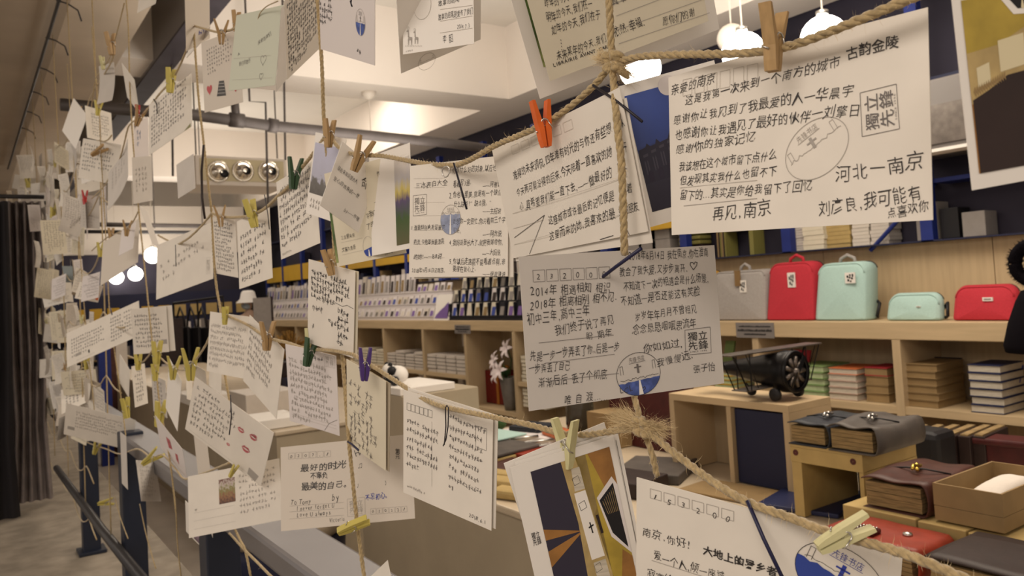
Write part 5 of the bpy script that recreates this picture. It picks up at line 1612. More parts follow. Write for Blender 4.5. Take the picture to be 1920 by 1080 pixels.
# ---- photo postcard with temple corridor (turned on its side)
k = Card([(960, 880), (1147, 813), (1213, 1108), (1021, 1174)], 'photo postcard of a dark and orange corridor under the pale pin at the bottom centre', port=True, x=.385, tint='card_white')
k.picture('print_night', .17, .06, .94, .97).data.materials[0] = M['leather_dark']
k.shape('dark_gap', [(.17, .06), (.46, .06), (.50, .45), (.47, .97), (.17, .97)], .0003)
k.shape('amber_light', [(.46, .06), (.70, .06), (.72, .97), (.47, .97), (.50, .45)], .0003)
k.shape('ochre', [(.60, .06), (.94, .06), (.94, .97), (.74, .97), (.66, .45)], .0003)
k.shape('amber', [(.72, .06), (.94, .06), (.94, .40), (.84, .35)], .00035)
k.shape('amber', [(.86, .70), (.94, .76), (.94, .97), (.76, .97)], .00035)
k.shape('card_white', [(.52, .27), (.63, .27), (.68, .70), (.55, .70)], .00035)
k.shape('pages_white', [(.54, .12), (.62, .12), (.63, .26), (.53, .26)], .0004)
k.shape('pages_white', [(.56, .72), (.68, .72), (.70, .95), (.57, .95)], .0004)
for (a, b) in ((.30, .40), (.47, .50), (.60, .68)):
    pass
k.shape('amber', [(.17, .42), (.17, .49), (.50, .505), (.50, .50)], .0004)
k.shape('amber', [(.17, .56), (.17, .66), (.50, .52), (.50, .51)], .0004)
k.shape('card_lilac', [(.72, .34), (.90, .24), (.94, .30), (.94, .74), (.78, .60)], .0004)
k.shape('black', [(.74, .36), (.90, .28), (.92, .70), (.80, .58)], .00045)
for i in range(7): k.shape('pages', [(.765 + .02 * i, .37 - .01 * i), (.77 + .02 * i, .37 - .01 * i), (.80 + .016 * i, .46), (.795 + .016 * i, .46)], .0005)
k.shape('leather_dark', [(.675, .44), (.70, .44), (.715, .56), (.69, .56)], .0005)
k.shape('black', [(.60, .47), (.612, .47), (.62, .54), (.608, .54)], .0005); k.shape('black', [(.585, .497), (.635, .487), (.637, .496), (.587, .506)], .0005)
for (v, dx) in ((.18, 0), (.34, .01), (.74, .03), (.84, .04)):
    k.path('ink', [tuple(k.pp(.53 + dx, v)), tuple(k.pp(.59 + dx, v - .01)), tuple(k.pp(.60 + dx, v + .035)), tuple(k.pp(.54 + dx, v + .045))], .0004, False, True)
k.text('獨立', 0, 0, 0, 0, .005, 'ink', .1, .004, uvc=(np.array(k.pp(.05, .455)), np.array(k.pp(.13, .455)))); k.text('先鋒', 0, 0, 0, 0, .005, 'ink', .1, .004, uvc=(np.array(k.pp(.05, .495)), np.array(k.pp(.13, .495))))
k.scrib(.13, .62, .155, .95, 16, 1, 'pencil', .9)
k.done()
k2 = Card(None, 'middle card of the bundle with pen marks along its right edge', back=(k, .0042, .0022, -.6, .0015), tint='card_white')
k2.scrib(.958, .1, .985, .9, 12, 1, 'ink', 1.2); k2.line('ink', k2.pp(.965, .05), k2.pp(.965, .97), .0003, False)
k2.done()
Card(None, 'rear card of the bundle under the pale pin at the bottom centre', back=(k, .002, .0075, 5, .0032), tint='card_white').done()

# ---- white double card
k = Card([(757, 736), (924, 778), (922, 999), (755, 918)], 'white double card with six empty postcode boxes and blurred writing in two columns', size=(.115, .125), x=.388)
k.boxes('ink', 763, 755, 811, 770, 6, 14, .1, .0003)
k.scrib(.04, .24, .45, .74, 6, 13, 'pencil', .75, -.05); k.scrib(.54, .07, .96, .80, 8, 14, 'pencil', .75, -.08)
k.path('ink', [(892, 798), (913, 804), (912, 845), (892, 837)], .0003, True, True)
k.line('faint', (810, 790), (810, 912), .0003); k.line('ink', (809, 851), (809, 862), .0009)
k.scrib(.05, .90, .62, .935, 1, 34, 'faint', .9); k.text('2018.6.1', 879, 968, 911, 984, 9); k.scrib(.74, .86, .92, .92, 1, 5, 'ink', .9)
k.done()
Card(None, 'rear half of the white double card beside the leather notebooks', back=(k, .003, .002, -.5, .003)).done()

# ---- card with purple pin
k = Card([(648, 677), (725, 712), (722, 886), (653, 828)], 'postcard held by the purple clothespin with loose pen writing', port=True, size=(.08, .12), x=.39, tint='card_cream')
k.scrib(.06, .20, .9, .93, 9, 8, 'pencil', .9, -.12, .3, wdt=.06)
k.done()
Card(None, 'back card showing as a dark edge under the purple pin card', back=(k, .0035, -.001, -1, .003), tint='card_back').done()
# ---- portrait card with wooden pin, centre left
k = Card([(578, 490), (667, 505), (662, 675), (577, 638)], 'portrait card with pencilled lines and a drawn speech curve under a wooden pin', port=True, size=(.085, .12), x=.385)
k.scrib(.06, .10, .95, .45, 5, 15, 'ink', .85, -.05); k.scrib(.1, .52, .5, .60, 1, 7, 'pencil', .9); k.scrib(.45, .62, .95, .70, 1, 8, 'ink', .9); k.scrib(.1, .74, .4, .82, 1, 6, 'pencil', .9)
k.scrib(.65, .46, .95, .92, 5, 5, 'ink', .9)
k.path('ink', [k.pp(.60, .42), k.pp(.75, .44), k.pp(.85, .41), k.pp(.98, .43)], .0006, False)
k.done()
Card(None, 'backing card edge behind the portrait card with the speech curve', back=(k, .003, -.001, .5, .003), tint='card_cream').done()
# ---- lilac lined card
k = Card([(536, 651), (631, 662), (638, 822), (544, 783)], 'pale lilac lined card hanging from the dark green pin', port=True, size=(.095, .13), x=.39, tint='card_lilac', curl=.02)
k.scrib(.05, .14, .95, .95, 10, 17, 'faint', .8, -.04); k.scrib(.55, .06, .95, .12, 1, 6, 'pencil', .9); k.rules(.05, .88, .95, 2, .04)
k.path('pencil', [k.pp(.70, .99), k.pp(.80, .88), k.pp(.97, .80)], .0005, False)
k.crest([(608, 664), (628, 668), (629, 690), (609, 686)], 'faint')
k.done()
# ---- folded letter
k = Card([(391, 585), (472, 594), (463, 712), (386, 695)], 'left half of the folded letter under the yellow pin', size=(.13, .12), x=.385, curl=-.04)
k.scrib(.05, .18, .97, .92, 8, 22, 'faint', .8, 0); k.done()
k = Card([(468, 590), (533, 656), (518, 785), (456, 714)], 'right half of the folded letter turning away from the yellow pin', size=(.13, .12), x=.39)
k.scrib(.05, .16, .8, .8, 6, 14, 'faint', .8, -.1); k.done()
Card([(393, 640), (417, 650), (414, 738), (392, 722)], 'narrow card hanging under the folded letter', port=True, size=(.08, .12), x=.40).done()

# ---- centre upper group
k = Card([(589, 247), (652, 262), (626, 416), (576, 400)], 'narrow photo card with grey tree and lilac sky left of the tilted note', port=True, size=(.075, .125), x=.385, tint='card_white')
k.picture('print_tree', .04, .12, .85, .74); k.scrib(.1, .80, .9, .92, 2, 9, 'faint', .8); k.done()
k = Card([(640, 264), (712, 324), (670, 434), (602, 386)], 'tilted white note under a brown wooden pin', port=True, size=(.075, .10), x=.375, tint='card_white')
k.text('现在喜欢这里的人', 632, 318, 669, 345, 9); k.text('至心的而来的一世', 624, 337, 672, 373, 9); k.text('by——伴嘲', 644, 396, 672, 415, 9)
k.text('命', 676, 350, 692, 356, 22, 'ink', .3); k.done()
k = Card([(690, 292), (770, 270), (773, 462), (700, 482)], 'card with a coloured street photo edge behind the blue emblem card', port=True, size=(.10, .148), x=.41, tint='card_white')
k.picture('print_street', .62, .12, .98, .95); k.done()
k = Card([(608, 326), (735, 292), (762, 474), (632, 500)], 'postcard with a solid blue half circle emblem behind the tilted note', size=(.125, .148), x=.397, tint='card_cream')
k.picture('print_green', .0, .28, .035, .96)
k.text('—三段来', 702, 382, 730, 373, 9); k.text('字我们来感到', 688, 410, 724, 396, 11); k.text('了的来是路示', 688, 430, 736, 413, 11); k.text('傅笑悠', 715, 462, 741, 453, 12); k.text('2018.6.24', 722, 479, 744, 470, 8)
k.text('三言里来说', 640, 450, 666, 443, 8); k.text('文喜九青吾', 642, 473, 668, 466, 8); k.text('作者', 708, 331, 720, 325, 9)
c = k.uv(692, 468); kk = k.far / F
k.poly('blue_cover', [(c[0] + 12 * kk * math.cos(a), c[1] + 13 * kk * math.sin(a)) for a in np.linspace(math.pi * 1.0, 2.05 * math.pi, 20)] + [(c[0] + 10 * kk, c[1] + 5 * kk), (c[0] - 3 * kk, c[1] + 2 * kk)])
k.poly('card_white', [(c[0] - .6 * kk, c[1]), (c[0] + .6 * kk, c[1]), (c[0] + 2 * kk, c[1] - 12.5 * kk), (c[0] - 2 * kk, c[1] - 12.5 * kk)], .0006)
k.path('faint', [(c[0] + 12.5 * kk * math.cos(a), c[1] + 5 * kk + 20 * kk * math.sin(a)) for a in np.linspace(0, 6.28, 24)], .0003, False)
k.line('pale', (640, 455), (680, 446), .0003); k.line('pale', (642, 478), (680, 469), .0003)
k.done()
# upper middle
k = Card([(521, 345), (586, 298), (603, 458), (524, 483)], 'postcard of wavy handwriting hanging on the sagging string left of the tree photo', size=(.13, .148), x=.39)
k.scrib(.04, .12, .96, .88, 8, 17, 'pencil', .75, .12); k.scrib(.05, .93, .6, .96, 1, 20, 'faint', .9); k.done()
k = Card([(444, 417), (505, 388), (511, 522), (449, 540)], 'postcard with rounded handwriting under the yellow green pin', size=(.11, .148), x=.39)
k.scrib(.08, .2, .95, .95, 6, 12, 'pencil', .75, .1, .12); k.done()
k = Card([(397, 409), (442, 411), (445, 521), (407, 511)], 'narrow card with dense lines under the brown pin', port=True, size=(.09, .148), x=.39)
k.scrib(.05, .05, .95, .92, 13, 11, 'pencil', .7, -.05); k.done()
k = Card([(297, 463), (396, 413), (402, 525), (290, 559)], 'broad pale postcard with faint print hanging left of the brown pin', size=(.18, .12), x=.39)
k.scrib(.06, .35, .9, .75, 3, 18, 'faint', .6, .15, .3); k.crest([(387, 484), (394, 482), (394, 512), (387, 514)], 'faint'); k.done()
k = Card([(441, 34), (533, 5), (514, 164), (430, 165)], 'pale greenish postcard with pencilled hearts near the top', size=(.12, .13), x=.38, tint='card_green')
k.text('亲爱的我们', 484, 84, 509, 66, 8, 'pencil'); k.text('A', 446, 105, 450, 103, 8); k.text('我们的旅行', 448, 125, 470, 117, 9, 'pencil')
def heart(k, ink, px, py, r, fill=False, wd=.0005):
    c = k.uv(px, py); q = k.far / F * r
    pts = [(c[0] + q * .062 * 16 * math.sin(t) ** 3, c[1] + q * .075 * (13 * math.cos(t) - 5 * math.cos(2 * t) - 2 * math.cos(3 * t) - math.cos(4 * t))) for t in np.linspace(0, 2 * math.pi, 25)[:-1]]
    if fill: k.poly(ink, pts)
    else: k.path(ink, pts, wd, False, True)
heart(k, 'pencil', 494, 112, 9); heart(k, 'pencil', 490, 143, 6)
k.line('pale', (436, 150), (510, 146)); k.line('pale', (438, 110), (508, 104)); k.done()
k = Card([(380, 78), (446, 55), (458, 190), (381, 213)], 'pinkish postcard printed with a red heart and a dark mark', size=(.12, .13), x=.395, tint='card_pink')
k.scrib(.12, .12, .85, .5, 7, 12, 'pencil', .6, .1)
heart(k, 'red_ink', 393, 168, 9, True); heart(k, 'red_ink', 442, 168, 4, True)
a = [k.uv(*q) for q in ((411, 152), (420, 151), (424, 179), (407, 181))]
k.poly('ink', a, .0004)
for i in range(4): k.line('card_white', (411 - i, 157 + 6 * i), (421 + i * .6, 156 + 6 * i), .0005, True, .0006)
a = [k.uv(*q) for q in ((457, 167), (476, 166), (476, 178), (462, 190))]
k.done()
k = Card([(534, 3), (597, -52), (601, 92), (537, 148)], 'postcard packed with dense black handwriting at the top', size=(.12, .148), x=.385)
k.scrib(.05, .0, .97, .96, 15, 15, 'ink', .8, .22, .1, .95); k.done()
Card([(531, 10), (546, 0), (543, 140), (514, 179)], 'dark shadowed card edge left of the densely written card', port=True, size=(.06, .148), x=.395, tint='card_grey').done()
k = Card([(597, -28), (704, -10), (702, 125), (602, 88)], 'white postcard with a small blue oval stamp near the top', size=(.13, .12), x=.39, tint='card_lilac')
k.scrib(-.0, .15, .32, .62, 5, 8, 'ink', .85, -.02); k.oval(676, 42, 13, 24, 0, 'faint', 'sea_blue', -.05, wink='pencil'); k.scrib(.68, .82, .85, .90, 1, 4, 'ink', .8); k.done()
k = Card([(742, -30), (902, -75), (902, 68), (752, 142)], 'rear postcard under the deer card at the top centre', size=(.13, .12), x=.41, tint='card_white')
k.oval(800, 115, 22, 16, 0, 'faint', None, 0, False, None); k.done()
k = Card([(752, -62), (890, -84), (885, 80), (760, 103)], 'white postcard with two small printed deer at the top centre', size=(.12, .148), x=.385, tint='card_white')
T = k.text
T('故事的结尾', 822, 11, 862, 2, 11); T('故事的结尾是爱有了我们', 822, 38, 887, 25, 12); T('2018.7.3', 857, 55, 881, 51, 9); T('李 韶', 830, 81, 850, 77, 15)
for (a, b) in (((825, 18), (886, 10)), ((825, 40), (886, 30)), ((825, 62), (886, 53))): k.line('pale', a, b)
k.path('pale', [tuple(k.uv(792, 10) + np.array([math.cos(t) * 18, math.sin(t) * 28]) * k.far / F) for t in np.linspace(0, 6.28, 24)], .0004, False)
for dx, sc_ in ((769, 1.0), (781, .85)):
    def D(x, y): return tuple(k.uv(dx - x * sc_, 70 + y * sc_))
    k.poly('faint', [D(-4, 0), D(3, -1), D(4, 5), D(-4, 6)]); k.poly('faint', [D(1.5, 0), D(4, 0), D(4.2, -11), D(2.4, -11)])
    k.poly('faint', [D(2.2, -11), D(6.5, -9.5), D(6, -12.5), D(2.6, -13.5)])
    for lx in (-4, -2.6, 1.6, 3): k.poly('faint', [D(lx, 5), D(lx + 1, 5), D(lx + .8, 15), D(lx + .3, 15)])
    k.path('faint', [D(3, -13), D(1.5, -17), D(3, -20)], .0003, False); k.path('faint', [D(4, -13), D(5.5, -17), D(4.5, -20)], .0003, False)
for x_ in range(760, 792, 3): k.line('faint', (x_, 88), (x_ + 1.5, 85), .0003)
k.scrib(.04, .955, .25, .985, 1, 8, 'faint', .6); k.done()
# ---- lower left legible ones
k = Card([(526, 839), (770, 814), (778, 972), (527, 996)], 'wide postcard with neat characters and an English dedication at the lower centre left', size=(.185, .115), x=.395, tint='card_pink')
T = k.text
k.boxes('faint', 540, 850, 621, 845, 6, 11, .15)
for i, ch in enumerate('0207.1'): T(ch, 543 + 13.6 * i, 859 - .9 * i, 549 + 13.6 * i, 858.5 - .9 * i, 7)
T('最好的时光', 563, 885, 650, 877, 13, wt=.006); T('不辜负', 582, 898, 615, 895, 11, wt=.006); T('最美的自己。', 565, 919, 660, 912, 13, wt=.006)
T('To Tomy', 545, 947, 584, 944, 11); T('by', 622, 940, 637, 938, 14); T('I never forget U', 556, 958, 627, 951, 10); T('Love U always', 556, 970, 621, 965, 10); T('Victoria', 618, 980, 647, 976, 10)
for y in (949, 960, 973): k.line('faint', (543, y), (645, y - 7), .0003)
T('Hi', 666, 855, 680, 851, 15); T('♫', 672, 880, 684, 878, 12); T('♪', 670, 917, 677, 916, 12); T('♪', 722, 910, 730, 908, 12)
T('不忘初心。', 685, 938, 732, 933, 11, 'blue_ink', wt=.006)
k.crest([(651, 936), (684, 932), (685, 965), (652, 969)], 'faint')
k.boxes('faint', 694, 954, 764, 949, 6, 10, .15)
for i, ch in enumerate('020221'): T(ch, 697 + 11.7 * i, 962 - .8 * i, 702 + 11.7 * i, 961.5 - .8 * i, 6)
k.text('第', 741, 850, 750, 850, 9, wt=.01); k.text('元', 741, 860, 750, 860, 9, wt=.01)
k.scrib(.93, .22, .97, .60, 6, 1, 'pencil', .9)
k.done()
k = Card([(350, 895), (526, 858), (528, 975), (356, 1008)], 'postcard with a small printed flower picture at the lower left', size=(.16, .105), x=.385)
o = k.picture('print_flower', .335, .16, .51, .56, 'small_printed_picture')
k.scrib(.55, .12, .98, .8, 7, 13, 'faint', .6, .04); k.scrib(.06, .5, .3, .62, 1, 6, 'faint', .6); k.rules(.06, .62, .5, 3, .13, 'faint'); k.done()
k = Card([(362, 712), (517, 806), (486, 917), (350, 798)], 'tilted postcard covered in pen lines and red lipstick kisses', size=(.15, .1), x=.38)
k.scrib(.04, .08, .62, .85, 7, 15, 'ink', .7, .0, .12, wdt=.06)
for (px, py, r) in ((452, 806, 9), (475, 820, 10), (461, 842, 11), (428, 833, 5), (478, 818, 6)):
    c = k.uv(px, py); q = k.far / F * r
    for s_ in (1, -1):
        k.poly('lip_red', [(c[0] - q, c[1]), (c[0] - q * .45, c[1] + s_ * q * .55), (c[0], c[1] + s_ * q * (.42 if s_ > 0 else .62)), (c[0] + q * .45, c[1] + s_ * q * .55), (c[0] + q, c[1]), (c[0], c[1] + s_ * q * .16)])
a = [k.uv(*q) for q in ((467, 876), (485, 893), (478, 903), (464, 888))]
k.poly('faint', a); k.rules(.05, .95, .9, 1, .1, 'faint'); k.done()
k = Card([(113, 632), (273, 556), (252, 634), (136, 684)], 'wide tilted postcard with printed columns in the left cluster', size=(.19, .09), x=.38)
k.scrib(.06, .22, .55, .8, 6, 16, 'pencil', .6, 0); k.scrib(.6, .12, .97, .85, 7, 12, 'pencil', .6, 0); k.scrib(.1, .9, .8, .94, 1, 30, 'faint', .8)
k.shape('ink', [(.29, .78), (.31, .75), (.315, .85), (.30, .87)]); k.shape('faint', [(.12, .72), (.2, .72), (.2, .8), (.12, .8)]); k.done()
k = Card([(246, 581), (311, 574), (318, 660), (250, 663)], 'small upright card with typed looking lines left of the tote bags', size=(.11, .14), x=.385)
k.scrib(.08, .12, .92, .88, 8, 13, 'pencil', .7, 0); k.shape('faint', [(.82, .72), (.96, .72), (.96, .82), (.82, .82)]); k.done()
Card(None, 'back sheet of the small upright double card left of the tote bags', back=(k, .014, .001, 1, .004)).done()
k = Card([(125, 760), (252, 783), (250, 851), (117, 809)], 'wide postcard with printed lines low in the left cluster', size=(.17, .095), x=.385)
k.scrib(.15, .15, .9, .7, 6, 26, 'faint', .7, 0); k.shape('faint', [(.05, .7), (.15, .7), (.15, .8), (.05, .8)]); k.done()
k = Card([(289, 778), (343, 842), (350, 902), (303, 838)], 'narrow tilted card with brown red blots at the lower left', size=(.12, .09), x=.39, tint='card_lilac')
k.shape('lip_red', [(.35, .3), (.5, .25), (.55, .5), (.4, .6)]); k.shape('lip_red', [(.65, .5), (.75, .45), (.75, .75), (.66, .7)]); k.done()
k = Card([(252, 860), (295, 869), (299, 937), (268, 942)], 'small grey card with slanted lines under the lower string', size=(.10, .12), x=.39, tint='card_grey')
k.scrib(.1, .1, .9, .9, 8, 8, 'faint', .7, 0); k.done()
k = Card([(347, 928), (399, 1000), (398, 1038), (350, 1008)], 'card with a purple photo strip hanging low beside the flower picture card', size=(.12, .10), x=.40, tint='card_white')
k.picture('print_lilac', .3, .45, .8, .95); k.done()
k = Card([(727, 1050), (742, 1130), (700, 1160), (686, 1094)], 'white card corner rising from the bottom edge left of the counter front', port=True, size=(.08, .12), x=.38); k.done()
k = Card([(0, 0)] and [(345, -52), (393, -60), (393, 66), (350, 102)], 'pinkish card hanging high at the top left of the knot', port=True, size=(.09, .15), x=.39, tint='card_pink')
k.scrib(.5, .8, .95, .95, 2, 5, 'blue_ink', .9); k.done()
k = Card([(351, 100), (393, 50), (393, 64), (352, 102)], 'card edge with violet print below the high pinkish card', size=(.13, .03), x=.40, tint='card_white'); k.scrib(.4, .1, .9, .9, 1, 4, 'purple_print', .9); k.done()
k = Card([(278, 202), (360, 132), (359, 241), (280, 286)], 'closely written postcard right of the red topped pin at the upper left', size=(.15, .12), x=.388)
k.scrib(.05, .1, .95, .9, 10, 16, 'pencil', .7, .1, .1); k.shape('olive', [(.82, 1.0), (.97, .93), (.97, 1.0)]); k.done()
k = Card([(159, 194), (209, 217), (212, 264), (164, 262)], 'white card with short lines right of the bright paper tip', size=(.14, .12), x=.385)
k.scrib(.2, .15, .95, .9, 8, 10, 'pencil', .7, 0); k.done()
k = Card([(152, 262), (232, 268), (214, 350), (150, 330)], 'slanted card with printed rows below the short lined white card', size=(.17, .12), x=.39)
k.scrib(.05, .1, .9, .8, 7, 14, 'ink', .6, -.02); k.done()
k = Card([(112, 245), (142, 183), (160, 215), (145, 282)], 'bright white folded paper tip at the upper left', size=(.10, .12), x=.39, tint='card_white'); k.done()
k = Card([(252, 292), (280, 296), (291, 372), (246, 386)], 'grey card with a dark right edge under the two strings', port=True, size=(.09, .12), x=.39, tint='card_grey'); k.scrib(.1, .2, .9, .9, 6, 5, 'faint', .7); k.done()
k = Card([(252, 228), (277, 222), (279, 290), (253, 310)], 'bluish grey blank card right of the red topped pin', port=True, size=(.08, .12), x=.385, tint='card_lilac'); k.scrib(.15, .2, .6, .6, 3, 3, 'sea_pale', .9); k.done()
k = Card([(331, 310), (362, 290), (367, 352), (334, 370)], 'empty greyish card left of the round air nozzles', size=(.10, .12), x=.39, tint='card_grey'); k.done()
k = Card([(262, 385), (276, 395), (299, 462), (286, 458)], 'thin greyish card turned edge on below the string crossing', port=True, size=(.05, .13), x=.39, tint='card_grey'); k.done()
k = Card([(193, 455), (262, 408), (258, 492), (188, 536)], 'pale pink card hanging left of the glowing far lamps', size=(.16, .14), x=.39, tint='card_pink'); k.done()
k = Card([(227, 436), (256, 412), (248, 470), (224, 474)], 'small blue grey note in front of the pale pink card', size=(.09, .10), x=.38, tint='card_lilac'); k.scrib(.5, .8, .95, .98, 1, 4, 'ink', .8); k.done()
k = Card([(117, 501), (148, 501), (153, 528), (122, 528)], 'small slate blue card in the left cluster', size=(.12, .10), x=.385, tint='card_blue'); k.scrib(.1, .7, .95, .9, 1, 6, 'ink', .8); k.done()
k = Card([(155, 532), (187, 537), (190, 567), (135, 555)], 'tilted lined card with an orange corner above the wide tilted postcard', size=(.13, .09), x=.385); k.scrib(.1, .1, .9, .9, 6, 9, 'pencil', .7)
k.shape('pin_orange', [(.86, .2), (.97, .6), (.97, .9), (.80, .8)]); k.done()
k = Card([(150, 367), (186, 367), (187, 431), (152, 425)], 'grey card with a small red smudge in the upper left cluster', port=True, size=(.09, .13), x=.39, tint='card_grey'); k.shape('red_ink', [(.1, .12), (.3, .08), (.32, .25), (.15, .3)]); k.scrib(.1, .3, .9, .95, 7, 6, 'faint', .6); k.done()
k = Card([(32, 488), (75, 480), (78, 520), (38, 530)], 'white card with a bright lime leaf shape at the far left', size=(.14, .11), x=.385, tint='card_white')
k.shape('leaf', [(.3, .5), (.45, .3), (.7, .3), (.9, .5), (.7, .72), (.45, .72)]); k.done(); k.o.children[0].data.materials[0] = material('lime', (.40, .50, .02), .6)
k = Card([(20, 545), (44, 518), (56, 545), (22, 580)], 'white card with a red stroke at the far left', size=(.12, .12), x=.385, tint='card_white'); k.shape('red_ink', [(.4, .3), (.9, .1), (.95, .25), (.5, .45)]); k.done()
k = Card([(30, 612), (62, 615), (60, 645), (30, 652)], 'small white card at the far left beside the curtain', size=(.12, .11), x=.385, tint='card_white'); k.done()
k = Card([(155, 108), (157, 150), (150, 150), (148, 110)] and [(183, 132), (222, 112), (208, 195), (190, 190)], 'curved grey card turned sideways below the upper left pin', port=True, size=(.08, .14), x=.39, tint='card_grey', bend=.1); k.done()
k = Card([(226, 134), (254, 134), (260, 230), (240, 165)], 'narrow card hanging against the dark steel beam', port=True, size=(.07, .14), x=.39); k.done()
k = Card([(206, 330), (246, 255), (244, 335), (208, 392)], 'long curved strip of a card left of the two strings', size=(.12, .13), x=.39, tint='card_grey', curl=.1); k.scrib(.1, .1, .9, .6, 6, 6, 'faint', .6); k.done()
k = Card([(258, -10), (296, -22), (290, 4), (262, 22)], 'card corner hanging into view at the top left', size=(.12, .09), x=.39); k.done()
# narrow hanging cards, low row of the left cluster
for q, lb, t_ in (([(224, 668), (244, 690), (241, 750), (224, 712)], 'narrow turned card, leftmost of the row under the small double card', 'card'),
                 ([(247, 687), (271, 682), (278, 755), (253, 764)], 'narrow card with list lines in the row under the small double card', 'card'),
                 ([(285, 705), (309, 712), (314, 785), (287, 768)], 'narrow pair card right of the list card in the low row', 'card_grey'),
                 ([(317, 668), (341, 718), (332, 806), (311, 768)], 'pointed white card turned sideways in the low row', 'card_white'),
                 ([(348, 700), (362, 704), (360, 748), (352, 745)], 'tiny card left of the kiss card top corner', 'card'),
                 ([(366, 688), (380, 690), (386, 728), (364, 716)], 'small card behind the kiss card', 'card'),
                 ([(158, 715), (190, 712), (188, 770), (160, 745)], 'blank pale card above the wide printed postcard', 'card_pink'),
                 ([(112, 730), (160, 712), (160, 752), (116, 780)], 'pale card with rows of marks left of the blank pale card', 'card'),
                 ([(225, 815), (236, 812), (240, 925), (228, 900)], 'thin dangling card under the wide printed postcard', 'card_grey'),
                 ([(360, 822), (390, 812), (392, 900), (376, 895)], 'card with a bent edge behind the kiss card', 'card_pink')):
    k = Card(q, lb, port=True, size=(.08, .13), x=.39, tint=t_)
    if 'list' in lb or 'rows' in lb: k.scrib(.15, .1, .9, .9, 8, 5, 'pencil', .7)
    k.done()

# ---- the dense far part of the net: same cards, further and further along the strings
protos = {}
rr = random.Random(42)
tints = ['card', 'card', 'card_cream', 'card_grey', 'card_white', 'card_pink', 'card_lilac', 'card_back']
for ti, tn in enumerate(tints):
    me = MB()
    nx, nz = 6, 5
    cv = rr.uniform(-.012, .012)
    for side, yo in ((0, 0), (1, .0006)):
        vs = [((i / nx - .5) * .148, yo + cv * (2 * i / nx - 1) ** 2, -(j / nz) * .1) for i in range(nx + 1) for j in range(nz + 1)]
        fs = [(i * (nz + 1) + j, i * (nz + 1) + j + 1, (i + 1) * (nz + 1) + j + 1, (i + 1) * (nz + 1) + j) for i in range(nx) for j in range(nz)]
        me.add(vs, fs if side == 0 else [tuple(reversed(f)) for f in fs])
    card_me = me.mesh('postcard', tn)
    wr = MB()
    for r_ in range(7):
        for c_ in range(rr.randint(9, 15)):
            x = -.062 + c_ * .0085; z = -.016 - r_ * .0115
            for q in range(3):
                ox, oz, l = rr.uniform(-.002, .002), rr.uniform(-.003, .003), rr.uniform(.0015, .0035)
                hz_ = rr.random() < .5
                yy = cv * (2 * ((x + .074) / .148) - 1) ** 2
                for ys in (-.0005, .0011):
                    wr.add([(x + ox - (l if hz_ else .0004), yy + ys, z + oz - (.0004 if hz_ else l)), (x + ox + (l if hz_ else .0004), yy + ys, z + oz - (.0004 if hz_ else l)), (x + ox + (l if hz_ else .0004), yy + ys, z + oz + (.0004 if hz_ else l)), (x + ox - (l if hz_ else .0004), yy + ys, z + oz + (.0004 if hz_ else l))], [(0, 1, 2, 3)])
    protos[tn] = (card_me, wr.mesh('handwriting', 'pencil'))
def far_card(y, z, yaw, roll, tn, port, dx=0.):
    cm, wm = protos[tn]
    o = bpy.data.objects.new('postcard', cm); COL.objects.link(o)
    o.location = (NET + dx, y, z)
    o.rotation_euler = (rr.uniform(-.15, .15), roll + (math.pi / 2 if port else 0), yaw)
    tag(o, 'small blurred card in the dense crowd hanging along the strings at the far left', 'postcard', 'cards crowding the far part of the strings')
    w = bpy.data.objects.new('handwriting', wm); COL.objects.link(w); w.parent = o
FAR_STR = []
def far_ok(p):
    q = proj(p)
    if q[0] < 24 or q[0] > 178: return False
    if q[1] < 225 + (150 - q[0]) * 1.15: return False
    if q[1] > 700 + (q[0] - 30) * 1.2: return False
    if q[0] > 118 and (q[1] < 330 or rr.random() < .35): return False
    return True
for zi in range(11):
    z0 = 2.62 - .205 * zi
    y = 2.6 + .1 * (zi % 2)
    pts = []
    while y < 8.2:
        sagz = z0 - .05 * abs(math.sin((y - 2.4) / .62 * math.pi)) + .012 * math.sin(y * 5 + zi)
        if 1.0 < z0 or y > 3.4: pts.append((NET, y, sagz))
        p = (NET, y, sagz - .06)
        if y > 2.9 and far_ok(p):
            yaw = rr.uniform(-.45, .45) if rr.random() < .6 else rr.uniform(-1.25, 1.25)
            far_card(y, sagz - .004, math.pi / 2 + yaw, rr.uniform(-.22, .22), rr.choice(tints), rr.random() < .45, rr.uniform(-.03, .04))
        y += rr.uniform(.07, .15)
    FAR_STR.append(pts)

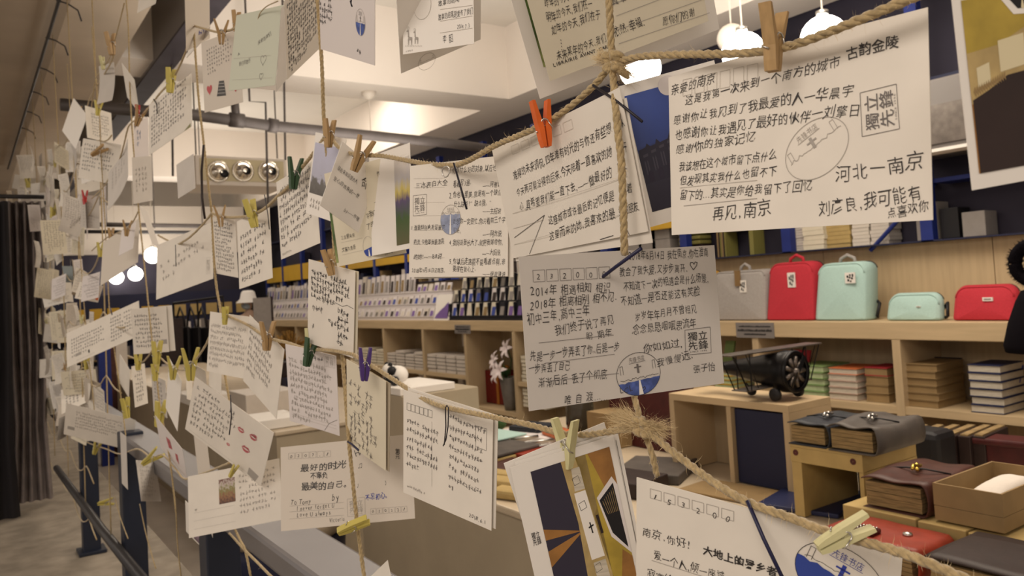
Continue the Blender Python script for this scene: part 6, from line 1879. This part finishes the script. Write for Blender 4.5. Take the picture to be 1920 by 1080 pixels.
# ================================================================== TWINE AND PINS
def cat_rom(pts, n):
    P_ = [np.array(p, float) for p in pts]
    P_ = [2 * P_[0] - P_[1]] + P_ + [2 * P_[-1] - P_[-2]]
    out = []
    for i in range(1, len(P_) - 2):
        a, b, c, d = P_[i - 1:i + 3]
        m = max(2, int(np.linalg.norm(c - b) / n))
        for k in range(m):
            t = k / m
            out.append(.5 * ((2 * b) + (c - a) * t + (2 * a - 5 * b + 4 * c - d) * t * t + (3 * b - a - 3 * c + d) * t ** 3))
    out.append(P_[-2])
    return out
def twine(pts, r, lb, fuzz=0, step=.003, turns=48, name='twine', group=None, strands=3):
    path = cat_rom(pts, step)
    t = thing(name, path[len(path) // 2], lb, 'string', group)
    if strands > 1:
        mb = MB(); L = 0; ph = []
        frames = []
        for i, p in enumerate(path):
            d = path[min(i + 1, len(path) - 1)] - path[max(i - 1, 0)]
            d = d / max(1e-9, np.linalg.norm(d))
            u = np.cross(d, [0, 0, 1.]) if abs(d[2]) < .8 else np.cross(d, [1., 0, 0]); u /= np.linalg.norm(u)
            frames.append((u, np.cross(d, u)))
            if i: L += np.linalg.norm(p - path[i - 1])
            ph.append(L * 2 * math.pi * turns)
        for s in range(strands):
            q = [path[i] + (frames[i][0] * math.cos(ph[i] + 2.094 * s) + frames[i][1] * math.sin(ph[i] + 2.094 * s)) * r * .48 for i in range(len(path))]
            mb.tube(q, r * .62, 5)
        mb.build('strands', 'twine', t, True)
    else:
        MB().tube(path, r, 5).build('strand', 'twine', t, True)
    if fuzz:
        fz = MB()
        for k in range(int(fuzz * 1.7 * len(path))):
            p = path[RNG.randrange(len(path))]
            d = Vector((RNG.gauss(0, 1), RNG.gauss(0, 1), RNG.gauss(0, 1))).normalized()
            l = RNG.uniform(.5, 1.0) * r * RNG.choice((1.3, 2.0, 4.0))
            e = d.orthogonal().normalized() * .00010
            p = Vector(p) + d * r * .8
            b = d.orthogonal() * l * .4
            fz.add([p - e, p + e, p + d * l * .5 + b * .5 + e, p + d * l * .5 + b * .5 - e, p + d * l * .8 + b], [(0, 1, 2, 3), (3, 2, 4)])
        tag(fz.build('fibres', 'fuzz', t), kind='stuff')
    return t
def N(px, py, x=None): return P(0, x if x is not None else NET - .004, px, py)
def NP(l, x=None): return [N(a, b, x) for a, b in l]
def knot(t, px, py, r, tufts=(), x=NET - .006):
    c = Vector(N(px, py, x))
    mb = MB()
    for s in range(3):
        q = []
        for k in range(22):
            a = k / 21 * 2 * math.pi
            q.append(c + Vector((.5 * r * math.sin(2 * a + s), r * math.cos(a + s * 2.1) * (1 if s else .8), r * .9 * math.sin(a) * (1 if s != 1 else .6))))
        mb.tube(q, r * .42, 6)
    mb.build('knot', 'twine', t, True)
    fz = MB()
    for (ax_, ay_, ln, n) in tufts:
        tip = Vector(N(px + ax_, py + ay_, x)); d0 = (tip - c)
        mb2 = MB()
        mb2.tube([c, c + d0 * .35, c + d0 * .7, c + d0 * .95], [r * .5, r * .55, r * .42, r * .15], 8)
        mb2.build('tuft', 'twine', t, True)
        for k in range(n * 3):
            j = Vector((RNG.gauss(0, 1), RNG.gauss(0, 1), RNG.gauss(0, 1))) * d0.length * .15
            a = c + d0 * RNG.uniform(.1, .8) + j * .5; b = a + d0 * RNG.uniform(.2, .45) + j * RNG.uniform(.3, 1.3)
            e = d0.orthogonal().normalized() * .00010
            m_ = (a + b) / 2 + Vector((RNG.gauss(0, 1), RNG.gauss(0, 1), RNG.gauss(0, 1))) * d0.length * .07
            fz.add([a - e, a + e, m_ + e, m_ - e, b], [(0, 1, 2, 3), (3, 2, 4)])
    for k in range(120):
        d = Vector((RNG.gauss(0, 1), RNG.gauss(0, 1), RNG.gauss(0, 1))).normalized()
        a = c + d * r * .7; l = r * RNG.uniform(.6, 1.6); e = d.orthogonal().normalized() * .0001
        fz.add([a - e, a + e, a + d * l + d.orthogonal() * l * .4], [(0, 1, 2)])
    tag(fz.build('frayed_ends', 'fuzz', t), kind='stuff')
r1 = .0026
XF = .372
t = twine([N(1790, -40, XF), N(1700, 0, XF), N(1590, 46, XF), N(1500, 80, .374), N(1450, 92, .374), N(1380, 100, .374), N(1250, 103, .374), N(1195, 107, .375), N(1148, 118, .376)], r1, 'thick frayed twine running from the top right corner to the big knot', 2.2)
t2 = twine([N(1148, 118, .376), N(1112, 162, .376), N(1055, 210, .376), N(1000, 242, .374), N(930, 272, .376), N(880, 300, .38), (N(850, 309, .382)), N(800, 307, .384), N(770, 302, .386), N(715, 292, .385), N(672, 290, .375), N(640, 280, .382), N(614, 250, .386)], r1, 'thick twine sagging from the big knot down past the orange clothespin', 2.2)
knot(t2, 1150, 116, .0065, ((-28, -8, 0, 260), (30, 32, 0, 260), (-6, 18, 0, 60)), .374)
twine([N(1141, -14, .370), N(1148, 118, .374), N(1157, 230, .366), N(1166, 320, .366), N(1171, 478, .372)], r1 * 1.05, 'vertical twine falling from the top edge through the big knot', 1.6)
t3 = twine([N(1184, 700, .40), N(1190, 745, .392), N(1205, 800, .385), N(1222, 850, .388), N(1232, 893, .392)], r1 * .9, 'vertical twine below the central card running into the second knot', 1.6)
knot(t3, 1205, 800, .0058, ((-50, -18, 0, 380), (40, 6, 0, 260), (4, 26, 0, 120)), .383)
twine([N(1205, 800, .383), N(1260, 846, .378), (N(1340, 905, .374)), N(1404, 942, .371), N(1480, 970, .37), N(1560, 1000, .37), N(1690, 1036, .37), N(1830, 1095, .37), N(1900, 1130, .37)], r1, 'thick twine slanting from the second knot to the bottom right corner', 2.2)
t4 = twine([N(1205, 800, .383), N(1160, 806, .39), N(1100, 815, .39), N(1050, 812, .388), N(1000, 798, .385), N(930, 783, .38), N(830, 762, .378), N(790, 745, .38), N(745, 716, .38), (N(690, 681, .378)), N(661, 664, .38)], r1, 'lower twine from the second knot rising to the left over the white double card', 1.0)
twine([N(661, 664, .38), N(620, 657, .381), (N(575, 654, .382)), N(540, 643, .382), N(500, 632, .38), N(462, 608, .38), N(418, 588, .38)], r1, 'twine carrying the lilac card and the folded letter', .5, .005)
twine([N(594, -14), N(603, 110), N(608, 236), N(618, 330, .392), N(624, 420, .40), N(629, 500, .40)], r1, 'vertical twine left of the round white canopy', .5, .004)
twine([N(640, 640, .40), N(646, 720, .395), N(653, 815, .386), N(660, 885, .385), N(670, 985, .385), N(684, 1090, .385)], r1, 'vertical twine crossing the wide dedication card', .4, .004)
twine([N(614, 250, .386), N(584, 292), N(563, 318), (N(545, 345)), N(522, 367), N(500, 388), N(480, 400), N(460, 406), N(422, 407), N(397, 400)], r1, 'twine climbing from the brown pin to the tree photo card', .4, .004)
twine([N(397, 400), N(380, 421), N(360, 441), N(345, 452), N(330, 457), N(300, 443), (N(297, 440))], r1 * .9, 'short sagging twine over the broad pale postcard', .2, .006)
twine([N(361, -14), N(363, 48), N(372, 180), N(382, 268), N(392, 360), N(397, 402), N(402, 500), N(407, 545), N(414, 590), N(419, 680), N(425, 722), N(432, 760), N(436, 800)], r1 * .95, 'vertical twine left of the hearts card, running down to the folded letter', .25, .006)
tc = twine([N(521, 2), N(500, 12), N(487, 26), N(483, 42), N(482, 50)], .0009, 'thin paper covered wire hooked over the hearts card', 0, .005, strands=1)
twine([N(363, 48), N(384, 54), N(408, 60), N(430, 57), N(445, 50)], r1 * .9, 'short twine from the upper knot to the pin of the red heart card', .3, .005)
twine([N(363, 48), N(346, 102), N(324, 148), N(300, 175), N(270, 212), N(247, 230)], r1 * .9, 'twine slanting down left from the upper knot', .2, .006)
twine([N(247, 230), N(240, 240), N(232, 272), N(222, 305), N(210, 322), N(198, 345), N(182, 363), N(172, 372)], r1 * .9, 'twine curving down left from the lower knot', .2, .006)
twine([N(236, -8), N(241, 62), N(243, 150), N(247, 230), N(252, 300), N(260, 392), N(267, 462), N(275, 540), N(287, 657), N(293, 700), N(300, 760), N(318, 860), N(330, 960)], r1 * .9, 'vertical twine down the middle of the left cluster', .1, .008)
twine([N(233, 6), N(222, 50), N(207, 104), N(193, 128), N(180, 147), N(174, 180), N(170, 215)], r1 * .85, 'twine slanting through the upper left pin', .1, .008)
twine([N(172, 50), N(180, 150), N(186, 205), N(190, 300), N(196, 400), N(201, 500), N(207, 600), N(225, 730), N(236, 820)], r1 * .85, 'vertical twine left of the middle one in the left cluster', 0, .01)
twine([N(126, 120), N(131, 200), N(137, 275), N(143, 380), N(150, 470), N(160, 600), N(172, 720), N(180, 800)], r1 * .85, 'vertical twine beside the bright paper tip', 0, .01)
twine([N(260, 395), N(250, 415), N(240, 426), N(220, 437), N(200, 446), N(172, 470)], r1 * .85, 'twine over the small blue grey note', 0, .01)
twine([N(240, 667), N(252, 672), N(266, 679), N(278, 668), N(287, 657), N(300, 670), N(314, 682), N(332, 692), N(350, 692), N(366, 676), N(385, 648), N(400, 615), N(415, 590)], r1 * .9, 'twine carrying the row of narrow cards', .2, .008)
twine([N(135, 817), N(170, 832), N(200, 842), N(225, 851), N(258, 842), N(284, 858), N(305, 853), N(330, 880), N(347, 898), N(380, 888), (N(430, 868))], r1 * .9, 'lower twine at knee level in the left cluster', .1, .008)
twine([N(437, 985), N(450, 1012), N(460, 1032), N(470, 1080)], r1 * .9, 'short vertical twine hanging in front of the grey rail', .3, .006)
twine([N(430, 1000), N(460, 1032), N(480, 1052), N(508, 1080), N(530, 1100)], r1 * .9, 'short twine slanting down across the grey rail', .3, .006)
for i, (a, b) in enumerate((((215, 930), (240, 1010)), ((262, 945), (292, 1066)), ((330, 960), (340, 1085)))):
    twine([N(*a), N((a[0] + b[0]) / 2 - 2, (a[1] + b[1]) / 2), N(*b)], .0016, 'thin cord tied down to the lower pole of the railing', 0, .02, strands=1, group='cords tied to the lower pole')
for pts in FAR_STR:
    pts = [p_ for p_ in pts if proj(p_)[1] > 200 + (150 - proj(p_)[0]) * 1.15 or proj(p_)[0] > 200]
    if len(pts) > 3: twine(pts, .0024, 'far twine strung level through the dense far cards', 0, .05, strands=1, group='far level twines')
for y in (3.05, 3.75, 4.4, 5.1, 5.8, 6.5):
    twine([(NET, y, 2.775), (NET + .01, y, 1.9), (NET, y - .01, .62)], .0024, 'far vertical twine among the dense far cards', 0, .1, strands=1, group='far vertical twines')

# ---- clothespins
PINS = {}
def pin_proto(mat, spread=.16):
    if (mat, spread) in PINS: return PINS[(mat, spread)]
    parts = []
    for s in (-1, 1):
        mb = MB()
        # jaw: tapered prism, nose at -z, handle at +z; legs spread in x
        pr = [(-.0175, .0006, .0030), (-.012, .0006, .0042), (-.004, .0006, .0050), (.000, .0008, .0052), (.0175, .0018, .0042)]
        vs = []
        for (z, a, b) in pr:
            k_ = max(0, z + .003) * spread * 2
            for (xx, yy) in ((a + k_, -.0035), (b + k_, -.0035), (b + k_, .0035), (a + k_, .0035)):
                vs.append((s * xx, yy, z))
        fs = []
        for i in range(len(pr) - 1):
            for j in range(4):
                q = (i * 4 + j, i * 4 + (j + 1) % 4, (i + 1) * 4 + (j + 1) % 4, (i + 1) * 4 + j)
                fs.append(q)
        fs += [(3, 2, 1, 0), tuple(range(len(vs) - 4, len(vs)))]
        parts.append(mb.add(vs, fs).mesh('jaw', mat))
    sp = MB()
    q = [(.0026 * math.cos(a), -.0045 + .009 * a / (6 * math.pi), .0005 + .0026 * math.sin(a)) for a in np.linspace(0, 6 * math.pi, 40)]
    sp.tube(q, .0005, 5)
    sp.tube([(.0026, -.0045, .0005), (.0055, -.0042, -.004), (.0055, .0, -.006)], .0005, 5)
    sp.tube([(.0026, .0045, .0005), (-.0055, .0042, -.004), (-.0055, .0, -.006)], .0005, 5)
    parts.append(sp.mesh('spring', 'steel', smooth=True))
    PINS[(mat, spread)] = parts
    return parts
def pin(px, py, ang, mat, lb, x=NET - .012, spin=0., size=1., group=None, spread=.10, dk=False):
    "ang: lean of the handle end, degrees clockwise in the picture; spin: turn about its long axis"
    c = N(px, py, x)
    a = math.radians(ang)
    zax = -CD * math.cos(a) + CR * math.sin(a)
    back = EYE - c; back /= np.linalg.norm(back)
    xax = np.cross(back * -1, zax) * -1; xax = np.cross(zax, back) * 1.
    xax /= np.linalg.norm(xax); yax = np.cross(zax, xax)
    cs, sn = math.cos(math.radians(spin)), math.sin(math.radians(spin))
    x2 = xax * cs + yax * sn; y2 = -xax * sn + yax * cs
    jl, jr, sp = pin_proto(mat, spread)
    t = thing('clothespin', c, lb, 'clothespin', group)
    t.matrix_world = Matrix(((x2[0] * size, y2[0] * size, zax[0] * size, c[0]), (x2[1] * size, y2[1] * size, zax[1] * size, c[1]), (x2[2] * size, y2[2] * size, zax[2] * size, c[2]), (0, 0, 0, 1)))
    for nm, me in (('jaw', jl), ('jaw', jr), ('spring', sp)):
        o = bpy.data.objects.new(nm, me); COL.objects.link(o); o.parent = t
    return t
pin(1450, 74, 1, 'pin_wood', 'brown wooden clothespin on the thick twine above the large written card', x=.368, spin=66, size=1.0, spread=.2)
pin(1018, 232, -8, 'pin_orange', 'orange wooden clothespin on the sagging twine', x=.368, spin=25, size=1.03, spread=.08)
pin(1062, 832, -4, 'pin_pale', 'pale greenish clothespin holding the corridor photo bundle', x=.378, spin=-40, size=1.08, spread=.16)
pin(1582, 1002, 62, 'pin_pale', 'pale yellow clothespin lying across the twine at the bottom right', x=.362, spin=30, size=.85, spread=.05)
pin(617, 250, 3, 'pin_wood', 'brown clothespin at the joint of three twines above the tree photo card', x=.378, spin=40, size=1.0, spread=.10)
pin(676, 290, 22, 'pin_wood', 'brown clothespin leaning right on the tilted note', x=.368, spin=20, size=1.15, spread=.12)
pin(617, 492, -12, 'pin_wood', 'wooden clothespin on the portrait card with the speech curve', x=.375, spin=50, size=.95)
pin(684, 683, 2, 'pin_purple', 'purple clothespin on the lower twine', x=.372, spin=10, size=1.08, spread=.06)
pin(580, 660, 12, 'pin_green', 'dark green binder like clothespin on the lilac card', x=.372, spin=35, size=1.1)
pin(578, 632, 0, 'pin_pale', 'pale clothespin end above the dark green one', x=.374, spin=60, size=.7)
pin(422, 592, 2, 'pin_yellow', 'yellow clothespin on the folded letter', x=.372, spin=60, size=.9)
pin(501, 630, 2, 'pin_wood', 'olive brown clothespin on the right half of the folded letter', x=.372, spin=30, size=1.25, spread=.14)
pin(413, 405, -4, 'pin_wood', 'small open brown clothespin above the narrow dense card', x=.376, spin=0, size=1.1, spread=.14)
pin(472, 400, -12, 'pin_yellow', 'yellow green clothespin on the rounded handwriting card', x=.376, spin=50, size=1.3)
pin(552, 325, 5, 'pin_green', 'dark green jawed clothespin on the climbing twine', x=.376, spin=20, size=1.25, spread=.10)
pin(415, 60, 0, 'pin_wood', 'open brown clothespin on the red heart card', x=.376, spin=0, size=1.2, spread=.16)
pin(443, 40, 0, 'pin_wood', 'brown clothespin half hidden above the pale greenish card', x=.39, spin=50, size=1.0)
pin(320, 151, 4, 'pin_yellow', 'yellowish clothespin on the slanting twine at the upper left', x=.376, spin=50, size=1.5)
pin(208, 82, -6, 'pin_wood', 'wooden clothespin high on the slanting twine at the upper left', x=.376, spin=40, size=1.9)
pin(192, 118, -8, 'pin_pale', 'pale clothespin below the high wooden one at the upper left', x=.376, spin=60, size=1.2)
pin(184, 203, 6, 'pin_yellow', 'yellowish clothespin on top of the short lined white card', x=.376, spin=20, size=1.4, spread=.14)
pin(261, 218, 18, 'pin_wood', 'brown clothespin right of the red one above the bluish card', x=.376, spin=10, size=1.5, spread=.14)
pin(258, 208, 0, 'pin_red', 'red clothespin tip beside the upper left knot', x=.374, spin=60, size=.9)
pin(146, 210, 8, 'pin_wood', 'brown clothespin beside the bright paper tip', x=.376, spin=30, size=1.4)
pin(185, 283, 60, 'pin_wood', 'brown clothespin lying flat between two lined cards', x=.376, spin=30, size=1.6)
pin(159, 368, 0, 'pin_red', 'red and brown clothespin on the smudged grey card', x=.376, spin=20, size=1.3)
pin(238, 428, 4, 'pin_wood', 'brown clothespin on the small blue grey note', x=.376, spin=10, size=1.3, spread=.14)
pin(208, 440, 0, 'pin_wood', 'brown clothespin on the twine left of the blue grey note', x=.376, spin=40, size=1.2)
pin(188, 468, 2, 'pin_yellow', 'yellow clothespin above the pale pink card', x=.376, spin=30, size=1.4)
pin(294, 661, 2, 'pin_yellow', 'yellow clothespin on the knot above the low row of narrow cards', x=.376, spin=40, size=1.6)
pin(259, 678, 0, 'pin_yellow', 'yellow clothespin on the list lined narrow card', x=.376, spin=40, size=1.3)
pin(325, 690, 4, 'pin_yellow', 'yellow clothespin on the pointed white card', x=.376, spin=10, size=1.5, spread=.14)
pin(357, 683, 0, 'pin_yellow', 'bright yellow clothespin near the top corner of the kiss card', x=.376, spin=10, size=1.9, spread=.12)
pin(291, 698, 0, 'pin_yellow', 'small yellow clothespin on the pair card', x=.376, spin=40, size=1.2)
pin(300, 776, 8, 'pin_yellow', 'yellow clothespin low above the blotted card', x=.376, spin=40, size=1.8)
pin(236, 765, -6, 'pin_yellow', 'yellow clothespin above the wide printed postcard', x=.376, spin=50, size=1.7)
pin(284, 858, 55, 'pin_yellow', 'yellow clothespin leaning right on the lower twine', x=.376, spin=20, size=1.6, spread=.14)
pin(181, 838, 20, 'pin_yellow', 'yellow clothespin left on the lower twine', x=.376, spin=20, size=1.6, spread=.14)
pin(198, 942, 80, 'pin_yellow', 'yellow clothespin lying on the railing corner', x=.38, spin=20, size=1.5)
pin(437, 883, 30, 'pin_yellow', 'yellow tip of a clothespin on the flower picture card', x=.378, spin=40, size=.7)
pin(662, 986, 68, 'pin_yellow', 'pale yellow clothespin lying across the twine under the dedication card', x=.372, spin=50, size=1.1, spread=.03)
pin(162, 680, 0, 'pin_yellow', 'yellow clothespin above the blank pale card', x=.376, spin=40, size=1.5)
pin(100, 395, 8, 'pin_yellow', 'yellow clothespin bunched in the dense cards above the slate card', x=.376, spin=40, size=2.2)
pin(52, 340, -6, 'pin_yellow', 'yellow clothespin at the top left end of the strings', x=.376, spin=40, size=2.5)
rr = random.Random(5)
for k in range(60):
    pts = rr.choice(FAR_STR); p = rr.choice([p_ for p_ in pts if 24 < proj(p_)[0] < 165 and proj(p_)[1] > 225 + (150 - proj(p_)[0]) * 1.15 and proj(p_)[1] < 690] or [None])
    if p is None: continue
    q = proj(p)
    pin(q[0], q[1] + 2, rr.uniform(-20, 20), rr.choice(['pin_yellow', 'pin_wood', 'pin_yellow', 'pin_pale']), 'small clothespin among the dense far cards', x=NET - .01, spin=rr.uniform(0, 90), size=1.0, group='clothespins in the far crowd')

# ---- hair grips, paper clips and wires holding single cards
def wire(pts, r, mat, lb, name='wire_clip', cat='clip', x=.368):
    tag(MB().tube([N(a, b, x) if len(q) == 2 else N(a, b, q[2]) for q in pts for (a, b) in (q[:2],)], r, 7).build(name, mat, smooth=True), lb, cat)
wire([(1112, 160), (1160, 192), (1204, 228)], .0010, 'black_wire', 'thin black hair grip slanting from the sagging twine towards the blue photo', 'hair_grip')
wire([(851, 306), (862, 345), (875, 392)], .0010, 'black_wire', 'black hair grip on the numbered list card', 'hair_grip')
wire([(1202, 466), (1155, 500), (1102, 541)], .0013, 'navy_wire', 'thick dark blue hair grip slanting across the top of the central card', 'hair_grip')
wire([(1401, 938), (1432, 1010), (1468, 1085)], .0012, 'navy_wire', 'dark hair grip hanging over the bottom right card', 'hair_grip')
wire([(833, 834), (836, 800), (835, 765), (838, 760), (841, 765), (840, 800), (836, 825), (831, 836)], .0006, 'black_wire', 'thin black paper clip over the white double card', 'paper_clip')
wire([(496, 365), (502, 400), (505, 430)], .0007, 'black_wire', 'thin dark clip on the rounded handwriting card', 'hair_grip')
wire([(532, 2), (538, 30), (541, 48), (538, 58)], .0009, 'black_wire', 'black clip at the left edge of the densely written card', 'hair_grip')
wire([(659, -4), (658, 6), (660, 12), (657, 2)], .0009, 'black_wire', 'black clip on the blue oval stamp card', 'hair_grip')
wire([(432, 740), (434, 780), (430, 815)], .0011, 'black_wire', 'black hair grip hanging from the vertical twine by the kiss card', 'hair_grip')
wire([(652, 828), (660, 833), (672, 844)], .0012, 'navy_wire', 'short dark grip at the top of the wide dedication card', 'hair_grip')
wire([(288, 186), (294, 196), (295, 213)], .0012, 'black_wire', 'small dark clip on the closely written postcard', 'hair_grip')
wire([(329, 459), (330, 500)], .0008, 'black_wire', 'thin dark pin on the broad pale postcard', 'hair_grip')
wire([(382, 272), (378, 320), (379, 370), (384, 410)], .0022, 'leather_dark', 'dark ribbon like card edge left of the air nozzles', 'dark_card_edge', 'card')
wire([(207, 577), (210, 590)], .0016, 'navy_wire', 'small dark clip on the wide tilted postcard', 'hair_grip')
c = N(836, 322, .372)
mb = MB().tube([c + np.array([0, .006 * math.cos(a) * (1 + .3 * (i % 2)), .005 * math.sin(a)]) for i, a in enumerate(np.linspace(0, 9, 24))], .0006, 6)
tag(mb.build('paper_clip', 'steel', smooth=True), 'small silver wire clip on the twine above the numbered list', 'clip')
